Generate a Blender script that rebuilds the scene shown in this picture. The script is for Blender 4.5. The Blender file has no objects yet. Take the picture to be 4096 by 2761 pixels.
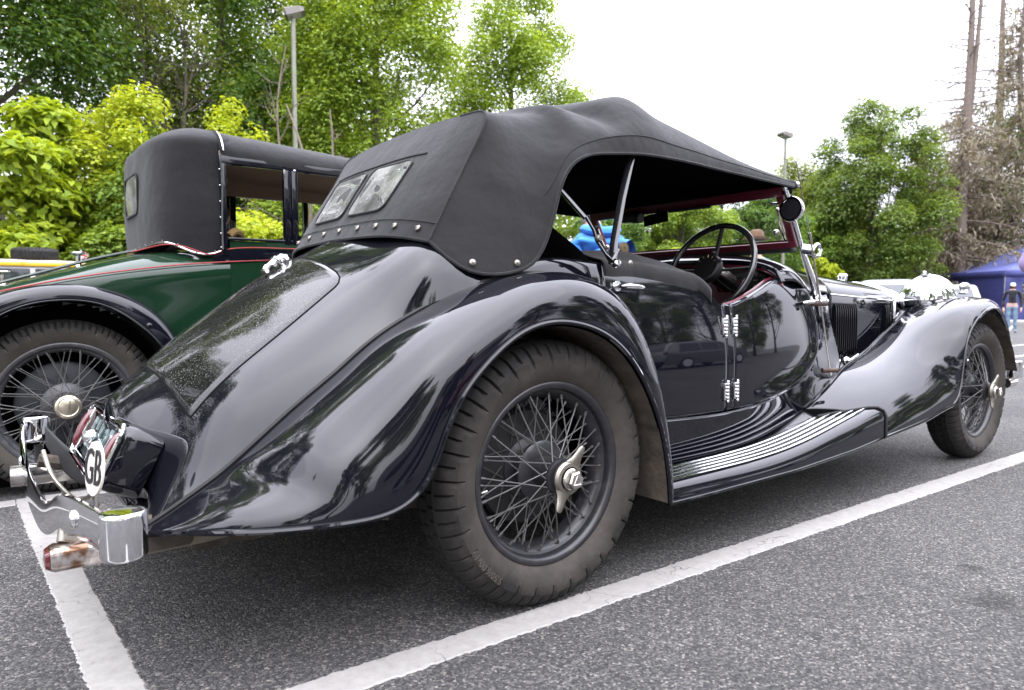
import bpy, bmesh, math, random
import numpy as np
from mathutils import Vector, Matrix

S = bpy.context.scene
COL = S.collection
R = math.radians
PI = math.pi

# ------------------------------------------------------------------ camera
cam_d = bpy.data.cameras.new('camera')
cam_d.sensor_width = 36.0
cam_d.lens = 24.682
cam_d.clip_start = 0.05
cam_d.clip_end = 2000
cam = bpy.data.objects.new('camera', cam_d)
COL.objects.link(cam)
cam.location = (-1.28371, -2.25638, 0.856144)
cam.rotation_euler = (R(90 - 3.39048), 0, R(52.37233 - 90))
cam_d.dof.use_dof = True
cam_d.dof.focus_distance = 2.3
cam_d.dof.aperture_fstop = 4.5
S.camera = cam

# ------------------------------------------------------------------ sky: bright even overcast
W = bpy.data.worlds.new('World')
S.world = W
W.use_nodes = True
wn, wl = W.node_tree.nodes, W.node_tree.links
wn.clear()
sky = wn.new('ShaderNodeTexSky')
sky.sky_type = 'NISHITA'
sky.sun_disc = False
sky.sun_elevation = R(56)
sky.sun_rotation = R(215)
sky.altitude = 60
sky.air_density = 1.0
sky.dust_density = 3.0
hs = wn.new('ShaderNodeHueSaturation')
hs.inputs['Saturation'].default_value = 0.25
tc = wn.new('ShaderNodeTexCoord')
mp = wn.new('ShaderNodeMapping'); mp.inputs['Scale'].default_value = (1, 1, 3.0)
nz = wn.new('ShaderNodeTexNoise'); nz.inputs['Scale'].default_value = 1.6
nz.inputs['Detail'].default_value = 4; nz.inputs['Roughness'].default_value = 0.5
cr = wn.new('ShaderNodeValToRGB')
cr.color_ramp.elements[0].position = 0.3; cr.color_ramp.elements[0].color = (9.4, 9.55, 11.2, 1)
cr.color_ramp.elements[1].position = 0.75; cr.color_ramp.elements[1].color = (12.3, 12.35, 13.8, 1)
mx = wn.new('ShaderNodeMixRGB'); mx.inputs[0].default_value = 0.86
bg = wn.new('ShaderNodeBackground'); bg.inputs['Strength'].default_value = 0.15
wo = wn.new('ShaderNodeOutputWorld')
wl.new(sky.outputs[0], hs.inputs['Color'])
wl.new(tc.outputs['Generated'], mp.inputs['Vector'])
wl.new(mp.outputs[0], nz.inputs['Vector'])
wl.new(nz.outputs[0], cr.inputs[0])
wl.new(hs.outputs[0], mx.inputs[1])
wl.new(cr.outputs[0], mx.inputs[2])
# standard overcast gradient: the zenith three times as bright as the horizon
sz = wn.new('ShaderNodeSeparateXYZ'); wl.new(tc.outputs['Generated'], sz.inputs[0])
gr = wn.new('ShaderNodeMapRange'); gr.inputs['From Min'].default_value = 0.0; gr.inputs['From Max'].default_value = 1.0
gr.inputs['To Min'].default_value = 0.46; gr.inputs['To Max'].default_value = 1.80
wl.new(sz.outputs['Z'], gr.inputs['Value'])
mg = wn.new('ShaderNodeMixRGB'); mg.blend_type = 'MULTIPLY'; mg.inputs[0].default_value = 1.0
wl.new(mx.outputs[0], mg.inputs[1]); wl.new(gr.outputs[0], mg.inputs[2])
wl.new(mg.outputs[0], bg.inputs['Color'])
wl.new(bg.outputs[0], wo.inputs['Surface'])

sun_d = bpy.data.lights.new('sun', 'SUN')
sun_d.energy = 0.6
sun_d.angle = R(115)
sun_d.color = (1.0, 0.95, 0.86)
sun = bpy.data.objects.new('sun', sun_d)
COL.objects.link(sun)
sun.location = (-6, -8, 14)
# light travels from behind the camera, high up
_az, _el = R(235), R(56)
_d = Vector((math.cos(_az) * math.cos(_el), math.sin(_az) * math.cos(_el), math.sin(_el)))
sun.rotation_euler = _d.to_track_quat('Z', 'Y').to_euler()

S.view_settings.view_transform = 'Standard'
S.view_settings.look = 'None'
S.view_settings.gamma = 1.0
S.view_settings.use_curve_mapping = False
S.view_settings.exposure = 1.45

# ------------------------------------------------------------------ helpers
rnd = random.Random(7)

def link(name, me, parent=None, loc=(0, 0, 0)):
    o = bpy.data.objects.new(name, me)
    COL.objects.link(o)
    if parent is not None:
        o.parent = parent
        if parent.parent is None and parent.get('worldkids'):
            loc = tuple(Vector(loc) - parent.location)
    o.location = loc
    return o

def tag(o, label=None, cat=None, group=None, kind=None):
    if label: o['label'] = label
    if cat: o['category'] = cat
    if group: o['group'] = group
    if kind: o['kind'] = kind
    return o

def thing(name, label, cat, loc=(0, 0, 0), rz=0.0, group=None, worldkids=True):
    """Empty at a thing's base. worldkids: children's vertices are given in world space."""
    o = bpy.data.objects.new(name, None)
    COL.objects.link(o)
    o.empty_display_size = 0.2
    o.location = loc
    o.rotation_euler = (0, 0, rz)
    if worldkids: o['worldkids'] = 1
    tag(o, label, cat, group)
    return o

def mesh(name, V, F, mats, smooth=True, mi=None):
    me = bpy.data.meshes.new(name)
    me.from_pydata([tuple(map(float, v)) for v in V], [], [tuple(map(int, f)) for f in F])
    if not isinstance(mats, (list, tuple)): mats = [mats]
    for m in mats: me.materials.append(m)
    if mi is not None: me.polygons.foreach_set('material_index', np.asarray(mi, np.int32))
    if smooth: me.polygons.foreach_set('use_smooth', [True] * len(me.polygons))
    me.update()
    return me

class MB:
    """collects shapes into one mesh"""
    def __init__(s): s.V = []; s.F = []; s.mi = []; s.n = 0
    def add(s, V, F, mi=0):
        s.V.extend(tuple(map(float, v)) for v in V)
        s.F.extend(tuple(int(i) + s.n for i in f) for f in F)
        s.mi.extend([mi] * len(F))
        s.n += len(V)
        return s
    def grid(s, G, mi=0, cu=False, cv=False):
        G = np.asarray(G, float); a, b = G.shape[:2]
        F = []
        for i in range(a - (0 if cu else 1)):
            for j in range(b - (0 if cv else 1)):
                i2, j2 = (i + 1) % a, (j + 1) % b
                F.append((i * b + j, i2 * b + j, i2 * b + j2, i * b + j2))
        return s.add(G.reshape(-1, 3), F, mi)
    def tube(s, P, r, n=8, mi=0, closed=False, caps=True, flat=None):
        P = np.asarray(P, float); k = len(P)
        r = np.full(k, r) if np.isscalar(r) else np.asarray(r, float)
        T = np.zeros_like(P)
        if closed: T = np.roll(P, -1, 0) - np.roll(P, 1, 0)
        else:
            T[1:-1] = P[2:] - P[:-2]; T[0] = P[1] - P[0]; T[-1] = P[-1] - P[-2]
        T /= np.linalg.norm(T, axis=1)[:, None] + 1e-12
        u = np.cross(T[0], (0, 0, 1.0))
        if np.linalg.norm(u) < 1e-3: u = np.cross(T[0], (0, 1.0, 0))
        u /= np.linalg.norm(u)
        G = []
        for i in range(k):
            u = u - T[i] * np.dot(u, T[i]); u /= np.linalg.norm(u) + 1e-12
            w = np.cross(T[i], u)
            a = np.arange(n) * 2 * PI / n
            fl = 1.0 if flat is None else flat
            G.append(P[i] + r[i] * (np.cos(a)[:, None] * u + fl * np.sin(a)[:, None] * w))
        base = s.n
        s.grid(G, mi, cu=closed, cv=True)
        if caps and not closed:
            s.F.append(tuple(base + j for j in range(n))[::-1]); s.mi.append(mi)
            s.F.append(tuple(base + (k - 1) * n + j for j in range(n))); s.mi.append(mi)
        return s
    def box(s, c, d, mi=0, M=None, bev=0.0):
        bm = bmesh.new()
        bmesh.ops.create_cube(bm, size=1.0)
        for v in bm.verts: v.co = Vector((v.co.x * d[0], v.co.y * d[1], v.co.z * d[2]))
        if bev > 0:
            bmesh.ops.bevel(bm, geom=list(bm.edges), offset=bev, segments=2, affect='EDGES', profile=0.6)
        V = []
        for v in bm.verts:
            p = v.co if M is None else M @ v.co
            V.append((p.x + c[0], p.y + c[1], p.z + c[2]))
        bm.verts.index_update()
        s.add(V, [[v.index for v in f.verts] for f in bm.faces], mi)
        bm.free()
        return s
    def lathe(s, prof, axis='Y', n=32, c=(0, 0, 0), mi=0, a0=0.0, a1=2 * PI, M=None):
        """prof: list of (r, h) turned about the axis through c"""
        full = abs(a1 - a0 - 2 * PI) < 1e-6
        aa = a0 + (a1 - a0) * np.arange(n if full else n + 1) / n
        G = []
        for a in aa:
            row = []
            for r, h in prof:
                q = {'Y': (r * math.cos(a), h, r * math.sin(a)), 'Z': (r * math.cos(a), r * math.sin(a), h),
                     'X': (h, r * math.cos(a), r * math.sin(a))}[axis]
                if M is not None: q = tuple(M @ Vector(q))
                row.append((q[0] + c[0], q[1] + c[1], q[2] + c[2]))
            G.append(row)
        return s.grid(G, mi, cu=full)
    def sphere(s, c, r, n=16, m=10, mi=0, M=None):
        r = (r, r, r) if np.isscalar(r) else r
        G = []
        for i in range(n):
            a = 2 * PI * i / n; row = []
            for j in range(m + 1):
                b = -PI / 2 + PI * j / m
                q = Vector((r[0] * math.cos(b) * math.cos(a), r[1] * math.cos(b) * math.sin(a), r[2] * math.sin(b)))
                if M is not None: q = M @ q
                row.append((q.x + c[0], q.y + c[1], q.z + c[2]))
            G.append(row)
        return s.grid(G, mi, cu=True)
    def data(s, name, mats, smooth=True, sharp=None):
        me = mesh(name, s.V, s.F, mats, smooth, s.mi)
        bm = bmesh.new(); bm.from_mesh(me)
        bmesh.ops.remove_doubles(bm, verts=bm.verts, dist=1e-6)
        bmesh.ops.recalc_face_normals(bm, faces=bm.faces)
        bm.to_mesh(me); bm.free()
        if smooth and sharp: me.set_sharp_from_angle(angle=R(sharp))
        return me
    def build(s, name, mats, parent=None, smooth=True, sharp=40, loc=(0, 0, 0), solid=0.0, off=0.0):
        o = link(name, s.data(name, mats, smooth, sharp), parent, loc)
        if solid:
            m = o.modifiers.new('thick', 'SOLIDIFY'); m.thickness = solid; m.offset = off
        return o

def cspline(P, n, t=None, ts=None):
    """natural cubic spline through P, n samples"""
    P = np.asarray(P, float); k = len(P)
    if t is None:
        d = np.sqrt(np.linalg.norm(np.diff(P.reshape(k, -1), axis=0), axis=1) + 1e-9)
        d = np.linalg.norm(np.diff(P.reshape(k, -1), axis=0), axis=1) ** 0.75 + 1e-9
        t = np.concatenate([[0], np.cumsum(d)]); t /= t[-1]
    x = np.linspace(0, t[-1], n) if ts is None else np.asarray(ts, float)
    Y = P.reshape(k, -1)
    if k == 2:
        f = ((x - t[0]) / (t[1] - t[0]))[:, None]
        return (Y[0] * (1 - f) + Y[1] * f).reshape((len(x),) + P.shape[1:])
    h = np.diff(t); A = np.zeros((k, k)); b = np.zeros_like(Y)
    A[0, 0] = A[-1, -1] = 1
    for i in range(1, k - 1):
        A[i, i - 1] = h[i - 1]; A[i, i] = 2 * (h[i - 1] + h[i]); A[i, i + 1] = h[i]
        b[i] = 6 * ((Y[i + 1] - Y[i]) / h[i] - (Y[i] - Y[i - 1]) / h[i - 1])
    m = np.linalg.solve(A, b)
    j = np.clip(np.searchsorted(t, x, side='right') - 1, 0, k - 2)
    hj = h[j][:, None]; a = (t[j + 1] - x)[:, None]; c = (x - t[j])[:, None]
    out = (m[j] * a ** 3 + m[j + 1] * c ** 3) / (6 * hj) + (Y[j] / hj - m[j] * hj / 6) * a + (Y[j + 1] / hj - m[j + 1] * hj / 6) * c
    return out.reshape((len(x),) + P.shape[1:])

def f1(pts, x):
    """scalar spline y(x) through (x, y) points"""
    p = np.asarray(pts, float)
    return cspline(p[:, 1], 0, t=p[:, 0], ts=np.clip(np.atleast_1d(np.asarray(x, float)), p[0, 0], p[-1, 0])).ravel()

def lin(pts, x):
    p = np.asarray(pts, float)
    return np.interp(x, p[:, 0], p[:, 1])

def surf(ctrl, nu, nv):
    """spline surface through a (rows, cols, 3) control net"""
    c = np.asarray(ctrl, float)
    c = cspline(c, nu)
    return np.swapaxes(cspline(np.swapaxes(c, 0, 1), nv), 0, 1)

def conic(Sx, K, B, w, n):
    t = np.linspace(0, 1, n)[None, :, None]
    a, b, c = (1 - t) ** 2, 2 * w * t * (1 - t), t ** 2
    return (a * Sx[:, None] + b * K[:, None] + c * B[:, None]) / (a + b + c)

def mirror(G):
    G = np.array(G, float); G[..., 1] *= -1
    return G

_font_cache = {}
def text_faces(s, size=1.0, extrude=0.0, align='CENTER', offset=0.0):
    """lettering as (verts, faces) in the xy plane, made from the built-in font"""
    key = (s, size, extrude, align, offset)
    if key in _font_cache: return _font_cache[key]
    cu = bpy.data.curves.new('lettering', 'FONT')
    cu.body = s; cu.size = size; cu.extrude = extrude; cu.align_x = align; cu.align_y = 'CENTER'; cu.offset = offset
    cu.resolution_u = 3
    ob = bpy.data.objects.new('lettering', cu)
    COL.objects.link(ob)
    bpy.context.view_layer.update()
    me = bpy.data.meshes.new_from_object(ob.evaluated_get(bpy.context.evaluated_depsgraph_get()))
    V = [tuple(v.co) for v in me.vertices]; F = [tuple(p.vertices) for p in me.polygons]
    bpy.data.objects.remove(ob); bpy.data.meshes.remove(me); bpy.data.curves.remove(cu)
    _font_cache[key] = (V, F)
    return V, F

# ------------------------------------------------------------------ materials
def nodes(name):
    m = bpy.data.materials.new(name); m.use_nodes = True
    nt = m.node_tree
    return m, nt.nodes, nt.links, nt.nodes['Principled BSDF']

def mat(name, col, rough=0.5, metal=0.0, spec=0.5, bump=None, var=None, coat=0.0, trans=0.0, emit=None):
    """bump=(scale, strength, distance)   var=(scale, colour2, contrast lo, hi)"""
    m, n, l, p = nodes(name)
    p.inputs['Base Color'].default_value = (*col, 1)
    p.inputs['Roughness'].default_value = rough
    p.inputs['Metallic'].default_value = metal
    p.inputs['Specular IOR Level'].default_value = spec
    p.inputs['Coat Weight'].default_value = coat
    p.inputs['Coat Roughness'].default_value = 0.03
    if trans: p.inputs['Transmission Weight'].default_value = trans
    t = n.new('ShaderNodeTexCoord')
    if var:
        z = n.new('ShaderNodeTexNoise'); z.inputs['Scale'].default_value = var[0]; z.inputs['Detail'].default_value = 6
        z.inputs['Roughness'].default_value = 0.65
        r = n.new('ShaderNodeValToRGB')
        r.color_ramp.elements[0].position = var[2]; r.color_ramp.elements[0].color = (*col, 1)
        r.color_ramp.elements[1].position = var[3]; r.color_ramp.elements[1].color = (*var[1], 1)
        l.new(t.outputs['Object'], z.inputs['Vector']); l.new(z.outputs[0], r.inputs[0])
        l.new(r.outputs[0], p.inputs['Base Color'])
    if bump:
        z = n.new('ShaderNodeTexNoise'); z.inputs['Scale'].default_value = bump[0]; z.inputs['Detail'].default_value = 5
        b = n.new('ShaderNodeBump'); b.inputs['Strength'].default_value = bump[1]; b.inputs['Distance'].default_value = bump[2]
        l.new(t.outputs['Object'], z.inputs['Vector']); l.new(z.outputs[0], b.inputs['Height'])
        l.new(b.outputs[0], p.inputs['Normal'])
    return m

def paint_mat(name, col, rough=0.035, dust=0.0, dustcol=(0.20, 0.19, 0.17), speck=900.0, film=0.25):
    """gloss coach paint; dust adds fine speckle and a thin film on faces that look up"""
    m, n, l, p = nodes(name)
    t = n.new('ShaderNodeTexCoord')
    p.inputs['IOR'].default_value = 1.52
    z2 = n.new('ShaderNodeTexNoise'); z2.inputs['Scale'].default_value = 3.0; z2.inputs['Detail'].default_value = 3
    b = n.new('ShaderNodeBump'); b.inputs['Strength'].default_value = 0.05; b.inputs['Distance'].default_value = 0.004
    l.new(t.outputs['Object'], z2.inputs['Vector']); l.new(z2.outputs[0], b.inputs['Height']); l.new(b.outputs[0], p.inputs['Normal'])
    z = n.new('ShaderNodeTexNoise'); z.inputs['Scale'].default_value = speck; z.inputs['Detail'].default_value = 2
    z.inputs['Roughness'].default_value = 0.7
    l.new(t.outputs['Object'], z.inputs['Vector'])
    zp = n.new('ShaderNodeTexNoise'); zp.inputs['Scale'].default_value = 5.0; zp.inputs['Detail'].default_value = 4
    l.new(t.outputs['Object'], zp.inputs['Vector'])
    r = n.new('ShaderNodeValToRGB')
    r.color_ramp.elements[0].position = 0.56; r.color_ramp.elements[0].color = (film, film, film, 1)
    r.color_ramp.elements[1].position = 0.72; r.color_ramp.elements[1].color = (1, 1, 1, 1)
    l.new(z.outputs[0], r.inputs[0])
    g = n.new('ShaderNodeNewGeometry')
    sx = n.new('ShaderNodeSeparateXYZ'); l.new(g.outputs['Normal'], sx.inputs[0])
    up = n.new('ShaderNodeMapRange'); up.inputs['From Min'].default_value = 0.15; up.inputs['From Max'].default_value = 0.9
    up.inputs['To Min'].default_value = 0.12; up.inputs['To Max'].default_value = 1.0
    l.new(sx.outputs['Z'], up.inputs['Value'])
    mu = n.new('ShaderNodeMath'); mu.operation = 'MULTIPLY'; l.new(r.outputs[0], mu.inputs[0]); l.new(up.outputs[0], mu.inputs[1])
    m2 = n.new('ShaderNodeMath'); m2.operation = 'MULTIPLY'; l.new(mu.outputs[0], m2.inputs[0]); l.new(zp.outputs[0], m2.inputs[1])
    m3 = n.new('ShaderNodeMath'); m3.operation = 'MULTIPLY'; m3.use_clamp = True; l.new(m2.outputs[0], m3.inputs[0]); m3.inputs[1].default_value = dust * 2
    mc = n.new('ShaderNodeMixRGB'); mc.inputs[1].default_value = (*col, 1); mc.inputs[2].default_value = (*dustcol, 1)
    l.new(m3.outputs[0], mc.inputs[0]); l.new(mc.outputs[0], p.inputs['Base Color'])
    mr = n.new('ShaderNodeMapRange'); mr.inputs['To Min'].default_value = rough; mr.inputs['To Max'].default_value = 0.7
    l.new(m3.outputs[0], mr.inputs['Value']); l.new(mr.outputs[0], p.inputs['Roughness'])
    return m

def fabric_mat(name, col, col2, weave=900.0):
    m, n, l, p = nodes(name)
    t = n.new('ShaderNodeTexCoord')
    p.inputs['Roughness'].default_value = 0.85
    p.inputs['Specular IOR Level'].default_value = 0.25
    p.inputs['Sheen Weight'].default_value = 0.15
    z = n.new('ShaderNodeTexNoise'); z.inputs['Scale'].default_value = 4.0; z.inputs['Detail'].default_value = 8; z.inputs['Roughness'].default_value = 0.7
    r = n.new('ShaderNodeValToRGB')
    r.color_ramp.elements[0].position = 0.35; r.color_ramp.elements[0].color = (*col, 1)
    r.color_ramp.elements[1].position = 0.75; r.color_ramp.elements[1].color = (*col2, 1)
    l.new(t.outputs['Object'], z.inputs['Vector']); l.new(z.outputs[0], r.inputs[0]); l.new(r.outputs[0], p.inputs['Base Color'])
    z3 = n.new('ShaderNodeTexNoise'); z3.inputs['Scale'].default_value = weave; z3.inputs['Detail'].default_value = 1
    l.new(t.outputs['Object'], z3.inputs['Vector'])
    z4 = n.new('ShaderNodeTexNoise'); z4.inputs['Scale'].default_value = 7.0; z4.inputs['Detail'].default_value = 3
    l.new(t.outputs['Object'], z4.inputs['Vector'])
    b1 = n.new('ShaderNodeBump'); b1.inputs['Strength'].default_value = 0.5; b1.inputs['Distance'].default_value = 0.0012
    b2 = n.new('ShaderNodeBump'); b2.inputs['Strength'].default_value = 0.6; b2.inputs['Distance'].default_value = 0.02
    l.new(z3.outputs[0], b1.inputs['Height']); l.new(z4.outputs[0], b2.inputs['Height'])
    l.new(b2.outputs[0], b1.inputs['Normal']); l.new(b1.outputs[0], p.inputs['Normal'])
    return m

def glass_mat(name, tint=(1, 1, 1), rough=0.0, refl=1.0, haze=0.0):
    """thin pane: mostly see-through, mirror at grazing angles, a little pale diffuse haze"""
    m = bpy.data.materials.new(name); m.use_nodes = True
    n, l = m.node_tree.nodes, m.node_tree.links
    n.clear()
    o = n.new('ShaderNodeOutputMaterial'); mixs = n.new('ShaderNodeMixShader')
    tr = n.new('ShaderNodeBsdfTransparent'); tr.inputs[0].default_value = (*tint, 1)
    gl = n.new('ShaderNodeBsdfGlossy'); gl.inputs['Roughness'].default_value = rough
    lw = n.new('ShaderNodeLayerWeight'); lw.inputs['Blend'].default_value = 0.5
    pw = n.new('ShaderNodeMath'); pw.operation = 'POWER'; pw.inputs[1].default_value = 5.0
    sc_ = n.new('ShaderNodeMath'); sc_.operation = 'MULTIPLY_ADD'; sc_.inputs[1].default_value = 0.9; sc_.inputs[2].default_value = 0.06
    l.new(lw.outputs['Facing'], pw.inputs[0]); l.new(pw.outputs[0], sc_.inputs[0])
    mm = n.new('ShaderNodeMath'); mm.operation = 'MULTIPLY'; mm.inputs[1].default_value = refl; mm.use_clamp = True
    l.new(sc_.outputs[0], mm.inputs[0]); l.new(mm.outputs[0], mixs.inputs[0])
    l.new(tr.outputs[0], mixs.inputs[1]); l.new(gl.outputs[0], mixs.inputs[2])
    if haze:
        di = n.new('ShaderNodeBsdfDiffuse'); di.inputs[0].default_value = (0.5, 0.5, 0.48, 1)
        mh = n.new('ShaderNodeMixShader')
        t = n.new('ShaderNodeTexCoord'); z = n.new('ShaderNodeTexNoise'); z.inputs['Scale'].default_value = 9; z.inputs['Detail'].default_value = 5
        l.new(t.outputs['Object'], z.inputs['Vector'])
        mr = n.new('ShaderNodeMapRange'); mr.inputs['From Min'].default_value = 0.35; mr.inputs['From Max'].default_value = 0.8
        mr.inputs['To Min'].default_value = haze * 0.4; mr.inputs['To Max'].default_value = haze * 2
        l.new(z.outputs[0], mr.inputs['Value']); l.new(mr.outputs[0], mh.inputs[0])
        l.new(mixs.outputs[0], mh.inputs[1]); l.new(di.outputs[0], mh.inputs[2]); l.new(mh.outputs[0], o.inputs['Surface'])
    else:
        l.new(mixs.outputs[0], o.inputs['Surface'])
    return m

BLACK = paint_mat('black coach paint', (0.0026, 0.0026, 0.0056), 0.03, dust=0.16, speck=700, film=0.05)
BLACKD = paint_mat('dusty black coach paint', (0.003, 0.003, 0.004), 0.045, dust=0.75, speck=260, film=0.015)
GREEN = paint_mat('dark green coach paint', (0.006, 0.024, 0.011), 0.05, dust=0.08)
NAVY = paint_mat('blue black coach paint', (0.003, 0.0035, 0.007), 0.04, dust=0.1)
CHROME = mat('chrome', (0.78, 0.78, 0.80), 0.04, 1.0, bump=(6, 0.06, 0.004))
CHROMEW = mat('worn chrome', (0.62, 0.60, 0.57), 0.2, 1.0, var=(30, (0.42, 0.36, 0.30), 0.45, 0.75), bump=(60, 0.15, 0.002))
RUSTCH = mat('rusting chrome', (0.70, 0.68, 0.66), 0.22, 0.85, var=(11, (0.20, 0.11, 0.07), 0.44, 0.60), bump=(50, 0.3, 0.002))
NICKEL = mat('dull nickel', (0.27, 0.255, 0.22), 0.40, 0.9, var=(40, (0.20, 0.17, 0.13), 0.4, 0.75))
STEEL = mat('steel grey enamel', (0.045, 0.045, 0.05), 0.35, 0.0, var=(25, (0.10, 0.095, 0.085), 0.5, 0.8))
WHEELP = mat('black wheel enamel', (0.018, 0.018, 0.021), 0.3, 0.0, var=(30, (0.045, 0.04, 0.035), 0.5, 0.8))
SPOKE = mat('dusty grey spoke', (0.085, 0.083, 0.08), 0.35, 0.3)
DRUM = mat('dull black iron', (0.012, 0.012, 0.013), 0.6)
MATTE = mat('matt black', (0.004, 0.004, 0.004), 0.9, spec=0.1)
UNDER = mat('dirty underside', (0.035, 0.027, 0.02), 0.8, var=(18, (0.09, 0.07, 0.05), 0.4, 0.8), bump=(50, 0.4, 0.01))
RUBBER = mat('black rubber', (0.012, 0.012, 0.012), 0.6, spec=0.3, var=(12, (0.03, 0.028, 0.026), 0.4, 0.8))
HOOD = fabric_mat('black hood cloth', (0.0058, 0.0058, 0.0066), (0.0105, 0.0102, 0.0112))
HOODIN = mat('black hood lining', (0.004, 0.004, 0.005), 0.95, spec=0.05)
LEATHER = mat('black hide', (0.006, 0.006, 0.007), 0.4, bump=(160, 0.2, 0.002))
MAROON = mat('maroon leather', (0.10, 0.010, 0.022), 0.3, coat=0.3, var=(40, (0.14, 0.018, 0.032), 0.4, 0.8))
REDLENS = mat('red glass lens', (0.075, 0.002, 0.005), 0.08, coat=1.0, bump=(200, 0.3, 0.002))
WHITEP = mat('ivory enamel', (0.62, 0.60, 0.53), 0.3)
BLACKLET = mat('black lettering', (0.012, 0.011, 0.012), 0.4)
ALU = mat('brushed alloy numerals', (0.55, 0.60, 0.60), 0.3, 0.4)
GLASS = glass_mat('clear glass', (0.95, 0.97, 0.95), haze=0.05)
VINYL = glass_mat('wrinkled clear vinyl', (0.42, 0.44, 0.44), rough=0.03, refl=3.2, haze=0.26)  # pale diffuse haze stands in for bright sky mirrored in the panes
CARPET = mat('dark carpet', (0.006, 0.005, 0.006), 0.95, spec=0.1)

# ================================================================== setting
def asphalt_mat():
    m, n, l, p = nodes('worn asphalt')
    t = n.new('ShaderNodeTexCoord')
    p.inputs['Roughness'].default_value = .82; p.inputs['Specular IOR Level'].default_value = .35
    v = n.new('ShaderNodeTexVoronoi'); v.inputs['Scale'].default_value = 170; v.inputs['Randomness'].default_value = 1
    v2 = n.new('ShaderNodeTexVoronoi'); v2.inputs['Scale'].default_value = 210
    z = n.new('ShaderNodeTexNoise'); z.inputs['Scale'].default_value = 330; z.inputs['Detail'].default_value = 6; z.inputs['Roughness'].default_value = .75
    zb = n.new('ShaderNodeTexNoise'); zb.inputs['Scale'].default_value = .9; zb.inputs['Detail'].default_value = 8; zb.inputs['Roughness'].default_value = .65
    zb2 = n.new('ShaderNodeTexNoise'); zb2.inputs['Scale'].default_value = 14; zb2.inputs['Detail'].default_value = 6
    for q in (v, v2, z, zb, zb2): l.new(t.outputs['Object'], q.inputs['Vector'])
    # stone colours
    r = n.new('ShaderNodeValToRGB'); e = r.color_ramp.elements
    e[0].position = 0; e[0].color = (.024, .024, .025, 1); e[1].position = 1; e[1].color = (.20, .19, .175, 1)
    for pos, c in ((.45, (.046, .046, .047)), (.72, (.073, .072, .071)), (.93, (.115, .110, .104))):
        k = e.new(pos); k.color = (*c, 1)
    sp = n.new('ShaderNodeSeparateColor'); l.new(v.outputs['Color'], sp.inputs[0]); l.new(sp.outputs[0], r.inputs[0])
    r2 = n.new('ShaderNodeValToRGB'); e = r2.color_ramp.elements
    e[0].position = .32; e[0].color = (.86, .855, .84, 1); e[1].position = .70; e[1].color = (1.95, 1.92, 1.87, 1)
    l.new(z.outputs[0], r2.inputs[0])
    mu = n.new('ShaderNodeMixRGB'); mu.blend_type = 'MULTIPLY'; mu.inputs[0].default_value = 1
    l.new(r.outputs[0], mu.inputs[1]); l.new(r2.outputs[0], mu.inputs[2])
    r3 = n.new('ShaderNodeValToRGB'); e = r3.color_ramp.elements
    e[0].position = .30; e[0].color = (.74, .74, .75, 1); e[1].position = .72; e[1].color = (1.18, 1.17, 1.15, 1)
    l.new(zb.outputs[0], r3.inputs[0])
    m2 = n.new('ShaderNodeMixRGB'); m2.blend_type = 'MULTIPLY'; m2.inputs[0].default_value = 1
    l.new(mu.outputs[0], m2.inputs[1]); l.new(r3.outputs[0], m2.inputs[2])
    # a few old oil drips
    last = m2.outputs[0]
    for sx_, sy_, sr_ in ((1.02, -1.55, .10), (1.25, -1.40, .05), (-.35, -.30, .16), (3.9, -1.9, .14), (1.0, 1.0, .2)):
        vs = n.new('ShaderNodeVectorMath'); vs.operation = 'DISTANCE'; vs.inputs[1].default_value = (sx_, sy_, 0)
        l.new(t.outputs['Object'], vs.inputs[0])
        zs = n.new('ShaderNodeMath'); zs.operation = 'MULTIPLY_ADD'; zs.inputs[1].default_value = sr_ * 1.6; l.new(zb2.outputs[0], zs.inputs[0]); l.new(vs.outputs['Value'], zs.inputs[2])
        ms_ = n.new('ShaderNodeMapRange'); ms_.inputs['From Min'].default_value = sr_ * .9; ms_.inputs['From Max'].default_value = sr_ * 2.0
        ms_.inputs['To Min'].default_value = .42; ms_.inputs['To Max'].default_value = 1.0
        l.new(zs.outputs[0], ms_.inputs['Value'])
        m4 = n.new('ShaderNodeMixRGB'); m4.blend_type = 'MULTIPLY'; m4.inputs[0].default_value = 1
        l.new(last, m4.inputs[1]); l.new(ms_.outputs[0], m4.inputs[2]); last = m4.outputs[0]
    l.new(last, p.inputs['Base Color'])
    b = n.new('ShaderNodeBump'); b.inputs['Strength'].default_value = .9; b.inputs['Distance'].default_value = .006
    ml = n.new('ShaderNodeMath'); ml.operation = 'MULTIPLY_ADD'; ml.inputs[1].default_value = -1.0
    l.new(v.outputs['Distance'], ml.inputs[0]); l.new(z.outputs[0], ml.inputs[2])
    l.new(ml.outputs[0], b.inputs['Height']); l.new(b.outputs[0], p.inputs['Normal'])
    return m
ASPH = asphalt_mat()
g_ = [[(x, y, 0) for y in (-160, -20, 0, 30, 200)] for x in (-160, -10, 0, 20, 60, 260)]
tag(MB().grid(g_).build('car_park', ASPH, smooth=False), kind='structure')

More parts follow.
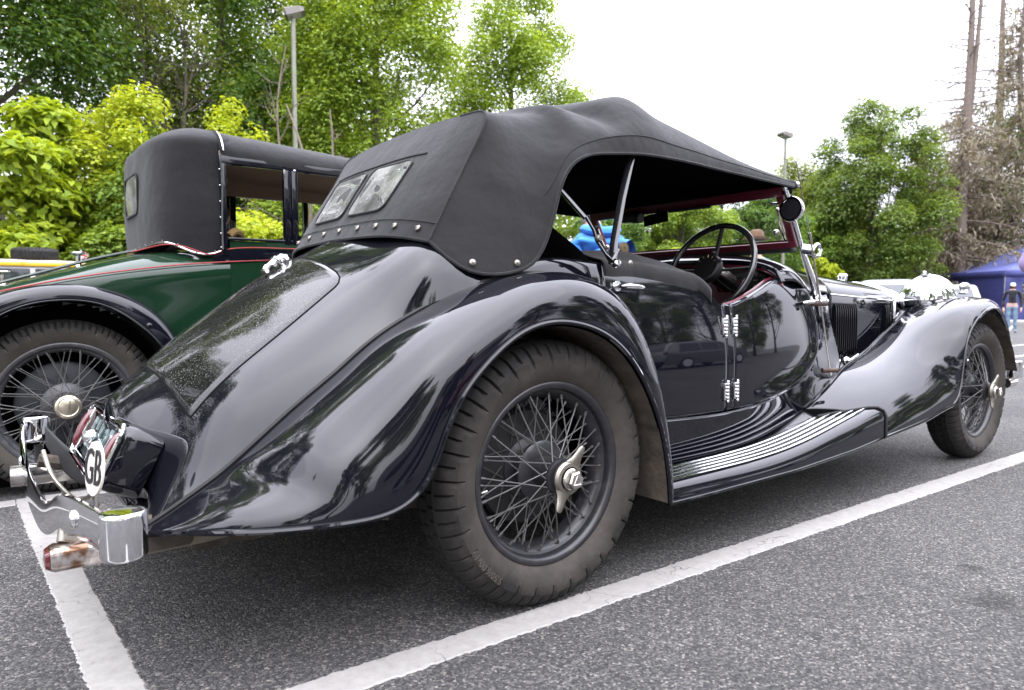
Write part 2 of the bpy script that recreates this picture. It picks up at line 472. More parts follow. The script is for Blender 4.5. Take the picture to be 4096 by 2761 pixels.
def line_mat():
    m, n, l, p = nodes('worn white road paint')
    t = n.new('ShaderNodeTexCoord'); p.inputs['Roughness'].default_value = .7
    z = n.new('ShaderNodeTexNoise'); z.inputs['Scale'].default_value = 26; z.inputs['Detail'].default_value = 9; z.inputs['Roughness'].default_value = .8
    zd = n.new('ShaderNodeTexNoise'); zd.inputs['Scale'].default_value = 6; zd.inputs['Detail'].default_value = 3
    add = n.new('ShaderNodeMixRGB'); add.inputs[0].default_value = .25
    v = n.new('ShaderNodeTexVoronoi'); v.feature = 'DISTANCE_TO_EDGE'; v.inputs['Scale'].default_value = 7.0
    l.new(t.outputs['Object'], z.inputs['Vector']); l.new(t.outputs['Object'], zd.inputs['Vector'])
    l.new(t.outputs['Object'], add.inputs[1]); l.new(zd.outputs['Color'], add.inputs[2]); l.new(add.outputs[0], v.inputs['Vector'])
    r = n.new('ShaderNodeValToRGB'); e = r.color_ramp.elements
    e[0].position = .30; e[0].color = (.07, .066, .062, 1); e[1].position = .64; e[1].color = (.30, .29, .27, 1)
    k = e.new(.39); k.color = (.235, .225, .21, 1)
    l.new(z.outputs[0], r.inputs[0])
    rc = n.new('ShaderNodeValToRGB'); e = rc.color_ramp.elements
    e[0].position = .0; e[0].color = (.12, .12, .12, 1); e[1].position = .012; e[1].color = (1, 1, 1, 1)
    l.new(v.outputs['Distance'], rc.inputs[0])
    # cracks only here and there
    zc = n.new('ShaderNodeTexNoise'); zc.inputs['Scale'].default_value = 2.6; l.new(t.outputs['Object'], zc.inputs['Vector'])
    rm = n.new('ShaderNodeValToRGB'); rm.color_ramp.elements[0].position = .50; rm.color_ramp.elements[1].position = .58
    l.new(zc.outputs[0], rm.inputs[0])
    mu = n.new('ShaderNodeMixRGB'); mu.blend_type = 'MULTIPLY'
    l.new(rm.outputs[0], mu.inputs[0]); l.new(r.outputs[0], mu.inputs[1]); l.new(rc.outputs[0], mu.inputs[2]); l.new(mu.outputs[0], p.inputs['Base Color'])
    b = n.new('ShaderNodeBump'); b.inputs['Strength'].default_value = .5; b.inputs['Distance'].default_value = .004
    l.new(z.outputs[0], b.inputs['Height']); l.new(b.outputs[0], p.inputs['Normal'])
    return m
PAINT = line_mat()
def road_line(p, q, w, h=.004, step=.007, jag=.0022, seed=1):
    p, q = A_(p), A_(q); d = q - p; L_ = np.linalg.norm(d); d /= L_; nn = A_([-d[1], d[0]])
    n = int(min(L_ / step, 900)) + 2
    rs = np.random.RandomState(seed)
    e1 = rs.normal(size=n) * jag + np.convolve(rs.normal(size=n), np.ones(9) / 9, 'same') * jag * 1.6
    e2 = rs.normal(size=n) * jag + np.convolve(rs.normal(size=n), np.ones(9) / 9, 'same') * jag * 1.6
    rows = []
    for i, s_ in enumerate(np.linspace(0, L_, n)):
        c = p + d * s_
        a_ = c + nn * (w / 2 + e1[i]); b_ = c - nn * (w / 2 + e2[i])
        rows.append([(a_[0], a_[1], 0.0005), (*(a_ - nn * .004), h), (*c, h), (*(b_ + nn * .004), h), (b_[0], b_[1], 0.0005)])
    return tag(MB().grid(rows).build('road_line', PAINT, smooth=False), kind='structure')
A_ = np.array
road_line((-.990, -.797), (7.0, -1.035), .102, seed=1)
road_line((-1.020, -1.75), (-1.107, 1.449), .104, seed=2, h=.0045)
road_line((-1.052, 1.40), (6.0, 1.20), .100, seed=3)
road_line((-5.5, 1.50), (-1.160, 1.40), .100, seed=4)
road_line((-5.5, -.68), (-1.100, -.793), .102, seed=5)
for (y, seed) in ((1.02, 6), (1.72, 7), (2.78, 8)):
    road_line((8.6 + (y - 1) * 3, y - .02), (14.5 + (y - 1) * 4, y + .10), .10, step=.05, seed=seed)
road_line((22, 5.0), (31, 7.5), .11, step=.05, seed=9)

# pavement strip and kerb in front of the tent
ps = MB().box((34.5, 9.6, .06), (2.2, 26, .12), M=Matrix.Rotation(R(14), 3, 'Z'), bev=.02)
tag(ps.build('pavement', mat('concrete paving', (.30, .29, .27), .85, var=(3, (.38, .37, .34), .3, .8)), smooth=False), kind='structure')
# grass verge and woodland floor behind the car park
fl = MB().grid(surf([[(x, y + .0 * x, z) for y, z in ((0, .03), (4, .35), (14, 2.2), (40, 7.0))] for x in (0, 1)], 2, 4) * 0)
vg = []
path = [(-40, 17), (-6, 16.5), (4, 17.5), (14, 16.5), (24, 18), (34, 20.5)]
for x, y in path: vg.append([(x, y, .02), (x + .2, y + 4, .40), (x + 1, y + 14, 2.4), (x + 3, y + 45, 8.0)])
WFLOOR = mat('woodland floor', (.035, .042, .018), .95, var=(2.2, (.07, .06, .035), .35, .7), bump=(9, .6, .1))
tag(MB().grid(surf(vg, 30, 12)).build('wooded_bank', WFLOOR), kind='structure')
tag(MB().grid(surf([[(44, 24, .03), (50, 30, 1.0), (70, 50, 6)], [(47, 14, .03), (56, 16, 1.2), (80, 24, 6)], [(50, 2, .03), (58, 0, 1.2), (84, -6, 6)]], 12, 12)).build('wooded_bank', WFLOOR), kind='structure')

# ------------------------------------------------------------------ trees
def leaf_mat(name, c1, c2, c3, transl=.42):
    m = bpy.data.materials.new(name); m.use_nodes = True
    n, l = m.node_tree.nodes, m.node_tree.links
    n.clear()
    o = n.new('ShaderNodeOutputMaterial')
    g = n.new('ShaderNodeNewGeometry')
    r = n.new('ShaderNodeValToRGB'); e = r.color_ramp.elements
    e[0].position = 0; e[0].color = (*c1, 1); e[1].position = 1; e[1].color = (*c3, 1)
    k = e.new(.55); k.color = (*c2, 1)
    l.new(g.outputs['Random Per Island'], r.inputs[0])
    d = n.new('ShaderNodeBsdfPrincipled'); d.inputs['Roughness'].default_value = .5; d.inputs['Specular IOR Level'].default_value = .25
    t = n.new('ShaderNodeBsdfTranslucent')
    mt = n.new('ShaderNodeMixRGB'); mt.blend_type = 'MULTIPLY'; mt.inputs[0].default_value = 1; mt.inputs[2].default_value = (1.5, 1.35, .5, 1)
    l.new(r.outputs[0], d.inputs['Base Color']); l.new(r.outputs[0], mt.inputs[1]); l.new(mt.outputs[0], t.inputs[0])
    ms = n.new('ShaderNodeMixShader'); ms.inputs[0].default_value = transl
    l.new(d.outputs[0], ms.inputs[1]); l.new(t.outputs[0], ms.inputs[2]); l.new(ms.outputs[0], o.inputs[0])
    return m
LDARK = leaf_mat('dark green leaves', (.034, .082, .022), (.075, .145, .032), (.14, .215, .05))
LMID = leaf_mat('mid green leaves', (.082, .150, .028), (.160, .252, .045), (.245, .345, .07))
LBRIGHT = leaf_mat('bright green leaves', (.105, .175, .026), (.215, .310, .045), (.32, .42, .075))
LLIME = leaf_mat('lime green leaves', (.20, .27, .014), (.36, .45, .018), (.48, .54, .035))
LYEL = leaf_mat('yellow green leaves', (.20, .27, .028), (.37, .45, .038), (.49, .55, .06))
LOLIVE = leaf_mat('olive leaves', (.075, .11, .020), (.15, .19, .032), (.24, .28, .05))
LSAGE = leaf_mat('dull green leaves', (.060, .105, .024), (.118, .178, .040), (.185, .25, .06))
LFRESH = leaf_mat('fresh lime leaves', (.17, .25, .025), (.30, .40, .035), (.42, .50, .055))
LBLUE = leaf_mat('soft green leaves', (.055, .115, .026), (.11, .195, .042), (.17, .27, .06))
LBROWN = leaf_mat('dead brown needles', (.12, .102, .074), (.20, .172, .128), (.30, .265, .20), .2)
BARK = mat('grey brown bark', (.07, .055, .04), .9, var=(12, (.13, .11, .085), .35, .75), bump=(30, .6, .03))
BARKP = mat('pale dead bark', (.12, .095, .072), .85, var=(12, (.19, .155, .12), .35, .75))
BARKR = mat('reddish conifer bark', (.11, .085, .070), .9, var=(9, (.18, .15, .125), .35, .75), bump=(20, .6, .03))

def leaves_mesh(name, P, N, size, rs, m, aspect=.55, droop=0.0):
    """one bent diamond per leaf: P centres, N normals"""
    k = len(P)
    N = N / (np.linalg.norm(N, axis=1)[:, None] + 1e-9)
    a = rs.normal(size=(k, 3)); a -= N * (a * N).sum(1)[:, None]; a /= np.linalg.norm(a, axis=1)[:, None] + 1e-9
    b = np.cross(N, a)
    L_ = size * rs.uniform(.6, 1.35, k)[:, None]
    V = np.empty((k, 4, 3))
    V[:, 0] = P - a * L_ * .5
    V[:, 1] = P + b * L_ * aspect * .5 + N * L_ * .10
    V[:, 2] = P + a * L_ * .5 - N * L_ * .12 - A_([0, 0, 1]) * L_ * droop
    V[:, 3] = P - b * L_ * aspect * .5 + N * L_ * .10
    me = bpy.data.meshes.new(name)
    me.vertices.add(k * 4); me.loops.add(k * 4); me.polygons.add(k)
    me.vertices.foreach_set('co', V.ravel())
    me.loops.foreach_set('vertex_index', np.arange(k * 4, dtype=np.int32))
    me.polygons.foreach_set('loop_start', np.arange(0, k * 4, 4, dtype=np.int32))
    me.polygons.foreach_set('loop_total', np.full(k, 4, np.int32))
    me.materials.append(m)
    me.update(calc_edges=True)
    return me

def crown_points(c, rad, n_clump, n_leaf, rs, clump=.26, flat=.62, lo=-.9, shell=.5, taper=0.0):
    """leafy clumps spread through an uneven ellipsoid"""
    c = A_(c, float); rad = A_(rad, float)
    C = []
    bumps = rs.normal(size=(6, 3)); bumps /= np.linalg.norm(bumps, axis=1)[:, None]; ba = rs.uniform(-.28, .22, 6)
    while len(C) < n_clump:
        d = rs.normal(size=3); d /= np.linalg.norm(d)
        if d[2] < lo: continue
        r = shell + (1 - shell) * rs.uniform() ** .6
        r *= 1 + sum(ba[i] * max(0, d @ bumps[i]) ** 3 for i in range(6))
        q = d * r
        q[:2] *= 1 - taper * np.clip(q[2], -1, 1)
        C.append(q)
    C = A_(C)
    sz = rs.uniform(.65, 1.3, n_clump) * clump
    w = sz ** 2; w /= w.sum()
    idx = rs.choice(n_clump, n_leaf, p=w)
    d = rs.normal(size=(n_leaf, 3)); d /= np.linalg.norm(d, axis=1)[:, None]
    d[:, 2] = np.where(rs.uniform(size=n_leaf) < .65, np.abs(d[:, 2]), d[:, 2])
    rr = rs.uniform(.45, 1.08, n_leaf)[:, None]
    off = d * rr * sz[idx][:, None]
    off[:, 2] *= flat
    P = c + (C[idx] + off) * rad
    N = d * .75 + rs.normal(size=(n_leaf, 3)) * .38 + A_([0, 0, .85])
    return P, N, c + C * rad

def trunk_mb(base, top, r0, ends, rs, lean=.3, r1=None, n=7):
    mb = MB()
    base, top = A_(base, float), A_(top, float)
    k = 9
    P = [base + (top - base) * t + A_([rs.normal() * lean * .25, rs.normal() * lean * .25, 0]) * math.sin(PI * t) for t in np.linspace(0, 1, k)]
    P = cspline(A_(P), 18)
    rad = r0 * (1 - .85 * np.linspace(0, 1, 18) ** .9); rad[0] *= 1.35
    mb.tube(P, rad, n)
    for e in ends:
        e = A_(e, float)
        t = np.clip((e[2] - base[2]) / max(top[2] - base[2], .1) - rs.uniform(.12, .32), .12, .92)
        s_ = P[int(t * 17)]
        m_ = (s_ + e) / 2 + A_([0, 0, -.06 * np.linalg.norm(e - s_)]) + rs.normal(size=3) * .06 * np.linalg.norm(e - s_)
        q = cspline(A_([s_, m_, e]), 7)
        r_ = r0 * .34 * (1 - .6 * t)
        mb.tube(q, np.linspace(r_, r_ * .18, 7), 5)
    return mb

def tree(name, label, base, height, crown_r, lm, n_leaf=26000, n_clump=80, leaf=.16, group=None, seed=1, crown_c=None, r0=.22, bark=BARK, clump=.26, lo=-.9, taper=0.0, flat=.62, cat='tree', limbs=16, crown_h=None, droop=0.0, shell=.5):
    rs = np.random.RandomState(seed)
    t = thing(name, label, cat, base, group=group)
    ch = crown_h if crown_h else height * .42
    cc = A_(base, float) + A_([0, 0, height - ch]) if crown_c is None else A_(crown_c, float)
    P, N, C = crown_points(cc, (crown_r, crown_r, ch), int(n_clump * 1.25), int(n_leaf * 1.6), rs, clump, flat, lo, shell, taper)
    leaf *= .86
    ends = C[rs.choice(len(C), min(limbs, len(C)), replace=False)]
    trunk_mb(base, cc + A_([0, 0, ch * .75]), r0, ends, rs).build('trunk', bark, t)
    link('crown', leaves_mesh('crown', P, N, leaf, rs, lm, droop=droop), t)
    return t

WG = 'broadleaf trees on the bank behind the cars'
tree('broadleaf_tree', 'tall dark green tree filling the upper left corner', (-.8, 20.6, .2), 21, 4.0, LDARK, 54000, 130, .18, WG, 11, r0=.34, crown_h=8.6)
tree('broadleaf_tree', 'dark shaded tree rising behind the left yellow bush, beside the tall dark one', (3.6, 27.0, 1.8), 17, 4.6, LDARK, 30000, 90, .20, WG, 12, r0=.3, crown_h=8.2)
tree('broadleaf_tree', 'tall mid green tree behind the roof of the green car', (6.9, 27.5, 2.0), 17.5, 4.4, LMID, 34000, 90, .20, WG, 13, r0=.3, crown_h=8.6)
tree('broadleaf_tree', 'soft green rounded tree directly behind the near lamp post', (7.7, 23.0, 1.0), 9.6, 2.5, LBLUE, 24000, 70, .16, WG, 14, r0=.2, crown_h=4.6)
tree('broadleaf_tree', 'large bright green tree right of the near lamp post', (9.6, 19.3, .6), 13.0, 3.2, LBRIGHT, 52000, 120, .15, WG, 15, r0=.3, crown_h=6.6)
tree('broadleaf_tree', 'bright green tree with an open crown against the sky, above the black hood', (16.6, 21.0, .6), 13.9, 3.3, LBRIGHT, 40000, 100, .16, WG, 16, r0=.26, crown_h=6.6, taper=.36, clump=.25)
tree('broadleaf_tree', 'smaller green tree in the gap left of the open crowned one', (15.2, 23.2, 1.0), 8.2, 2.2, LMID, 18000, 60, .16, WG, 17, r0=.2, crown_h=3.8)
tree('broadleaf_tree', 'high mid green tree above the lamp post head', (11.0, 29.0, 2.4), 18.5, 4.6, LMID, 30000, 80, .21, WG, 18, r0=.3, crown_h=8.6)
tree('broadleaf_tree', 'far dark tree at the top left, half hidden by the tall dark tree', (-4.2, 22.0, 1.2), 22.0, 4.8, LDARK, 30000, 90, .24, WG, 19, r0=.3, crown_h=10.5)
tree('broadleaf_tree', 'tall green tree standing out of the picture to the left, mirrored in the boot lid', (-8.5, 15.5, .3), 19.0, 4.6, LMID, 22000, 90, .26, WG, 20, r0=.3, crown_h=9)
tree('broadleaf_tree', 'second tall tree out of the picture on the left, nearer the photographer', (-14.0, 10.5, .0), 18.0, 4.6, LDARK, 20000, 90, .26, WG, 28, r0=.3, crown_h=8.6)
# ivy clad thin trees with bare brown twigs
def twiggy(name, label, base, h, seed, bark=BARKP, leaves=0, n=22, group=None, spread=.28, r0=.07, up=.75):
    rs = np.random.RandomState(seed)
    t = thing(name, label, 'tree', base, group=group)
    mb = MB(); b = A_(base, float)
    P = cspline(A_([b + A_([rs.normal() * .18 * k / 4, rs.normal() * .18 * k / 4, h * k / 4]) for k in range(5)]), 16)
    mb.tube(P, np.linspace(r0, r0 * .18, 16), 6)
    tips = []
    for k in range(n):
        f = rs.uniform(.25, .97); s_ = P[int(f * 15)]
        d = rs.normal(size=3); d[2] = abs(d[2]) * up + .35; d /= np.linalg.norm(d)
        L_ = h * spread * (1.15 - f) * rs.uniform(.6, 1.3)
        q = cspline(A_([s_, s_ + d * L_ * .5 + rs.normal(size=3) * .05 * L_, s_ + d * L_ + A_([0, 0, L_ * .12])]), 6)
        mb.tube(q, np.linspace(r0 * .36 * (1 - .5 * f), r0 * .06, 6), 5); tips.append(q[-1])
        for m_ in range(3):
            s2 = q[rs.randint(2, 5)]; d2 = d + rs.normal(size=3) * .55; d2 /= np.linalg.norm(d2)
            e2 = s2 + d2 * L_ * rs.uniform(.25, .5)
            mb.tube(A_([s2, (s2 + e2) / 2 + rs.normal(size=3) * .02, e2]), [r0 * .13, r0 * .09, r0 * .04], 4); tips.append(e2)
    mb.build('trunk', bark, t)
    if leaves:
        T_ = A_(tips); idx = rs.choice(len(T_), leaves)
        P2 = T_[idx] + rs.normal(size=(leaves, 3)) * .16
        link('crown', leaves_mesh('crown', P2, rs.normal(size=(leaves, 3)) + A_([0, 0, .6]), .11, rs, LOLIVE), t)
    return t
BG = 'bare and half bare small trees among the greenery'
twiggy('bare_tree', 'small bare pale tree just left of the near lamp post', (3.99, 12.65, .1), 6.2, 21, group=BG, n=22, r0=.05)
twiggy('bare_tree', 'short bare branching tree right of the near lamp post', (4.53, 11.59, .1), 4.7, 22, group=BG, n=12)
twiggy('bare_tree', 'thin bare stem beside the short bare branching tree', (4.2, 11.75, .1), 4.8, 23, group=BG, n=8, spread=.18)
twiggy('bare_tree', 'twiggy brown tree with sparse leaves above the green car', (4.2, 21.5, .6), 10.2, 24, bark=BARK, leaves=2600, n=60, group=BG, spread=.34, r0=.09)
twiggy('bare_tree', 'thin brown tree with upright twigs, left of the twiggy one', (3.3, 22.0, .6), 10.4, 25, bark=BARK, leaves=1800, n=50, group=BG, spread=.30, r0=.09)
twiggy('bare_tree', 'bare thin branched tree showing against the sky right of the open crown', (20.6, 20.6, .4), 9.6, 26, bark=BARK, leaves=700, n=26, group=BG, r0=.06)

SG = 'shrubs along the foot of the bank'
def shrub(label, base, h, r, lm, n, leaf, seed, clumps=40, bark=BARK, lo=-.8, clump=.30, droop=0.0, shell=.35, flat=.65):
    return tree('shrub', label, base, h, r, lm, n, clumps, leaf, SG, seed, r0=.07, crown_h=h * .52, cat='shrub', limbs=14, lo=lo, clump=clump, droop=droop, bark=bark, shell=shell, flat=flat)
shrub('big leafed lime green shrub at the left edge, above the yellow vehicle', (-.55, 15.2, 0), 4.6, 2.0, LFRESH, 13500, .25, 31, 46, droop=.08, clump=.27)
shrub('yellow green rounded shrub left of the green car roof', (1.5, 15.3, 0), 5.4, 1.35, LYEL, 13000, .13, 32, 46)
shrub('sparse yellow green shrub with grey branches above the green car roof', (3.3, 14.6, 0), 5.4, 1.35, LYEL, 4200, .13, 33, 34, bark=BARKP, clump=.24)
shrub('mid green bush between the lime shrub and the green car', (1.75, 15.0, 0), 4.6, 1.7, LMID, 17000, .13, 34, 50)
shrub('olive bush under the dark tree', (-3.4, 17.2, 0), 4.6, 1.6, LOLIVE, 15000, .14, 35, 46)
shrub('bright green bush low beside the rear of the green car', (1.2, 13.9, 0), 2.8, 1.05, LBRIGHT, 8500, .12, 36, 34)
shrub('yellow green bush seen through the window of the green car', (2.9, 12.0, 0), 3.0, 1.3, LYEL, 12000, .12, 37, 40)
shrub('bright green bush behind the pillar of the green car', (4.8, 13.2, 0), 3.4, 1.4, LBRIGHT, 13000, .13, 38, 40)
shrub('green bush right of the near lamp post, behind the hood windows', (7.6, 14.8, 0), 4.2, 1.7, LMID, 14000, .14, 39, 44)
shrub('dark bush in the shade left of the mid green bush', (-4.6, 15.5, 0), 3.6, 1.6, LDARK, 11000, .14, 40, 40)
shrub('lime bush seen through the windscreen behind the steering wheel', (16.3, 12.2, 0), 2.5, 1.0, LYEL, 9000, .12, 41, 34)
shrub('pale flowering bush seen under the hood beside the blue jacket', (12.2, 10.9, 0), 3.2, 1.2, LBLUE, 10000, .13, 42, 36)
shrub('lime bush beside the stone hut roof', (31.4, 15.9, 0), 3.0, 1.2, LYEL, 6000, .17, 43, 26)

RG = 'trees on the right beyond the car park'
tree('broadleaf_tree', 'big round headed green tree on the right, left of the brown conifers', (35.6, 15.4, 0), 11.2, 3.3, LSAGE, 44000, 110, .18, RG, 51, r0=.3, crown_h=5.6, clump=.22)
tree('broadleaf_tree', 'dense dark bushy tree under and behind the big round headed one', (36.6, 17.4, 0), 6.6, 2.9, LDARK, 22000, 70, .19, RG, 52, r0=.2, crown_h=3.6)
tree('broadleaf_tree', 'olive feathery tree behind the far lamp post', (37.2, 20.2, 0), 9.2, 2.7, LOLIVE, 26000, 80, .17, RG, 53, r0=.2, crown_h=4.9, flat=1.1)
tree('broadleaf_tree', 'mid green tree seen through the windscreen on the left', (24.5, 21.0, .4), 7.6, 3.0, LMID, 24000, 70, .17, RG, 54, r0=.22, crown_h=3.9)
tree('broadleaf_tree', 'bright green tree seen through the middle of the windscreen', (23.6, 17.8, 0), 6.2, 2.2, LBRIGHT, 22000, 60, .15, RG, 55, r0=.2, crown_h=3.2)
tree('broadleaf_tree', 'dark green tree seen through the windscreen behind the bright one', (29.4, 20.0, .2), 7.8, 3.0, LDARK, 22000, 70, .18, RG, 56, r0=.22, crown_h=4.0)
tree('broadleaf_tree', 'soft green tree seen through the right end of the windscreen', (28.0, 17.0, 0), 6.4, 2.3, LBLUE, 22000, 60, .16, RG, 57, r0=.2, crown_h=3.3)
tree('broadleaf_tree', 'mid green tree low between the windscreen post and the round headed tree', (33.6, 17.6, 0), 5.4, 2.4, LMID, 18000, 60, .17, RG, 58, r0=.2, crown_h=2.9)

# dying conifers: bare poles above, drooping brown sprays below
def conifer(label, base, h, r0, seed, low, dens, reach=2.6, green=0, lowest=.5, twin=False):
    rs = np.random.RandomState(seed); b = A_(base, float)
    t = thing('dying_conifer', label, 'tree', base, group='brown dying conifers at the right edge')
    mb = MB()
    P = cspline(A_([b + A_([rs.normal() * .10, rs.normal() * .10, h * k / 5]) * A_([1, 1, 1]) for k in range(6)]), 24)
    P[:, :2] = b[:2] + (P[:, :2] - b[:2]) * .6
    mb.tube(P, np.linspace(r0, r0 * .22, 24), 9)
    if twin:
        Q = P[9:] + np.linspace(0, 1, 15)[:, None] * A_([.25, -.55, .3]); Q[0] = P[9]
        mb.tube(Q, np.linspace(r0 * .5, r0 * .12, 15), 7)
    LP = []; LN = []
    nb = int(h * dens)
    for k in range(nb):
        f = (k + rs.uniform()) / nb
        z = b[2] + lowest + (h - lowest) * f
        s_ = A_([b[0], b[1], z])
        a_ = rs.uniform(0, 2 * PI)
        L_ = reach * (1.05 - .72 * f) * rs.uniform(.5, 1.15)
        dr = -.28 if f < low else rs.uniform(-.16, .12)
        d = A_([math.cos(a_), math.sin(a_), 0])
        q = cspline(A_([s_, s_ + d * L_ * .5 + A_([0, 0, dr * L_ * .3]), s_ + d * L_ + A_([0, 0, dr * L_])]), 6)
        r_ = r0 * .17 * (1.2 - f) + .014
        mb.tube(q, np.linspace(r_, r_ * .3, 6), 4)
        for m_ in range(7 if f > low else 4):
            u = rs.uniform(.3, 1.0); s2 = q[int(u * 5)]
            d2 = d + rs.normal(size=3) * A_([.7, .7, .35]); d2 /= np.linalg.norm(d2)
            e2 = s2 + d2 * L_ * rs.uniform(.12, .30)
            mb.tube(A_([s2, (s2 + e2) / 2 - A_([0, 0, .03]), e2]), [r_ * .4, r_ * .3, r_ * .12], 3)
        if f < low:
            n_ = int(230 * L_ / reach * (1.15 - f / low * .6))
            u = rs.uniform(.15, 1.05, n_)
            qq = A_([np.interp(u, np.linspace(0, 1, 6), q[:, i]) for i in range(3)]).T
            LP.append(qq + rs.normal(size=(n_, 3)) * A_([.20, .20, .16]) - A_([0, 0, 1]) * np.abs(rs.normal(size=n_))[:, None] * .26)
            LN.append(rs.normal(size=(n_, 3)) + d * .5)
    mb.build('trunk', BARKR, t)
    if LP:
        P2, N2 = np.concatenate(LP), np.concatenate(LN)
        link('crown', leaves_mesh('crown', P2, N2, .27, rs, LBROWN, .26, .5), t)
    if green:
        P3 = b + rs.normal(size=(green, 3)) * A_([.9, .9, 1.0]) * A_([1, 1, 2.6]) + A_([0, 0, h * .45])
        link('green_shoots', leaves_mesh('green_shoots', P3, rs.normal(size=(green, 3)), .18, rs, LDARK, .35, .3), t)
    return t
conifer('tallest dying conifer, twin bare stems above brown drooping branches', (40.3, 12.8, 0), 21, .34, 61, .50, 7.0, 3.4, twin=True)
conifer('second bare poled dying conifer, right of the twin stemmed one', (46.6, 13.3, 0), 22, .34, 62, .56, 6.5, 3.2)
conifer('dense brown conifer with green tip at the right edge of the picture', (43.4, 11.4, 0), 17.0, .30, 63, .985, 9.5, 3.4, green=2600)
conifer('low brown drooping conifer beside the round headed green tree', (39.6, 14.5, 0), 10.2, .22, 64, .985, 8, 2.6)
conifer('small brown conifer behind the wall, between the tall poles', (43.6, 13.9, 0), 12.5, .22, 65, .985, 10.0, 3.0, green=900)

# far wood that closes the gaps: one mass
def wood(name, pts, h, depth, n, leaf, lm, seed):
    rs = np.random.RandomState(seed); pts = A_(pts, float)
    t = rs.uniform(0, len(pts) - 1, n); i = t.astype(int); f = (t - i)[:, None]
    b = pts[i] * (1 - f) + pts[np.minimum(i + 1, len(pts) - 1)] * f
    top = h * (.72 + .28 * np.sin(t * 5.1) * np.sin(t * 2.3 + 1) + .10 * np.sin(t * 17))
    z = top * rs.uniform(.02, 1, n) ** .75
    # cellular clumping
    P = np.column_stack([b + rs.normal(size=(n, 2)) * depth, b[:, 1] * 0 + z])
    cl = np.column_stack([P[:, :2] // 1.5, P[:, 2] // 1.1]).astype(int)
    hsh = (np.sin(cl[:, 0] * 12.98 + cl[:, 1] * 78.2 + cl[:, 2] * 37.7) * 43758.5) % 1.0
    cen = (cl + .5) * A_([1.5, 1.5, 1.1])
    P = cen + (P - cen) * (.55 + .5 * hsh[:, None])
    o = link(name, leaves_mesh(name, P, rs.normal(size=(n, 3)) + A_([0, -.3, .8]), leaf, rs, lm))
    return tag(o, kind='stuff')
wood('far_wood', [(-14, 36), (-4, 37), (8, 37), (18, 33), (26, 27)], 12, 1.6, 46000, .30, LMID, 71)
wood('far_wood', [(24, 28), (34, 27), (46, 26), (56, 20), (60, 12), (60, 2)], 6.5, 1.4, 30000, .30, LMID, 72)
wood('undergrowth', [(-9, 16), (0, 17), (8, 17), (14, 18), (20, 19)], 3.2, .8, 42000, .15, LMID, 73)
wood('undergrowth', [(10, 14.6), (15, 14.5), (20, 15.3), (26, 15.8), (31, 17), (36, 18.5)], 2.2, .6, 26000, .15, LMID, 74)

# ------------------------------------------------------------------ walls, hut, posts, tent
STONE = mat('lichened stone', (.17, .14, .10), .9, var=(2.4, (.30, .26, .19), .35, .7), bump=(6, .8, .06))
wl_ = [(43.3, 18.6), (46.0, 14.0), (48.5, 9.6), (51, 5.0)]
wm = MB()
rs = np.random.RandomState(5)
for (a_, b_) in zip(wl_[:-1], wl_[1:]):
    a_, b_ = A_(a_), A_(b_); L_ = np.linalg.norm(b_ - a_); d = (b_ - a_) / L_; nn = A_([-d[1], d[0]])
    k = 10
    wm.grid([[(*(a_ + d * L_ * u + nn * o), z * (1.0 + .10 * (a_[0] + d[0] * L_ * u - 43) / 8)) for o, z in ((-.3, 0), (-.28, 2.25 + .06 * math.sin(u * 9)), (0, 2.42), (.28, 2.25), (.3, 0))] for u in np.linspace(0, 1, k)])
wall = wm.build('stone_wall', STONE)
tag(wall, 'old stone wall along the far right side, overgrown along its top', 'wall')
rs = np.random.RandomState(6)
n = 11000
t_ = rs.uniform(0, 1, n); base = A_([A_(wl_[0])]) * (1 - t_[:, None]) + A_([A_(wl_[-1])]) * t_[:, None]
z = 2.35 * (1 + .10 * t_) + rs.normal(size=n) * .24 + .22 * np.sin(t_ * 31) - np.abs(rs.normal(size=n)) * .3
P = np.column_stack([base + rs.normal(size=(n, 2)) * .30 + A_([-.25, -.15]), z])
tag(link('wall_plants', leaves_mesh('wall_plants', P, rs.normal(size=(n, 3)) + A_([0, 0, .6]), .17, rs, LOLIVE)), kind='stuff')
VAL = leaf_mat('pink valerian heads', (.35, .08, .13), (.42, .14, .18), (.5, .22, .24), .1)
n = 260
t_ = rs.choice([.17, .2, .24, .30, .52, .62], n) + rs.normal(size=n) * .018
base = A_([A_(wl_[0])]) * (1 - t_[:, None]) + A_([A_(wl_[-1])]) * t_[:, None]
P = np.column_stack([base + rs.normal(size=(n, 2)) * .12 + A_([-.55, -.25]), 2.45 + rs.normal(size=n) * .22])
tag(link('wall_flowers', leaves_mesh('wall_flowers', P, rs.normal(size=(n, 3)), .14, rs, VAL)), kind='stuff')

hut = thing('stone_hut', 'low stone hut with grey slate roof and brown ridge, beyond the bonnet', 'hut', (40.6, 18.7, 0))
hM = Matrix.Rotation(R(-56), 3, 'Z')
def hp_(x, y, z): q = hM @ Vector((x, y, z)); return (q.x + 40.6, q.y + 18.7, q.z)
MB().box((40.6, 18.7, 1.0), (3.0, 2.6, 2.0), M=hM).build('wall', STONE, hut)
roofm = mat('grey slate', (.16, .15, .14), .85, var=(5, (.26, .25, .23), .3, .8), bump=(14, .5, .03))
rr = MB()
for sg in (1, -1):
    for k in range(7):
        u0, u1 = k / 7, (k + 1.12) / 7
        rr.grid([[hp_(x, sg * 1.55 * (1 - u), 1.95 + .88 * u + .02 * (1 - w)) for u, w in ((u0, 0), (u1, 1))] for x in np.linspace(-1.6, 1.6, 9)])
rr.build('roof', roofm, hut, smooth=False, solid=.02)
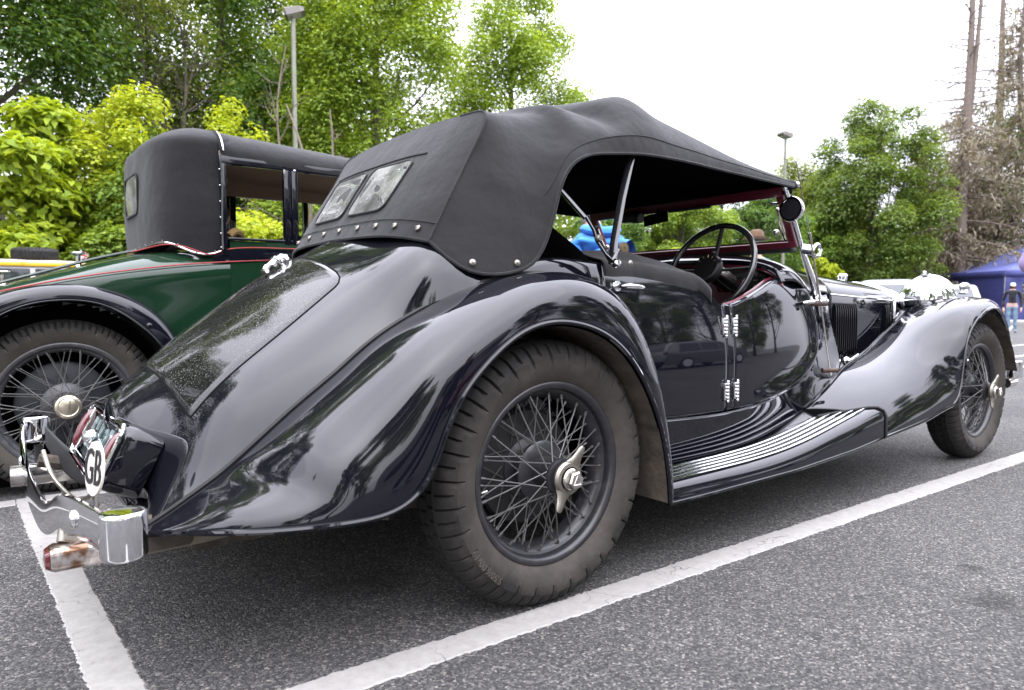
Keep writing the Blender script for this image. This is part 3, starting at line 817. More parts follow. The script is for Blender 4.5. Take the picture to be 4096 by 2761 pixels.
MB().tube([hp_(x, 0, 2.86 + .02 * math.sin(x * 5)) for x in np.linspace(-1.62, 1.62, 12)], .11, 8).build('ridge', mat('mossy ridge tiles', (.20, .12, .075), .9, var=(6, (.14, .13, .06), .4, .7)), hut)

POSTM = mat('galvanised post', (.21, .215, .165), .5, .25, var=(4, (.16, .165, .125), .35, .7))
HEADM = mat('lamp housing', (.15, .138, .125), .45, .2)
def lamp_post(label, base, h, rz, s=1.0):
    t = thing('lamp_post', label, 'lamp post', base, rz, 'car park lamp posts', worldkids=False)
    MB().tube([(0, 0, 0), (0, 0, 1.2), (0, 0, 1.21), (0, 0, h)], [.075 * s, .075 * s, .056 * s, .050 * s], 14).build('pole', POSTM, t)
    MB().tube([(0, 0, h), (0, 0, h + .06)], .035 * s, 10).build('spigot', HEADM, t)
    M = Matrix.Rotation(R(-18), 3, 'Y')
    hd = MB()
    sec = [(-.20, -.16, -.02, .10), (-.16, -.19, -.05, .13), (.16, -.19, -.05, .09), (.24, -.16, -.03, .05)]
    rows = []
    for x, yw, z0, z1 in sec:
        rows.append([tuple(M @ Vector((x * s, yy * s, zz * s)) + Vector((.02, 0, h + .10))) for yy, zz in ((yw, z0), (-yw, z0), (-yw, z1 * .8), (-yw * .8, z1), (yw * .8, z1), (yw, z1 * .8))])
    hd.grid(rows, cv=True)
    b_ = hd.n
    hd.F.append(tuple(range(6))); hd.mi.append(0); hd.F.append(tuple(range(18, 24))); hd.mi.append(0)
    hd.build('lamp_head', HEADM, t, smooth=False)
    MB().box(tuple(M @ Vector((0, 0, -.055 * s)) + Vector((.02, 0, h + .10))), (.30 * s, .30 * s, .012), M=M).build('lamp_glass', mat('lamp cover', (.45, .44, .42), .2), t)
    return t
lamp_post('tall pale lamp post with a boxy head behind the green car', (4.64, 13.41, 0), 7.18, R(-25))
lamp_post('distant lamp post with a boxy head right of the black hood', (23.45, 12.83, 0), 7.1, R(160), 1.1)

# blue tent
tent = thing('market_tent', 'navy blue pop up tent with clear window panel at the right edge', 'tent', (35.94, 10.79, 0))
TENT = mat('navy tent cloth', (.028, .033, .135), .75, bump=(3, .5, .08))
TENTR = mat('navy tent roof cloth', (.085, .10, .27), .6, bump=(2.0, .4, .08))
td_ = A_([3.56, -2.75]) / np.hypot(3.56, 2.75); tn_ = A_([td_[1], -td_[0]]) * -1
o0 = A_([37.25, 9.80]); Lx = 8.0; Ly = 6.0
def tp(u, v, z): q = o0 + td_ * u + tn_ * v; return (q[0], q[1], z)
if (tn_ @ A_([.61, .79])) < 0: tn_ = -tn_
EV = 2.40; PK = 4.1
rf = MB()
cx, cy = Lx / 2, Ly / 2
rf.grid(surf([[tp(cx + (u - cx) * k, cy + (v - cy) * k, EV + (PK - EV) * (1 - k) ** 1.15) for u, v in ((0, 0), (Lx, 0), (Lx, Ly), (0, Ly), (0, 0))] for k in (1, .66, .33, .01)], 16, 5) if False else A_([[tp(cx + (u - cx) * k, cy + (v - cy) * k, EV + (PK - EV) * (1 - k) ** 1.2) for u, v in [(Lx * a, 0) for a in np.linspace(0, 1, 6)] + [(Lx, Ly * a) for a in np.linspace(.2, 1, 5)] + [(Lx * a, Ly) for a in np.linspace(.8, 0, 5)] + [(0, Ly * a) for a in np.linspace(.8, 0, 5)]] for k in np.linspace(1, .01, 10)]))
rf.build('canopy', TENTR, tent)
vl = MB().grid([[tp(u, -.012, z) for z in (EV + .01, EV - .30)] for u in np.linspace(0, Lx, 20)]).grid([[tp(-.012, v, z) for z in (EV + .01, EV - .30)] for v in np.linspace(0, Ly, 20)])
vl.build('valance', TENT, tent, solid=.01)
def wav(u, z): return .03 * math.sin(u * 7 + z * 2.5) + .025 * math.sin(z * 6 - u * 4)
us = np.linspace(0, Lx, 60)
for nm, z0, z1, u0, u1 in (('side_wall', 0.05, .86, 0, Lx), ('side_wall', .86, EV - .28, 0, .82), ('side_wall', .86, EV - .28, 3.9, Lx), ('side_wall', 1.86, EV - .28, .82, 3.9)):
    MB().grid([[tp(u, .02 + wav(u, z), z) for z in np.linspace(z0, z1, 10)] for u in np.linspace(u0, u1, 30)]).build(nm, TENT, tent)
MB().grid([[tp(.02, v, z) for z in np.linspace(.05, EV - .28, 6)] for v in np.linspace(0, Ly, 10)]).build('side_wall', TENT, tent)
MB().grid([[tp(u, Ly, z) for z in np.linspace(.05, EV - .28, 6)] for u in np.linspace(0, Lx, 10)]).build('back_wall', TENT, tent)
wn_ = []
rs = np.random.RandomState(8)
for i in range(70):
    u = .82 + 3.08 * i / 69; r_ = []
    for j in range(30):
        z = .86 + 1.0 * j / 29
        edge = max(0, 1 - abs(u - .82) / .8, 1 - abs(u - 3.9) / .8)
        r_.append(tp(u, .02 + wav(u, z) + .018 * edge * math.sin(z * 34 + math.sin(u * 5) * 2) + .008 * math.sin(u * 11 + z * 17), z))
    wn_.append(r_)
MB().grid(wn_).build('window_panel', glass_mat('creased clear plastic', (.30, .30, .32), .12, .7, .12), tent)
for u, v in ((0.03, 0.05), (Lx - .05, .05), (Lx / 2, .05), (.05, Ly - .05)):
    MB().box(tp(u, v, EV / 2), (.05, .05, EV)).build('leg', mat('tent pole', (.5, .5, .52), .35, .6), tent)

# ================================================================== the black tourer (x forward, right side is -y)
CAR = thing('vintage_tourer', 'glossy black vintage open tourer with raised black hood and wire wheels, nearest the camera', 'car', (1.5, 0, 0))
A = np.array

# ---- tail of the body
_ctl = [
    [(-.25, 0, 1.095), (-.25, -.17, 1.083), (-.25, -.34, 1.062), (-.25, -.530, 1.005), (-.244, -.590, .868)],
    [(-.40, 0, 1.020), (-.40, -.17, 1.000), (-.40, -.335, .957), (-.39, -.482, .895), (-.375, -.557, .797)],
    [(-.527, 0, .945), (-.527, -.17, .922), (-.527, -.338, .857), (-.515, -.47, .79), (-.50, -.541, .702)],
    [(-.65, 0, .857), (-.65, -.17, .832), (-.65, -.338, .760), (-.635, -.458, .695), (-.61, -.520, .615)],
    [(-.77, 0, .767), (-.77, -.165, .742), (-.77, -.328, .660), (-.75, -.438, .598), (-.72, -.497, .515)],
    [(-.875, 0, .685), (-.868, -.155, .655), (-.852, -.305, .562), (-.84, -.402, .498), (-.82, -.468, .432)],
    [(-.955, 0, .615), (-.943, -.145, .580), (-.905, -.278, .475), (-.90, -.362, .415), (-.90, -.440, .370)],
    [(-.992, 0, .555), (-.978, -.135, .515), (-.940, -.250, .405), (-.945, -.335, .355), (-.965, -.415, .325)],
    [(-.985, 0, .420), (-.97, -.125, .39), (-.938, -.23, .345), (-.945, -.31, .322), (-.968, -.405, .31)],
    [(-.965, 0, .330), (-.955, -.12, .32), (-.935, -.22, .312), (-.945, -.30, .305), (-.968, -.40, .30)],
]
_ctl = A([[(-.10, 0, 1.15), (-.10, -.17, 1.142), (-.10, -.345, 1.115), (-.10, -.545, 1.000), (-.10, -.614, .905)]] + _ctl)
half = surf(_ctl, 130, 60)
full = np.concatenate([half, mirror(half)[:, ::-1][:, 1:]], 1)
half = half[int(np.argmin(np.abs(half[:30, 0, 0] + .25))):]
NH = len(half) - 1
# find the lid seam columns: lid spans |y| up to the third control column
MB().grid(full).build('tail_body', BLACK, CAR)

def on_tail(u, v):
    """point on the right half of the tail; u 0..1 front to rear, v 0..1 centre to wing"""
    i, j = u * NH, v * 59
    a, b = int(min(i, NH - 1)), int(min(j, 58)); f, g = i - a, j - b
    P = half
    return (P[a, b] * (1 - f) * (1 - g) + P[a + 1, b] * f * (1 - g) + P[a, b + 1] * (1 - f) * g + P[a + 1, b + 1] * f * g)
def tail_n(u, v):
    e = 0.01
    d1 = on_tail(min(u + e, 1), v) - on_tail(max(u - e, 0), v); d2 = on_tail(u, min(v + e, 1)) - on_tail(u, max(v - e, 0))
    w = np.cross(d1, d2); w /= np.linalg.norm(w)
    return w if w[2] > 0 else -w
# boot lid: a skin 5 mm proud with a rounded upper corner, its edge is the seam
_us = np.linspace(.175, .655, 70)
rows = []
for k, u in enumerate(_us):
    q = (u - .175) / .48
    vmax = .585 * (1 - .0 * q)
    if q < .07: vmax = .585 - .10 * (1 - math.sqrt(max(0, 1 - (1 - q / .07) ** 2)))
    r = []
    for v in np.linspace(-1, 1, 61):
        vv = abs(v) * vmax
        uu = u + .045 * (1 - (abs(v)) ** 2) * q * 0.6
        p = on_tail(min(uu, .999), vv); nn = tail_n(min(uu, .99), vv)
        edge = min(1.0, (1 - abs(v)) * 14) * min(1.0, k / 2.0) * min(1.0, (69 - k) / 2.0)
        p = p + nn * (.0045 * math.sqrt(edge) - .0008 * (1 - edge))
        if v > 0: p = p * A([1, -1, 1])
        r.append(p)
    rows.append(r)
lid = MB().grid(rows).build('boot_lid', BLACKD, CAR)
# dark seam gasket around the lid
seam = [rows[k][0] for k in range(69, -1, -1)] + [rows[0][j] for j in range(0, 61)] + [rows[k][60] for k in range(70)] + [rows[69][j] for j in range(60, -1, -1)]
MB().tube(A(seam)[::2], .0032, 6, closed=True).build('lid_seal', MATTE, CAR)

# boot handle on the top edge of the lid
hm = MB()
hp = on_tail(.225, .05) * A([1, -1, 1])
hM = Matrix.Rotation(R(38), 3, 'Y')
hm.sphere(hp + A([.012, 0, .02]), (.030, .030, .016), 16, 8, M=hM)
hm.tube([hp + A([.02, .01, .032]), hp + A([.0, 0, .028]), hp + A([-.03, -.012, .012]), hp + A([-.052, -.02, -.002])], [.010, .013, .012, .008], 10)
hm.tube([hp + A([-.03, -.03, .004]), hp + A([-.034, .004, .010])], .007, 8)
hm.tube([hp + A([-.052, -.02, -.004]), hp + A([-.066, -.026, -.018]), hp + A([-.063, -.05, -.018])], [.011, .010, .007], 10)
hm.box(hp + A([-.012, -.004, .014]), (.05, .034, .014), M=hM, bev=.004)
hm.build('boot_handle', CHROME, CAR)

# ---- rear wing
_S = A([(-.968, -.418, .326), (-.91, -.44, .366), (-.85, -.46, .410), (-.785, -.478, .462), (-.71, -.498, .530), (-.638, -.514, .594),
        (-.53, -.535, .682), (-.433, -.550, .762), (-.305, -.570, .838), (-.17, -.592, .898), (-.04, -.612, .934), (.08, -.632, .946),
        (.20, -.648, .922), (.305, -.658, .858), (.395, -.662, .715), (.450, -.665, .520), (.478, -.668, .330), (.484, -.668, .236)])
_B = A([(-.985, -.455, .318), (-.90, -.64, .353), (-.797, -.745, .362), (-.632, -.825, .370), (-.527, -.842, .384), (-.457, -.846, .430),
        (-.396, -.846, .545), (-.346, -.846, .632), (-.266, -.846, .714), (-.169, -.846, .778), (-.080, -.846, .804), (.015, -.846, .803),
        (.150, -.846, .762), (.261, -.846, .675), (.340, -.846, .563), (.394, -.846, .436), (.424, -.846, .293), (.430, -.846, .232)])
_K = A([(s[0], b[1] + .004, s[2] + .022) for s, b in zip(_S, _B)])
for i in (0, 1, 2, 3): _K[i] = (_S[i][0] * .6 + _B[i][0] * .4, _B[i][1] + .02, _S[i][2] + (.0, .012, .018, .022)[i])
for i in (12, 13, 14, 15, 16, 17): _K[i] = (_S[i][0] + .006, _B[i][1] - .002, _S[i][2] + (.018, .012, .006, .004, 0, 0)[i - 12])
NW = 120
_t = np.concatenate([[0], np.cumsum(np.linalg.norm(np.diff(_B, axis=0), axis=1) ** .8 + .02)]); _t /= _t[-1]
sS, sK, sB = (cspline(P, NW, t=_t) for P in (_S, _K, _B))
Wg = conic(sS, sK, sB, 1.15, 34)
for sg, nm in ((1, 'rear_wing'), (-1, 'rear_wing')):
    G = Wg.copy(); bd = sB.copy(); gut = sS.copy()
    if sg < 0: G = mirror(G); bd = mirror(bd); gut = mirror(gut)
    w_ = MB().grid(G).build(nm, BLACK, CAR, solid=.004, off=-1)
    MB().tube(bd, .0075, 8).build('wing_bead', BLACK, w_)
    MB().tube(gut + A([0, 0, .002]), .0065, 6).build('wing_piping', RUBBER, w_)
    # inner wheel arch
    inn = [[(x, sg * y, z) for y in np.linspace(-.84, -.50, 6)] for x, z in [(bb[0] * .985, bb[2] - .012 if abs(bb[0]) < .38 else bb[2]) for bb in sB[48:]]]
    MB().grid(inn).build('wheel_arch', UNDER, w_)
# dirty chassis rail under the tail and axle gear
MB().box((-.80, -.47, .305), (.46, .03, .045), M=None).box((-.62, -.40, .27), (.5, .05, .05)).box((-.2, -.45, .30), (.5, .06, .08)).build('chassis_rail', UNDER, CAR)
sk = MB().grid([[(-1.0, -.40, .312), (-.99, -.44, .262)], [(-.85, -.50, .335), (-.86, -.50, .285)], [(-.72, -.56, .348), (-.74, -.54, .305)], [(-.55, -.70, .36), (-.55, -.66, .345)]])
sk.build('rear_valance', mat('dusty brown underpaint', (.10, .085, .062), .75, var=(14, (.16, .135, .10), .3, .8)), CAR)
MB().tube([(-.0, -.62, .376), (0, .62, .376)], .045, 12).sphere((0, 0, .376), .13).build('rear_axle', UNDER, CAR)
MB().box((-.35, -.50, .29), (.5, .05, .03)).tube([(-.53, -.55, .31), (-.42, -.60, .30)], .02).tube([(-.6, .2, .27), (.9, .2, .27)], .03).build('leaf_spring', UNDER, CAR)
MB().box((1.35, 0, .275), (3.0, .95, .05)).box((.0, 0, .42), (.9, 1.0, .04)).build('floor_pan', MATTE, CAR)

# ---- body side
_plan = [(-.30, -.612), (0, -.636), (.3, -.658), (.6, -.676), (.95, -.684), (1.25, -.676), (1.45, -.656), (1.60, -.630), (1.75, -.592)]
def side_y(x, z):
    y = f1(_plan, x)
    d = np.asarray(z, float) - .60
    return y + np.where(d > 0, np.interp(x, [-.1, .5], [.06, .40]) * d ** 2, .12 * d ** 2) + np.clip(np.asarray(z) - .86, 0, 1) ** 2 * 1.2
_L = A([(.43, -.675, .462), (.609, -.68, .455), (.98, -.69, .452), (1.25, -.68, .480), (1.477, -.66, .534), (1.600, -.637, .588),
        (1.660, -.618, .645), (1.676, -.605, .705), (1.664, -.598, .78), (1.630, -.598, .855), (1.612, -.600, .90)])
Ls = cspline(_L, 160)
def flare(x, z):
    X_, Z_ = np.broadcast_arrays(np.asarray(x, float), np.asarray(z, float))
    d = np.min(np.hypot(X_[..., None] - Ls[:, 0], Z_[..., None] - Ls[:, 2]), -1)
    amt = np.clip((X_ - 1.0) / .5, 0, 1)
    return -(.028 * np.exp(-(d / .055) ** 2)) * amt
_zt = [(-.3, .86), (-.17, .875), (-.09, .912), (-.02, .945), (.06, .975), (.14, .99), (.2, .993), (.36, .985), (.6, .972), (.75, .955), (.84, .930), (.885, .885), (.92, .852), (.95, .846), (1.0, .846), (1.1, .866), (1.28, .922), (1.41, .956), (1.52, .957), (1.66, .945)]
def zbot(x): return np.interp(x, Ls[:115, 0], Ls[:115, 2])
def panel(name, xl, xr, mats=BLACK, n=60, m=34, zb=None, ztop=None, parent=CAR, roll=True, sg=1):
    """xl, xr: functions of z (scalar arrays)"""
    G = np.zeros((n, m + (5 if roll else 0), 3))
    for i in range(n):
        u = i / (n - 1)
        x0 = xl(.7) * (1 - u) + xr(.7) * u
        zb_ = float(zbot(x0) if zb is None else zb(x0)) + .003
        zt_ = float(f1(_zt, x0)[0] if ztop is None else ztop(x0))
        for j in range(m):
            v = j / (m - 1)
            z = zb_ + (zt_ - zb_) * v
            x = xl(z) * (1 - u) + xr(z) * u
            zt2 = float(f1(_zt, x)[0] if ztop is None else ztop(x)); zb2 = float(zbot(x) if zb is None else zb(x)) + .003
            z = zb2 + (zt2 - zb2) * v
            G[i, j] = (x, float(side_y(x, z)[0]) + float(flare(x, z)), z)
        if roll:
            p = G[i, m - 1]
            for k, (dy, dz) in enumerate([(.008, .006), (.020, .009), (.034, .006), (.042, -.006), (.044, -.04)]):
                G[i, m + k] = (p[0], p[1] + dy, p[2] + dz)
    if sg < 0: G = mirror(G)
    return MB().grid(G).build(name, mats, parent, solid=.012, off=-1)
rd_l = lambda z: .338 + (z - .9) * .30
for sg in (1, -1):
    panel('rear_quarter', lambda z: -.17, lambda z: rd_l(z) - .003, zb=lambda x: .50, n=30, sg=sg)
    rear_door = panel('rear_door', lambda z: rd_l(z) + .003, lambda z: .938, sg=sg)
    panel('door_pillar', lambda z: .944, lambda z: .986, n=8, sg=sg)
    front_door = panel('front_door', lambda z: .992, lambda z: min(1.668, float(np.interp(z, [.45, .53, .588, .645, .705, .78, .855, .96], [1.45, 1.45, 1.596, 1.655, 1.671, 1.66, 1.626, 1.60]))), n=80, sg=sg)
    if sg > 0: RD, FD = rear_door, front_door
# bright edge line under the doors
MB().tube(Ls + A([0, -.004, -.002]), .0035, 6).build('door_moulding', BLACK, CAR)
# black liner behind the shut lines
MB().grid([[(x, float(side_y(x, .7)[0]) + .055, z) for z in (.46, .7, .83)] for x in (.30, .6, .94, 1.2, 1.45, 1.58)]).build('door_lining', MATTE, CAR)

# ---- valance between doors and running board, scuttle side
_out = A([(.43, -.662, .288), (.646, -.662, .288), (1.051, -.66, .296), (1.304, -.65, .330), (1.577, -.63, .398), (1.80, -.607, .472),
          (2.0, -.56, .535), (2.14, -.49, .60), (2.15, -.445, .74), (2.14, -.428, .85), (2.13, -.425, .905)])
Lo = cspline(_out, 90); Ll = cspline(_L, 90)
mid = (Lo + Ll) / 2
w0 = np.clip((np.linspace(0, 1, 90) - .35) / .3, 0, 1)[:, None]
mid = mid + w0 * A([0, .030, -.010])
for sg in (1, -1):
    G = conic(Ll + A([0, .004, 0]), mid, Lo, 1.0, 24)
    if sg < 0: G = mirror(G)
    MB().grid(G).build('scuttle_side', BLACK, CAR, solid=.004, off=-1)

# ---- cowl / scuttle top
_cw = [
    [(1.415, -.612, .948), (1.418, -.585, .985), (1.430, -.47, 1.030), (1.435, -.24, 1.050), (1.435, 0, 1.056)],
    [(1.50, -.618, .950), (1.50, -.594, .992), (1.50, -.47, 1.046), (1.50, -.24, 1.072), (1.50, 0, 1.080)],
    [(1.62, -.603, .915), (1.62, -.575, .975), (1.62, -.45, 1.046), (1.62, -.23, 1.085), (1.62, 0, 1.095)],
    [(1.85, -.52, .907), (1.85, -.497, .960), (1.85, -.39, 1.030), (1.85, -.20, 1.068), (1.85, 0, 1.076)],
    [(2.14, -.425, .905), (2.14, -.405, .950), (2.14, -.315, 1.008), (2.14, -.16, 1.040), (2.14, 0, 1.046)],
]
g = surf(_cw, 40, 30)
MB().grid(np.concatenate([g, mirror(g)[:, ::-1][:, 1:]], 1)).build('scuttle', BLACK, CAR, solid=.004, off=-1)
# rolled rear edge of the cowl with maroon piping
ed = A([p for p in np.concatenate([g, mirror(g)[:, ::-1][:, 1:]], 1)[0]])
MB().tube(ed + A([-.004, 0, -.004]), .013, 10).build('cowl_roll', BLACK, CAR)
MB().tube(ed + A([-.002, 0, -.020]), .007, 8).build('cockpit_piping', MAROON, CAR)
dt = [(x, float(side_y(x, z)[0]) + .046, z + .004) for x in np.linspace(1.0, 1.42, 24) for z in [float(f1(_zt, x)[0])]]
MB().tube(dt, .007, 8).build('door_piping', MAROON, CAR)

# ---- bonnet
def bon(x):
    f = (x - 2.145) / (3.05 - 2.145)
    hw = .425 - .090 * f; zh = .903 - .031 * f; zc = 1.046 - .062 * f
    return [(x, -hw, .545), (x, -hw, .70), (x, -hw, zh - .01), (x, -hw + .012, zh + .03), (x, -hw * .80, zh + (zc - zh) * .62), (x, -hw * .42, zh + (zc - zh) * .93), (x, 0, zc)]
g = surf([bon(x) for x in (2.145, 2.45, 2.75, 3.05)], 30, 60)
MB().grid(np.concatenate([g, mirror(g)[:, ::-1][:, 1:]], 1)).build('bonnet', BLACK, CAR, solid=.004, off=-1)
hl = [(x, -(.425 - .090 * (x - 2.145) / .905) - .001, .903 - .031 * (x - 2.145) / .905) for x in np.linspace(2.15, 3.06, 14)]
MB().tube(hl, .0045, 6).build('bonnet_hinge', CHROME, CAR)
MB().tube([(x, 0, 1.048 - .062 * (x - 2.145) / .905) for x in np.linspace(2.15, 3.05, 8)], .005, 6).build('bonnet_hinge', CHROME, CAR)
# radiator shell at the nose
prof = [bon(3.05)[i][1:] for i in range(7)]
pr_ = cspline(A(prof), 40)
rim = np.concatenate([pr_, (pr_ * A([-1, 1]))[::-1][1:]])
sh = MB().grid([[(x, y * s_, (z - .7) * s_ + .7) for y, z in rim] for x, s_ in ((3.05, 1.0), (3.055, 1.03), (3.10, 1.035), (3.14, 1.02), (3.15, .93))])
sh.build('radiator_shell', CHROME, CAR)
MB().grid([[(3.14, y * k, .7 + (z - .7) * k) for y, z in rim] for k in (.95, .02)]).build('radiator_core', MATTE, CAR)
MB().lathe([(0, 1.045), (.022, 1.043), (.03, 1.03), (.026, 1.01), (.02, .985)], 'Z', 14, (3.10, 0, 0)).build('radiator_cap', CHROME, CAR)

# louvres in the bonnet side: matt black rear faces stand in for their shaded openings
lv = MB()
hgt = .285
a = .0125
V = []
prof_ = [(0.0, 0.0), (.019, 0.0), (0.0, -.015)]
zs = np.linspace(-1, 1, 9)
Gv = []
for zz in zs:
    k = math.sqrt(max(0, 1 - abs(zz) ** 6))
    Gv.append([(.020, -.0005, zz * hgt / 2), (.010, -.010 * k - .0005, zz * hgt / 2), (.0, -.016 * k - .0005, zz * hgt / 2)])
lv.grid(Gv, 0)
lv.grid([[(.0, -.016 * math.sqrt(max(0, 1 - abs(zz) ** 6)) - .0005, zz * hgt / 2), (.0015, -.0008, zz * hgt / 2)] for zz in zs], 1)
lv.tube([(.0, -.016 * math.sqrt(max(0, 1 - abs(zz) ** 6)) - .0008, zz * hgt / 2) for zz in np.linspace(-.99, .99, 15)], .0020, 6)
lvd = lv.data('louvre', [BLACK, MATTE], True, 40)
dk = MB()
for x in list(np.linspace(2.20, 2.47, 11)) + list(np.linspace(2.905, 2.955, 3)):
    f = (x - 2.145) / .905
    hw = .425 - .090 * f
    o = link('louvre', lvd, CAR, (x, -hw - .0005, .722 - .02 * f))
    o2 = link('louvre', lvd, CAR, (x, hw + .0005, .722 - .02 * f)); o2.scale = (1, -1, 1)
# bonnet catch
MB().lathe([(0, -.012), (.02, -.012), (.026, -.004), (.026, .004)], 'Y', 16, (2.33, -.425, .555)).tube([(2.33, -.437, .555), (2.37, -.455, .575), (2.40, -.452, .585)], [.008, .011, .009], 10).build('bonnet_catch', CHROME, CAR)

# ---- front wing
_S = A([(1.577, -.632, .398), (1.80, -.608, .472), (2.05, -.55, .540), (2.325, -.487, .580), (2.58, -.435, .628), (2.78, -.410, .690), (2.92, -.405, .745),
        (3.02, -.405, .795), (3.15, -.405, .835), (3.32, -.405, .857), (3.52, -.408, .835), (3.66, -.415, .760), (3.73, -.425, .63), (3.735, -.43, .50)])
_K = A([(1.885, -.815, .400), (2.03, -.828, .445), (2.17, -.832, .50), (2.34, -.832, .60), (2.50, -.828, .725), (2.64, -.822, .83), (2.79, -.816, .898),
        (2.94, -.812, .930), (3.12, -.810, .942), (3.31, -.802, .935), (3.52, -.792, .885), (3.665, -.78, .785), (3.725, -.77, .64), (3.72, -.76, .50)])
_B = A([(1.876, -.835, .268), (2.10, -.838, .285), (2.313, -.840, .307), (2.50, -.843, .338), (2.625, -.845, .372), (2.688, -.845, .50), (2.735, -.845, .668),
        (2.835, -.845, .762), (2.988, -.842, .820), (3.20, -.824, .820), (3.43, -.798, .712), (3.55, -.780, .60), (3.60, -.765, .52), (3.63, -.745, .475)])
NW = 130
_t = np.concatenate([[0], np.cumsum(np.linalg.norm(np.diff(_B, axis=0), axis=1) ** .7 + .06)]); _t /= _t[-1]
sS, sK, sB = (cspline(P, NW, t=_t) for P in (_S, _K, _B))
Fg = conic(sS, sK, sB, 1.0, 40)
for sg in (1, -1):
    G = Fg.copy(); bd = sB.copy(); gut = sS.copy()
    if sg < 0: G = mirror(G); bd = mirror(bd); gut = mirror(gut)
    w_ = MB().grid(G).build('front_wing', BLACK, CAR, solid=.004, off=-1)
    MB().tube(bd, .0075, 8).build('wing_bead', BLACK, w_)
    MB().tube(gut + A([0, 0, .002]), .006, 6).build('wing_piping', BLACK, w_)
    inn = [[(p[0], sg * y, p[2] - .02) for y in np.linspace(-.80, -.56, 5)] for p in sB[66:]]
    MB().grid(inn).build('wheel_arch', UNDER, w_)
# raised feather line behind the sidelamp, sidelamp pod
FWp = lambda i, j: Fg[int(i), int(j)]
fl = [Fg[i, 14] + A([0, 0, .002]) for i in range(66, 84, 3)]
MB().tube(fl, [.002, .005, .007, .008, .008, .006][:len(fl)], 8).build('wing_crease', BLACK, CAR)
sl = A([3.40, -.585, .925])
MB().sphere(sl + A([0, 0, .030]), (.055, .026, .026), 16, 10).tube([sl + A([-.02, 0, -.01]), sl + A([-.01, 0, .02])], [.026, .018], 12, flat=.6).build('sidelamp', CHROME, CAR)

# headlamp: big chrome bowl on a bar, facing forward
for sg in (1, -1):
    hl_ = MB().lathe([(0, -.155), (.03, -.152), (.07, -.138), (.105, -.105), (.128, -.06), (.138, -.01), (.142, .02), (.150, .028), (.150, .045), (.142, .05)], 'X', 40, (3.20, -sg * .455, .878))
    h_ = hl_.build('headlamp', CHROME, CAR, sharp=60)
    MB().lathe([(.142, .048), (.10, .062), (.0, .075)], 'X', 32, (3.20, -sg * .455, .878)).build('headlamp_glass', mat('lamp glass', (.6, .62, .62), .05, spec=.8), h_)
    MB().box((3.19, -sg * .455, 1.022), (.075, .03, .022), bev=.006).sphere((3.165, -sg * .455, 1.035), .012, 10, 6).tube([(3.18, -sg * .455, .74), (3.18, -sg * .45, .62)], .022, 10).build('lamp_crest', CHROME, h_)
MB().tube([(3.17, -.52, .705), (3.17, .52, .705)], .016, 10).build('lamp_bar', CHROME, CAR)

# ---- running board
xs = np.linspace(.43, 1.86, 60)
def rb_z(x): return f1([(.43, .288), (.8, .288), (1.1, .297), (1.35, .322), (1.6, .362), (1.75, .386), (1.9, .410)], x)[0]
rows = []
for x in xs:
    yi = np.interp(x, _out[:6, 0], _out[:6, 1]); zi = np.interp(x, _out[:6, 0], _out[:6, 2])
    q = np.clip((x - 1.56) / .3, 0, 1)
    z = rb_z(x)
    ze = np.interp(x, [.43, .65, 1.17, 1.6, 1.87], [.226, .224, .226, .245, .268])
    yo = -.838
    r = [(x, yi, zi), (x, yi - .02, (zi + z) / 2 + .002)] + [(x, yy, z) for yy in np.linspace(yi - .045, -.79, 6)] + [(x, -.812, z - .006), (x, -.828, z - .022), (x, -.836, z - .045 if z - .045 > ze else (z + ze) / 2), (x, yo, ze), (x, yo + .012, ze - .004)]
    rows.append(r)
G = A(rows)
# clip the front end along the slanting seam
for i in range(len(xs)):
    for j in range(G.shape[1]):
        lim = 1.577 + (1.885 - 1.577) * np.clip((-.632 - G[i, j, 1]) / (.20), 0, 1)
        if G[i, j, 0] > lim: G[i, j, 0] = lim; 
G2 = G.copy()
for i in range(len(xs)):
    for j in range(0, G.shape[1]):
        lim = 1.577 + (1.885 - 1.577) * np.clip((-.632 - G[i, j, 1]) / .20, 0, 1)
        u = i / (len(xs) - 1)
        x = .43 + (lim - .43) * u
        k = np.interp(x, xs, np.arange(len(xs))); a_ = int(min(k, len(xs) - 2)); f = k - a_
        p = A(rows[a_][j]) * (1 - f) + A(rows[a_ + 1][j]) * f
        G2[i, j] = (x, p[1], p[2])
for sg in (1, -1):
    rb = MB().grid(G2 if sg > 0 else mirror(G2)).build('running_board', BLACK, CAR, solid=.004, off=-1)
    e_ = [G2[i, -2] for i in range(0, 60, 2)]
    MB().tube(A(e_) * A([1, sg, 1]), .006, 8).build('board_bead', BLACK, rb)
    s_ = [G2[-1, j] + A([.002, 0, .004]) for j in range(2, G2.shape[1] - 1)]
    MB().tube(A(s_) * A([1, sg, 1]), .006, 8).build('board_seam', RUBBER, rb)
    for k in range(5):
        v = k / 4
        yr, yf = -.690 - .029 * k, -.672 - .028 * k
        x1 = 1.577 + (1.885 - 1.577) * np.clip((-.632 - yf) / .20, 0, 1) - .02
        pts = []
        for u in np.linspace(0, 1, 28):
            x = .440 + (x1 - .44) * u
            pts.append((x, sg * (yr + (yf - yr) * u), rb_z(x) + .0045))
        MB().tube(pts, [.0065] * 27 + [.003], 8, flat=.75).build('tread_strip', CHROME, rb)

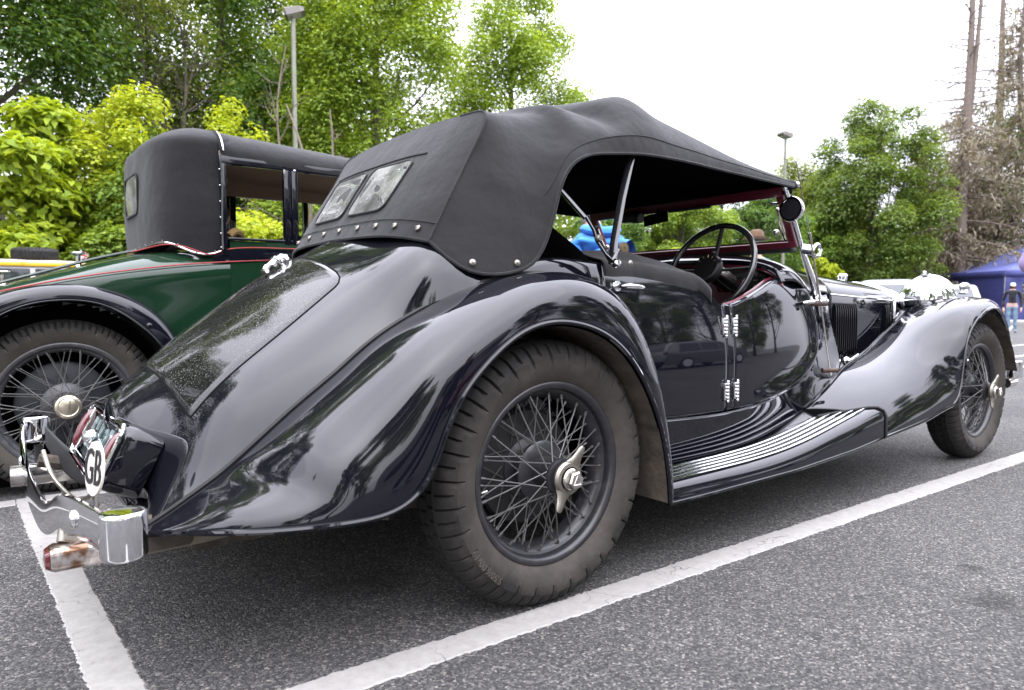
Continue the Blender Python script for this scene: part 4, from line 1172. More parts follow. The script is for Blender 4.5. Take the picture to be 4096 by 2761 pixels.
# ---- hood (soft top)
U = A([
    [(-.045, 0, 1.455), (-.040, -.28, 1.452), (-.030, -.500, 1.428), (-.100, -.515, 1.29), (-.175, -.520, 1.16), (-.245, -.523, 1.032)],
    [(.030, 0, 1.474), (.030, -.28, 1.468), (.040, -.480, 1.436), (-.015, -.548, 1.29), (-.085, -.580, 1.12), (-.150, -.603, .945)],
    [(.100, 0, 1.493), (.100, -.28, 1.485), (.105, -.470, 1.440), (.065, -.558, 1.29), (.020, -.605, 1.12), (-.005, -.630, .952)],
    [(.160, 0, 1.512), (.160, -.28, 1.503), (.160, -.470, 1.446), (.125, -.568, 1.30), (.092, -.613, 1.14), (.068, -.637, 1.00)],
    [(.210, 0, 1.528), (.210, -.28, 1.519), (.208, -.478, 1.457), (.178, -.578, 1.33), (.148, -.617, 1.22), (.122, -.638, 1.115)],
    [(.260, 0, 1.545), (.260, -.28, 1.536), (.258, -.490, 1.474), (.230, -.588, 1.375), (.197, -.622, 1.305), (.166, -.638, 1.240)],
    [(.350, 0, 1.566), (.350, -.28, 1.558), (.345, -.498, 1.500), (.320, -.596, 1.415), (.285, -.628, 1.358), (.250, -.638, 1.313)],
    [(.470, 0, 1.592), (.470, -.28, 1.585), (.468, -.505, 1.545), (.440, -.604, 1.45), (.400, -.631, 1.388), (.365, -.638, 1.338)],
    [(.575, 0, 1.614), (.575, -.28, 1.608), (.575, -.505, 1.578), (.560, -.606, 1.470), (.530, -.632, 1.405), (.500, -.638, 1.353)],
    [(.680, 0, 1.588), (.680, -.28, 1.582), (.680, -.512, 1.545), (.675, -.606, 1.455), (.665, -.632, 1.402), (.655, -.638, 1.358)],
    [(.880, 0, 1.540), (.880, -.28, 1.534), (.880, -.526, 1.496), (.880, -.607, 1.428), (.880, -.632, 1.390), (.880, -.638, 1.354)],
    [(1.120, 0, 1.482), (1.120, -.28, 1.476), (1.120, -.540, 1.436), (1.120, -.608, 1.402), (1.120, -.632, 1.374), (1.120, -.638, 1.347)],
    [(1.475, 0, 1.400), (1.475, -.28, 1.396), (1.475, -.565, 1.374), (1.470, -.612, 1.364), (1.462, -.630, 1.352), (1.455, -.636, 1.338)],
])
U = np.concatenate([U[:, :2], (U[:, 1:2] * .38 + U[:, 2:3] * .62) + A([0, 0, .008]), U[:, 2:]], 1)
Hs = surf(U, 130, 60)
_hr = np.random.RandomState(3)
def wob(G, amp, f, seed):
    r = np.random.RandomState(seed)
    out = np.zeros(G.shape[:2])
    for k in range(7):
        d = r.normal(size=3) * f; ph = r.uniform(0, 6.28)
        out += np.sin(G @ d + ph) / (1 + .3 * k)
    return amp * out / 3
def gnorm(G, ref):
    n = np.cross(np.gradient(G, axis=0), np.gradient(G, axis=1))
    n /= np.linalg.norm(n, axis=-1)[..., None] + 1e-12
    s_ = np.sign((n * ref).sum(-1).mean())
    return n * s_
nrm = gnorm(Hs, A([0, -.5, .8]))
i_, j_ = np.meshgrid(np.linspace(0, 1, 130), np.linspace(0, 1, 60), indexing='ij')
# sag between the bows and the pinched fold over the rear bow corner
sag = -.010 * np.exp(-((i_ - .60) / .10) ** 2) * np.clip(j_ * 2, 0, 1) * (1 - j_)
fold = -.032 * np.exp(-(((i_ - (.29 + .16 * j_)) / .030)) ** 2) * np.clip((j_ - .25) * 4, 0, 1) * np.clip((.85 - j_) * 4, 0, 1)
rid = .020 * np.exp(-(((i_ - (.215 + .13 * j_)) / .032)) ** 2) * np.clip((j_ - .25) * 4, 0, 1) * np.clip((.85 - j_) * 4, 0, 1)
Hs = Hs + nrm * (sag + fold + rid + wob(Hs, .0032, 19, 5) * np.clip(i_ * 8, 0, 1))[..., None]
Hin = Hs - gnorm(Hs, A([0, -.5, .8])) * .007
full = np.concatenate([Hs, mirror(Hs)[:, ::-1]], 1)
full = np.concatenate([mirror(Hs)[:, ::-1], Hs[:, 1:]], 1)
fin = np.concatenate([mirror(Hin)[:, ::-1], Hin[:, 1:]], 1)
hood = MB().grid(full).build('hood', HOOD, CAR)
MB().grid(fin).build('hood_lining', HOODIN, hood)
for sg in (1, -1):
    E_ = Hs[:, -1] * A([1, sg, 1])
    MB().tube(E_[::2], .0055, 6).build('hood_binding', HOOD, hood)
    st_ = Hs[24:, 50] * A([1, sg, 1]) + A([0, -.001 * sg, .0])
    MB().tube(st_[::2], .0016, 5).build('hood_stitching', HOOD, hood)
    MB().tube(Hs[0, 24:] * A([1, sg, 1]), .0035, 6).build('hood_seam', HOOD, hood)
MB().tube(np.concatenate([Hs[-1] * A([1, 1, 1]), mirror(Hs[-1])[::-1][1:]]), .008, 8).build('header_binding', HOOD, hood)
for sg in (1, -1):
    MB().sphere((1.475, -sg * .632, 1.352), (.018, .012, .012), 12, 8).build('hood_ferrule', CHROME, hood)
# rear panel with the two windows
bot = cspline(A([(-.312, 0, 1.068), (-.308, -.2, 1.065), (-.285, -.42, 1.050), (-.245, -.523, 1.030)]), 50)
_jc = int(np.argmin(np.linalg.norm(Hs[0] - A([-.030, -.500, 1.428]), axis=-1)))
top = cspline(Hs[0, :_jc + 1:4] if _jc % 4 == 0 else np.concatenate([Hs[0, :_jc:4], Hs[0, _jc:_jc + 1]]), 50)
Rp = np.array([top * (1 - t) + bot * t + A([-.013, 0, .004]) * math.sin(PI * t) * (1 - np.linspace(0, 1, 50)[:, None] ** 4) for t in np.linspace(0, 1, 50)])
_eg = cspline(Hs[0, _jc:], 50)
Rp = Rp + (_eg - Rp[:, -1])[:, None] * (np.linspace(0, 1, 50)[None, :, None] ** 3)
nr = gnorm(Rp, A([-.7, 0, .7]))
_em = np.clip(np.linspace(0, 1, 50) * 8, 0, 1)[:, None] * np.clip((1 - np.linspace(0, 1, 50)) * 8, 0, 1)[None, :]
Rp = Rp + nr * (wob(Rp, .0035, 14, 9) * _em)[..., None]
Rf = np.concatenate([mirror(Rp)[:, ::-1], Rp[:, 1:]], 1)
MB().grid(Rf).build('hood_rear_panel', HOOD, hood)
Rin = Rp - nr * .007
MB().grid(np.concatenate([mirror(Rin)[:, ::-1], Rin[:, 1:]], 1)).build('hood_lining', HOODIN, hood)
MB().tube(Rf[-1], .006, 6).build('hood_binding', HOOD, hood)
MB().tube(Rf[43] + A([-.002, 0, .001]), .0014, 5).build('hood_stitching', HOOD, hood)
def on_rear(y, t):
    """point on the rear panel at lateral y (either sign) and t from the top"""
    i = t * 49; i0 = int(min(i, 48)); f = i - i0
    row = Rp[i0] * (1 - f) + Rp[i0 + 1] * f
    return A([np.interp(abs(y), -row[:, 1], row[:, 0]), y, np.interp(abs(y), -row[:, 1], row[:, 2])])
NR = A([-.79, 0, .61])
for sg in (1, -1):
    def win_pt(u, v, k=1.0):
        y0, y1 = .018, .272 + .02 * (1 - v)
        uu = u
        y = -sg * (y0 + (y1 - y0) * uu)
        return on_rear(y, .375 + (.80 - .375) * v)
    out = []
    n = 14
    cr_ = .14
    for (cx, cy, a0) in ((1 - cr_, cr_, -90), (1 - cr_, 1 - cr_, 0), (cr_, 1 - cr_, 90), (cr_, cr_, 180)):
        for q in np.linspace(0, 90, 6):
            out.append((cx + cr_ * math.cos(R(a0 + q)), cy + cr_ * math.sin(R(a0 + q))))
    # pane: concentric rings of the rounded outline, gently wrinkled
    rings = []
    wr = np.random.RandomState(11 + sg)
    ph = wr.uniform(0, 6, 8); fr_ = wr.normal(size=(8, 2)) * 9
    for k in np.linspace(1, 0.0, 16):
        r_ = []
        for (a_, b_) in out:
            u = .5 + (a_ - .5) * k; v = .5 + (b_ - .5) * k
            w = sum(math.sin(fr_[i][0] * u + fr_[i][1] * v + ph[i]) for i in range(8))
            r_.append(win_pt(u, v) + NR * (.0045 + .0026 * w * (1 - k ** 4)))
        rings.append(r_)
    w_ = MB().grid(rings, cv=True).build('rear_window', VINYL, CAR)
    MB().tube([win_pt(a_, b_) + NR * .005 for a_, b_ in out], .0035, 6, closed=True).build('window_binding', HOOD, w_)
# flap band over the windows
MB().tube([on_rear(y, .33) + NR * .002 for y in np.linspace(-.33, .33, 20)], .003, 6).build('hood_stitching', HOOD, hood)
def snap(p, n):
    n = Vector(n).normalized(); M = n.to_track_quat('Z', 'Y').to_matrix()
    return MB().lathe([(0, .008), (.003, .008), (.004, .005), (.007, .0045), (.0098, .0018), (.0098, -.002)], 'Z', 14, tuple(p), M=M).build('snap_fastener', NICKEL, CAR)
for y in (-.475, -.385, -.285, -.165, -.03, .10, .24, .38):
    snap(on_rear(y, .93) + NR * .004, NR)
for tg_ in ((-.145, -.60, .968), (-.012, -.622, .978)):
    i, j = np.unravel_index(np.argmin(np.linalg.norm(Hs - A(tg_), axis=-1)), Hs.shape[:2])
    snap(Hs[i, j] + nrm[i, j] * .003, nrm[i, j])
# hood irons
IRON = mat('black enamelled iron', (.012, .012, .014), .18, coat=.5)
def bar(P, w, t, name, mat_=IRON, parent=CAR):
    return MB().tube(P, w, 8, flat=t).build(name, mat_, parent)
for sg in (1, -1):
    f = lambda pts: A(pts) * A([1, sg, 1])
    bar(f([(.492, -.612, 1.362), (.43, -.625, 1.20), (.372, -.648, 1.05), (.352, -.662, .985)]), .016, .35, 'hood_iron')
    bar(f([(.175, -.53, 1.285), (.215, -.585, 1.20), (.268, -.625, 1.125)]), .019, .45, 'hood_iron')
    bar(f([(.262, -.632, 1.128), (.282, -.648, 1.085), (.286, -.655, 1.055), (.318, -.662, 1.015), (.340, -.666, .992), (.375, -.656, 1.03)]), .013, .4, 'hood_iron')
    MB().lathe([(0, -.012), (.009, -.012), (.012, -.006), (.012, .004)], 'Y', 12, (.285, sg * -.664, 1.06)).build('pivot_bolt', NICKEL, CAR)
    MB().lathe([(0, -.014), (.011, -.013), (.015, -.004), (.015, .006)], 'Y', 12, (.352, sg * -.676, .985)).build('pivot_bolt', CHROME, CAR)
for x, z in ((-.03, 1.44), (.56, 1.596), (1.46, 1.388)):
    MB().tube([(x, y, z - .035 - .03 * (abs(y) / .55) ** 4) for y in np.linspace(-.44, .44, 14)], .012, 8).build('hood_bow', IRON, CAR)

# ---- windscreen
wt, wb = A([1.452, 0, 1.338]), A([1.578, 0, 1.113])
def wsp(y, t): return wt * (1 - t) + wb * t + A([0, y, 0])
ws = MB()
def rail(p, q, w, d):
    p, q = A(p), A(q); dr = q - p; L_ = np.linalg.norm(dr); dr /= L_
    nn = A([.873, 0, .489]); sd = np.cross(dr, nn); M = Matrix((dr, sd, nn)).transposed()
    ws.box((p + q) / 2, (L_, w, d), M=M, bev=.003)
rail(wsp(-.575, .03), wsp(.575, .03), .044, .022); rail(wsp(-.575, .985), wsp(.575, .985), .030, .024)
rail(wsp(-.560, .03), wsp(-.560, .985), .030, .0215); rail(wsp(.560, .03), wsp(.560, .985), .030, .0215)
wsf = ws.build('windscreen_frame', MAROON, CAR)
MB().grid([[wsp(y, t) for t in (.05, .97)] for y in (-.55, .55)]).build('windscreen_glass', GLASS, wsf)
MB().tube([wsp(-.55, .93), wsp(.55, .93)], .006, 6).tube([wsp(-.55, .115), wsp(.55, .115)], .004, 6).build('glazing_bead', CHROME, wsf)
MB().box((1.60, 0, 1.092), (.05, 1.10, .020), bev=.006).build('windscreen_seal', RUBBER, wsf)
for sg in (1, -1):
    P = [(1.448, -.590 * sg, 1.350), (1.50, -.591 * sg, 1.255), (1.585, -.592 * sg, 1.105), (1.625, -.597 * sg, 1.03), (1.675, -.606 * sg, .935), (1.705, -.610 * sg, .86), (1.72, -.612 * sg, .80)]
    MB().tube(cspline(A(P), 20), [.011] * 10 + list(np.linspace(.012, .019, 7)) + [.019, .017, .010], 10).build('windscreen_post', CHROME, CAR)
    MB().tube([(1.585, -.600 * sg, 1.092), (1.60, -.636 * sg, 1.085)], .022, 12).tube(cspline(A([(1.60, -.636 * sg, 1.082), (1.622, -.645 * sg, 1.110), (1.645, -.645 * sg, 1.098), (1.64, -.645 * sg, 1.065), (1.61, -.64 * sg, 1.06), (1.60, -.636 * sg, 1.082)]), 20), .008, 8).build('wing_nut', CHROME, CAR)
    # quadrant stay and knob inside the frame
    MB().tube([(1.472, -.545 * sg, 1.265), (1.50, -.543 * sg, 1.20), (1.545, -.540 * sg, 1.135)], .007, 6).sphere((1.515, -.515 * sg, 1.165), .014, 12, 8).tube([(1.455, -.52 * sg, 1.283), (1.47, -.556 * sg, 1.280)], .007, 8).build('screen_stay', CHROMEW, CAR)
    MB().sphere((1.449, -.592 * sg, 1.344), .016, 12, 8).build('post_cap', CHROME, CAR)
mi = MB().lathe([(0, -.004), (.044, -.004)], 'X', 28, (1.405, -.650, 1.243))
mm_ = MB().lathe([(.043, -.008), (.050, -.008), (.053, 0), (.049, .014), (.03, .026), (0, .030)], 'X', 28, (1.405, -.650, 1.243)).tube([(1.43, -.645, 1.243), (1.50, -.60, 1.24)], .007, 8).build('door_mirror', CHROME, CAR)
mi.build('mirror_glass', mat('dark mirror glass', (.01, .01, .012), .06, spec=.3), mm_)
MB().grid([[(1.468 + .004 * k, y, z) for k, z in ((0, 1.400 - .04 * (abs(y) / .6) ** 3), (1, 1.36), (2, 1.318))] for y in np.linspace(-.60, .60, 16)]).build('header_rail', HOODIN, CAR, solid=.03)
# interior mirror, sun visor, wiper motor
MB().box((1.425, .09, 1.275), (.014, .15, .052), bev=.006, M=Matrix.Rotation(R(-6), 3, 'X')).tube([(1.43, .09, 1.295), (1.46, .10, 1.335)], .006, 6).build('interior_mirror', MATTE, CAR)
MB().tube([(1.44, .33, 1.305), (1.44, .24, 1.30), (1.44, .20, 1.29)], [.02, .034, .026], 12).box((1.44, .31, 1.30), (.04, .07, .05), bev=.01).build('wiper_motor', DRUM, CAR)
MB().tube([(1.44, .02, 1.305), (1.445, -.22, 1.305)], .008, 8).build('wiper_arm', DRUM, CAR)

# ---- cockpit
MB().grid([[(1.56, y, z) for z in np.linspace(.60, 1.045 - .10 * (abs(y) / .56) ** 3, 8)] for y in np.linspace(-.565, .565, 24)]).build('dashboard', MAROON, CAR)
def gauge(y, z, r, needle):
    g_ = MB().lathe([(r + .008, .0), (r + .010, -.008), (r + .003, -.013), (r - .004, -.008)], 'X', 32, (1.556, y, z)).build('gauge', CHROME, CAR)
    MB().lathe([(0, -.004), (r - .002, -.004)], 'X', 32, (1.555, y, z)).build('gauge_dial', mat('black dial', (.008, .008, .008), .3, coat=1.0), g_)
    mk = MB()
    for k in range(21):
        a_ = R(-220 + 260 * k / 20)
        L_ = .14 if k % 2 == 0 else .07
        c_, s_ = math.cos(a_), math.sin(a_)
        p0 = A([1.549, y - c_ * r * .90, z - s_ * r * .90]); p1 = A([1.549, y - c_ * r * (.90 - L_), z - s_ * r * (.90 - L_)])
        mk.tube([p0, p1], .0008, 4)
    mk.tube([(1.547, y, z), (1.547, y - r * .75 * math.cos(needle), z + r * .75 * math.sin(needle))], .0014, 5)
    mk.lathe([(0, -.003), (.006, -.003), (.006, 0)], 'X', 10, (1.548, y, z))
    if r > .05:
        V, F = text_faces('40687', .017)
        mk.add([(1.549, y - vx, z - .030 + vy) for vx, vy, vz in V], F)
        V, F = text_faces('MPH', .011)
        mk.add([(1.549, y - vx, z + .025 + vy) for vx, vy, vz in V], F)
    mk.build('gauge_markings', WHITEP, g_)
gauge(-.395, .935, .066, R(-135 + 0))
gauge(-.215, .955, .036, R(80))
gauge(-.535, .955, .018, R(20))
gauge(.02, .95, .036, R(110)); gauge(.30, .935, .066, R(60))
# steering wheel
ctr = Vector((1.20, -.405, 1.000)); ax = Vector((-.91, 0, .41)).normalized()
M = ax.to_track_quat('Z', 'X').to_matrix()
lp = lambda x, y, z: M @ Vector((x, y, z)) + ctr
sw = MB().tube([lp(.205 * math.cos(t), .205 * math.sin(t), 0) for t in np.linspace(0, 2 * PI, 64, endpoint=False)], .0125, 10, closed=True)
ex = (M.transposed() @ Vector((0, 0, 1))); base_a = math.atan2(ex.y, ex.x)
swo = sw.build('steering_wheel', mat('black ebonite', (.010, .010, .010), .22, coat=.6), CAR)
sp = MB()
for da in (0, 90, 180, 270):
    a_ = base_a + R(da)
    sp.tube([lp(.05 * math.cos(a_), .05 * math.sin(a_), -.012), lp(.20 * math.cos(a_), .20 * math.sin(a_), 0)], [.012, .011], 8, flat=.5)
sp.build('wheel_spoke', RUBBER, swo)
hb = MB().lathe([(0, .032), (.05, .032), (.060, .026), (.062, .0), (.05, -.02)], 'Z', 28, tuple(ctr), M=M)
hb.build('horn_boss', DRUM, swo)
MB().lathe([(0, .0335), (.056, .0335)], 'Z', 28, tuple(ctr), M=M).build('boss_dial', mat('black dial plate', (.008, .008, .008), .25, coat=1.0), swo)
mk = MB()
for k in range(5):
    a_ = base_a + R(-60 + 30 * k)
    mk.tube([lp(.040 * math.cos(a_), .040 * math.sin(a_), .0345), lp(.050 * math.cos(a_), .050 * math.sin(a_), .0345)], .0012, 4)
mk.build('boss_marks', mat('brass lettering', (.35, .26, .10), .4, .6), swo)
MB().sphere(lp(.064 * math.cos(base_a - .3), .064 * math.sin(base_a - .3), .03), .009).build('control_lever', RUBBER, swo)
MB().sphere(lp(.066 * math.cos(base_a - 1.2), .066 * math.sin(base_a - 1.2), .03), .009).build('control_lever', RUBBER, swo)
col_ = MB().tube([lp(0, 0, -.02), lp(0, 0, -.14), lp(0, 0, -.145), lp(0, 0, -.42)], [.042, .044, .024, .022], 16)
col_.build('steering_column', CHROMEW, CAR)
MB().tube([(1.43, -.33, .965), (1.42, -.40, .975), (1.41, -.49, .985)], [.02, .012, .012], 10).build('indicator_switch', DRUM, CAR)
# seats and trim
def seat(x, y, w, top, nm, depth=.12):
    s_ = MB()
    g_ = surf([[(x + dx + .05 * (z < .7), y + sy * w / 2 * (1 - .04 * (z > .88)), z) for sy in (-1, -.5, 0, .5, 1)] for dx, z in ((.10, .50), (.06, .68), (.02, top - .06), (-.03, top), (-.08, top - .02), (-depth, top - .12), (-depth, .5))], 30, 14)
    s_.grid(g_)
    s_.build(nm, LEATHER, CAR, solid=.02)
seat(.92, -.30, .46, .955, 'seat_back'); seat(.92, .30, .46, .955, 'seat_back')
MB().box((1.10, -.30, .60), (.42, .46, .14), bev=.04).box((1.10, .30, .60), (.42, .46, .14), bev=.04).build('seat_cushion', LEATHER, CAR)
g_ = surf([[(x, y, z - .03 * (abs(y) / .58) ** 6) for y in np.linspace(-.585, .585, 7)] for x, z in ((.02, 1.02), (.03, 1.15), (.09, 1.165), (.17, 1.125), (.26, 1.075), (.345, 1.00), (.36, .6))], 40, 30)
MB().grid(g_ + A([0, 0, 1]) * wob(g_, .006, 14, 4)[..., None]).build('rear_seat', mat('black quilted cloth', (.010, .010, .011), .75, bump=(30, .4, .01)), CAR)
MB().box((.95, 0, .44), (1.3, 1.15, .03)).build('cockpit_floor', CARPET, CAR)
MB().grid([[(1.75, y, z) for z in (.44, .90)] for y in (-.5, .5)]).build('bulkhead', MATTE, CAR)
for sg in (1, -1):
    MB().grid([[(x, sg * (float(side_y(x, min(z, .95))[0]) + .046), z * 1.0) for z in np.linspace(.45, float(f1(_zt, x)[0]) - .03, 6)] for x in np.linspace(.0, 1.60, 30)]).build('door_trim', CARPET, CAR)

# cloth flap over the rear door top
fl = []
for x in np.linspace(.362, .868, 34):
    zt_ = float(f1(_zt, x)[0]); yo = float(side_y(x, zt_)[0])
    end = np.clip((.868 - x) / .06, 0, 1); hang = .050 + .010 * math.sin(x * 9) - .012 * (x > .8)
    lift = .016 + .014 * math.sin((x - .36) / .5 * PI)
    fl.append([(x + .004, yo - .014, zt_ - hang), (x, yo - .016, zt_ - hang * .5), (x, yo - .010, zt_ + .006), (x, yo + .02, zt_ + .018),
               (x - .01, yo + .07, zt_ + .018 + lift), (x - .02, yo + .13, zt_ + .018 + lift * 1.5), (x - .02, yo + .17, zt_ - .02)])
fg = surf(fl, 60, 26)
MB().grid(fg + A([0, -1, .6]) * wob(fg, .0022, 22, 8)[..., None]).build('door_cover', HOOD, CAR, solid=.004, off=1)
snap((.405, -.690, .985), (0, -1, .1))

# door furniture
def hinge(x, z):
    h_ = MB()
    y = float(side_y(x, z)[0])
    h_.box((x - .010, y - .004, z), (.016, .010, .062), bev=.002)
    for k in range(5): h_.lathe([(0, -.0062), (.0054, -.0060), (.0062, -.0046), (.0062, .0046), (.0054, .0060), (0, .0062)], 'Z', 12, (x, y - .011, z - .026 + .013 * k))
    h_.sphere((x, y - .011, z + .036), .006, 10, 6).sphere((x, y - .011, z - .036), .006, 10, 6)
    h_.build('door_hinge', CHROME, CAR)
for x in (.932, .992):
    for z in (.772, .530): hinge(x, z)
def handle(x, z, d, par):
    y = float(side_y(x, z)[0])
    MB().lathe([(0, -.008), (.017, -.008), (.021, -.003), (.021, .002)], 'Y', 20, (x, y, z)).tube(cspline(A([(x, y, z), (x, y - .028, z), (x + d * .012, y - .040, z), (x + d * .045, y - .042, z - .001), (x + d * .092, y - .040, z - .004)]), 14), [.009, .009, .009, .009, .010, .011, .012, .0125, .0125, .012, .0115, .011, .009, .005], 12, flat=.8).build('door_handle', CHROME, par)
handle(.405, .913, 1, RD)
handle(1.625, .862, -1, FD)
MB().tube([(1.660, -.607, .862), (1.66, -.645, .862)], .012, 10).sphere((1.675, -.655, .866), (.030, .014, .014), 14, 8).build('post_clamp', CHROME, CAR)

# radio aerial on rubber blocks beside the scuttle
ae = MB().tube([(1.432, -.650, 1.436), (1.555, -.650, 1.14)], [.0022, .0028], 6).tube([(1.555, -.650, 1.14), (1.768, -.646, .535)], [.0042, .005], 8).sphere((1.431, -.65, 1.440), .006, 8, 6).tube([(1.549, -.65, 1.155), (1.562, -.65, 1.12)], .006, 8)
aer = ae.build('aerial', CHROMEW, CAR)
MB().tube([(1.655, -.60, .872), (1.765, -.588, .530)], .004, 8).build('aerial_lead', RUBBER, aer)
for (x, z) in ((1.655, .855), (1.762, .557)):
    MB().tube([(x - .035, -.625, z), (x + .03, -.660, z)], .011, 12).build('aerial_block', mat('brown perished rubber', (.045, .024, .018), .6, var=(40, (.09, .05, .035), .4, .8)), aer)

# ---- number plate box and tail
PB = Vector((-1.020, 0, .474)); rx = Matrix.Rotation(R(-90 - 0), 3, 'Y')
pn = Vector((-.90, 0, .44)).normalized()      # plate faces back and up
pu = Vector((.44, 0, .90)).normalized(); py = Vector((0, 1, 0))
PM = Matrix((-py, pu, pn)).transposed()         # local x -> right as seen from behind
pl = lambda x, y, z=0.0: PM @ Vector((x, y, z)) + PB
def rrect(w, h, r, n=6):
    o = []
    for cx, cy, a0 in ((w / 2 - r, h / 2 - r, 0), (-w / 2 + r, h / 2 - r, 90), (-w / 2 + r, -h / 2 + r, 180), (w / 2 - r, -h / 2 + r, 270)):
        for q in np.linspace(0, 90, n): o.append((cx + r * math.cos(R(a0 + q)), cy + r * math.sin(R(a0 + q))))
    return o
bx = MB()
rings = []
for (w, h, r, z) in ((.57, .170, .03, -.10), (.575, .175, .035, -.04), (.565, .170, .035, -.012), (.545, .158, .03, -.004), (.530, .148, .026, -.010), (.525, .144, .025, -.03)):
    rings.append([pl(x, y, z) for x, y in rrect(w, h, r)])
bx.grid(rings, cv=True)
plb = bx.build('plate_housing', BLACK, CAR)
MB().grid([[pl(x, y, -.028) for x, y in rrect(.525, .144, .025)], [pl(0, 0, -.028)] * 24], cv=True).build('plate_back', DRUM, plb)
MB().tube([pl(x, y, .0) for x, y in rrect(.552, .162, .034)], .006, 8, closed=True).build('plate_surround', CHROME, plb)
MB().tube([pl(x, y, -.004) for x, y in rrect(.445, .132, .006)], .0035, 8, closed=True).build('plate_glass_frame', CHROME, plb)
MB().box(pl(0, 0, -.018), (.44, .128, .004), M=PM).build('number_plate', mat('black pressed plate', (.010, .011, .011), .45), plb)
for ch, x in (('E', -.175), ('L', -.105), ('K', -.035), ('2', .040), ('7', .107), ('0', .174)):
    V, F = text_faces(ch, .118, .003, 'CENTER', .004)
    MB().add([pl(x + vx * .78, vy, -.0135 + vz) for vx, vy, vz in V], F).build('plate_character', ALU, plb, smooth=False)
MB().grid([[pl(x, y, -.002) for y in (-.064, .064)] for x in (-.22, .22)]).build('plate_glass', glass_mat('plate cover glass', (.86, .92, .92), refl=.8), plb)
for sg in (1, -1):
    lr = [[pl(sg * (.238 + .036 * math.cos(t)) , .060 * math.sin(t), z) for t in np.linspace(-PI, PI, 24, endpoint=False)] for z in (-.02,)]
    rg = []
    for k, z in ((1, -.014), (.96, .004), (.8, .018), (.5, .027), (.02, .030)):
        rg.append([pl(sg * .247 + .016 * k * math.cos(t), .064 * k * math.sin(t), z * .55) for t in np.linspace(0, 2 * PI, 24, endpoint=False)])
    t_ = MB().grid(rg, cv=True).build('tail_light', REDLENS, plb)
    MB().tube([pl(sg * .247 + .020 * math.cos(t), .068 * math.sin(t), -.004) for t in np.linspace(0, 2 * PI, 28, endpoint=False)], .004, 8, closed=True).build('lamp_bezel', CHROME, t_)
# plate illumination lamp (left standing on the bumper end) and little lamp on the glass
MB().sphere(pl(.045, .012, .022), (.022, .030, .020), 14, 10).tube([pl(.045, -.01, .0), pl(.045, .01, .02)], .018, 12).build('plate_lamp', CHROME, plb)

# GB oval on a stalk
gb = MB(); gc = Vector((-1.066, -.375, .470)); gn = Vector((-.94, -.27, .10)).normalized()
gM = gn.to_track_quat('Z', 'Y').to_matrix()
gl = lambda x, y, z=0: gM @ Vector((x, y, z)) + gc
gb.grid([[gl(.045 * k * math.cos(t), .064 * k * math.sin(t), z) for t in np.linspace(0, 2 * PI, 40, endpoint=False)] for k, z in ((.02, -.003), (1, -.003), (1.01, 0), (.99, .003), (.02, .003))], cv=True)
gbo = gb.build('country_plate', WHITEP, CAR)
V, F = text_faces('GB', .104, .0015, 'CENTER', .0)
MB().add([gl(vx * .62, vy * 1.15, .0045 + vz) for vx, vy, vz in V], F).build('country_letters', BLACKLET, gbo, smooth=False)
MB().tube([gl(0, -.052, -.004), gl(0, -.085, -.010), (-1.09, -.37, .34)], .007, 8).build('plate_stalk', CHROMEW, gbo)

# ---- rear bumper
by = [-.74, -.60, -.50, -.42, -.34, -.25, -.10, .05, .20, .34, .45, .56, .64, .72]
bt = [.453, .451, .447, .432, .402, .376, .358, .356, .356, .362, .378, .410, .440, .452]
bb = [.374, .370, .363, .350, .322, .295, .268, .258, .256, .262, .285, .322, .356, .372]
bt = cspline(A(bt), 70, t=A(by), ts=np.linspace(-.74, .72, 70)); bb = cspline(A(bb), 70, t=A(by), ts=np.linspace(-.74, .72, 70))
yy = np.linspace(-.74, .72, 70)
xx = f1([(-.74, -1.093), (-.60, -1.118), (-.49, -1.137), (-.40, -1.146), (-.25, -1.153), (0, -1.160), (.3, -1.164), (.55, -1.162), (.72, -1.152)], yy)
g_ = []
for y, x, t, b in zip(yy, xx, np.ravel(bt), np.ravel(bb)):
    g_.append([(x + .006, y, t), (x - .003, y, t - .003), (x - .007, y, t * .8 + b * .2), (x - .009, y, (t + b) / 2), (x - .007, y, t * .2 + b * .8), (x - .003, y, b + .003), (x + .006, y, b)])
bmp = MB().grid(g_).build('rear_bumper', CHROME, CAR, solid=.007, off=-1)
for sg in (1, -1):
    MB().lathe([(0, .0470), (.030, .0470), (.0365, .0468), (.0395, .0455), (.0415, .043), (.042, .039), (.042, -.036), (.041, -.040), (.038, -.0435), (.03, -.044), (0, -.044)], 'Z', 40, ((-1.066, -.755, .4135) if sg > 0 else (-1.112, .722, .4135))).build('bumper_roll', CHROME, bmp, sharp=50)
    MB().sphere((-1.132, -.575, .412) if sg > 0 else (-1.170, .50, .345), (.009, .018, .020), 14, 8).build('bumper_bolt', CHROME, bmp)
    MB().tube([(-1.13, sg * -.40, .36), (-1.05, sg * -.40, .34), (-.9, sg * -.38, .31)], .022, 8).build('bumper_iron', UNDER, bmp)
MB().tube([(-1.14, -.42, .33), (-1.12, -.45, .345), (-1.09, -.43, .33), (-1.06, -.42, .31)], .007, 8).build('flexible_conduit', CHROMEW, bmp)
MB().tube(cspline(A([(-1.12, .34, .40), (-1.105, .27, .335), (-1.08, .18, .300), (-1.06, .10, .290), (-1.03, .02, .32), (-1.02, .0, .37)]), 16), .0065, 8).build('flexible_conduit', NICKEL, bmp)
bk = MB()
for t in np.linspace(0, 1, 8):
    pass
bk.grid(surf([[(-1.10 + .10 * t, .50 - .42 * t, .42 - .07 * math.sin(t * PI * .75) + s_ * (.030 + .014 * math.sin(t * PI))) for s_ in (-1, -.3, .3, 1)] for t in np.linspace(0, 1, 6)], 16, 8))
bk.build('bumper_bracket', DRUM, bmp, solid=.006)
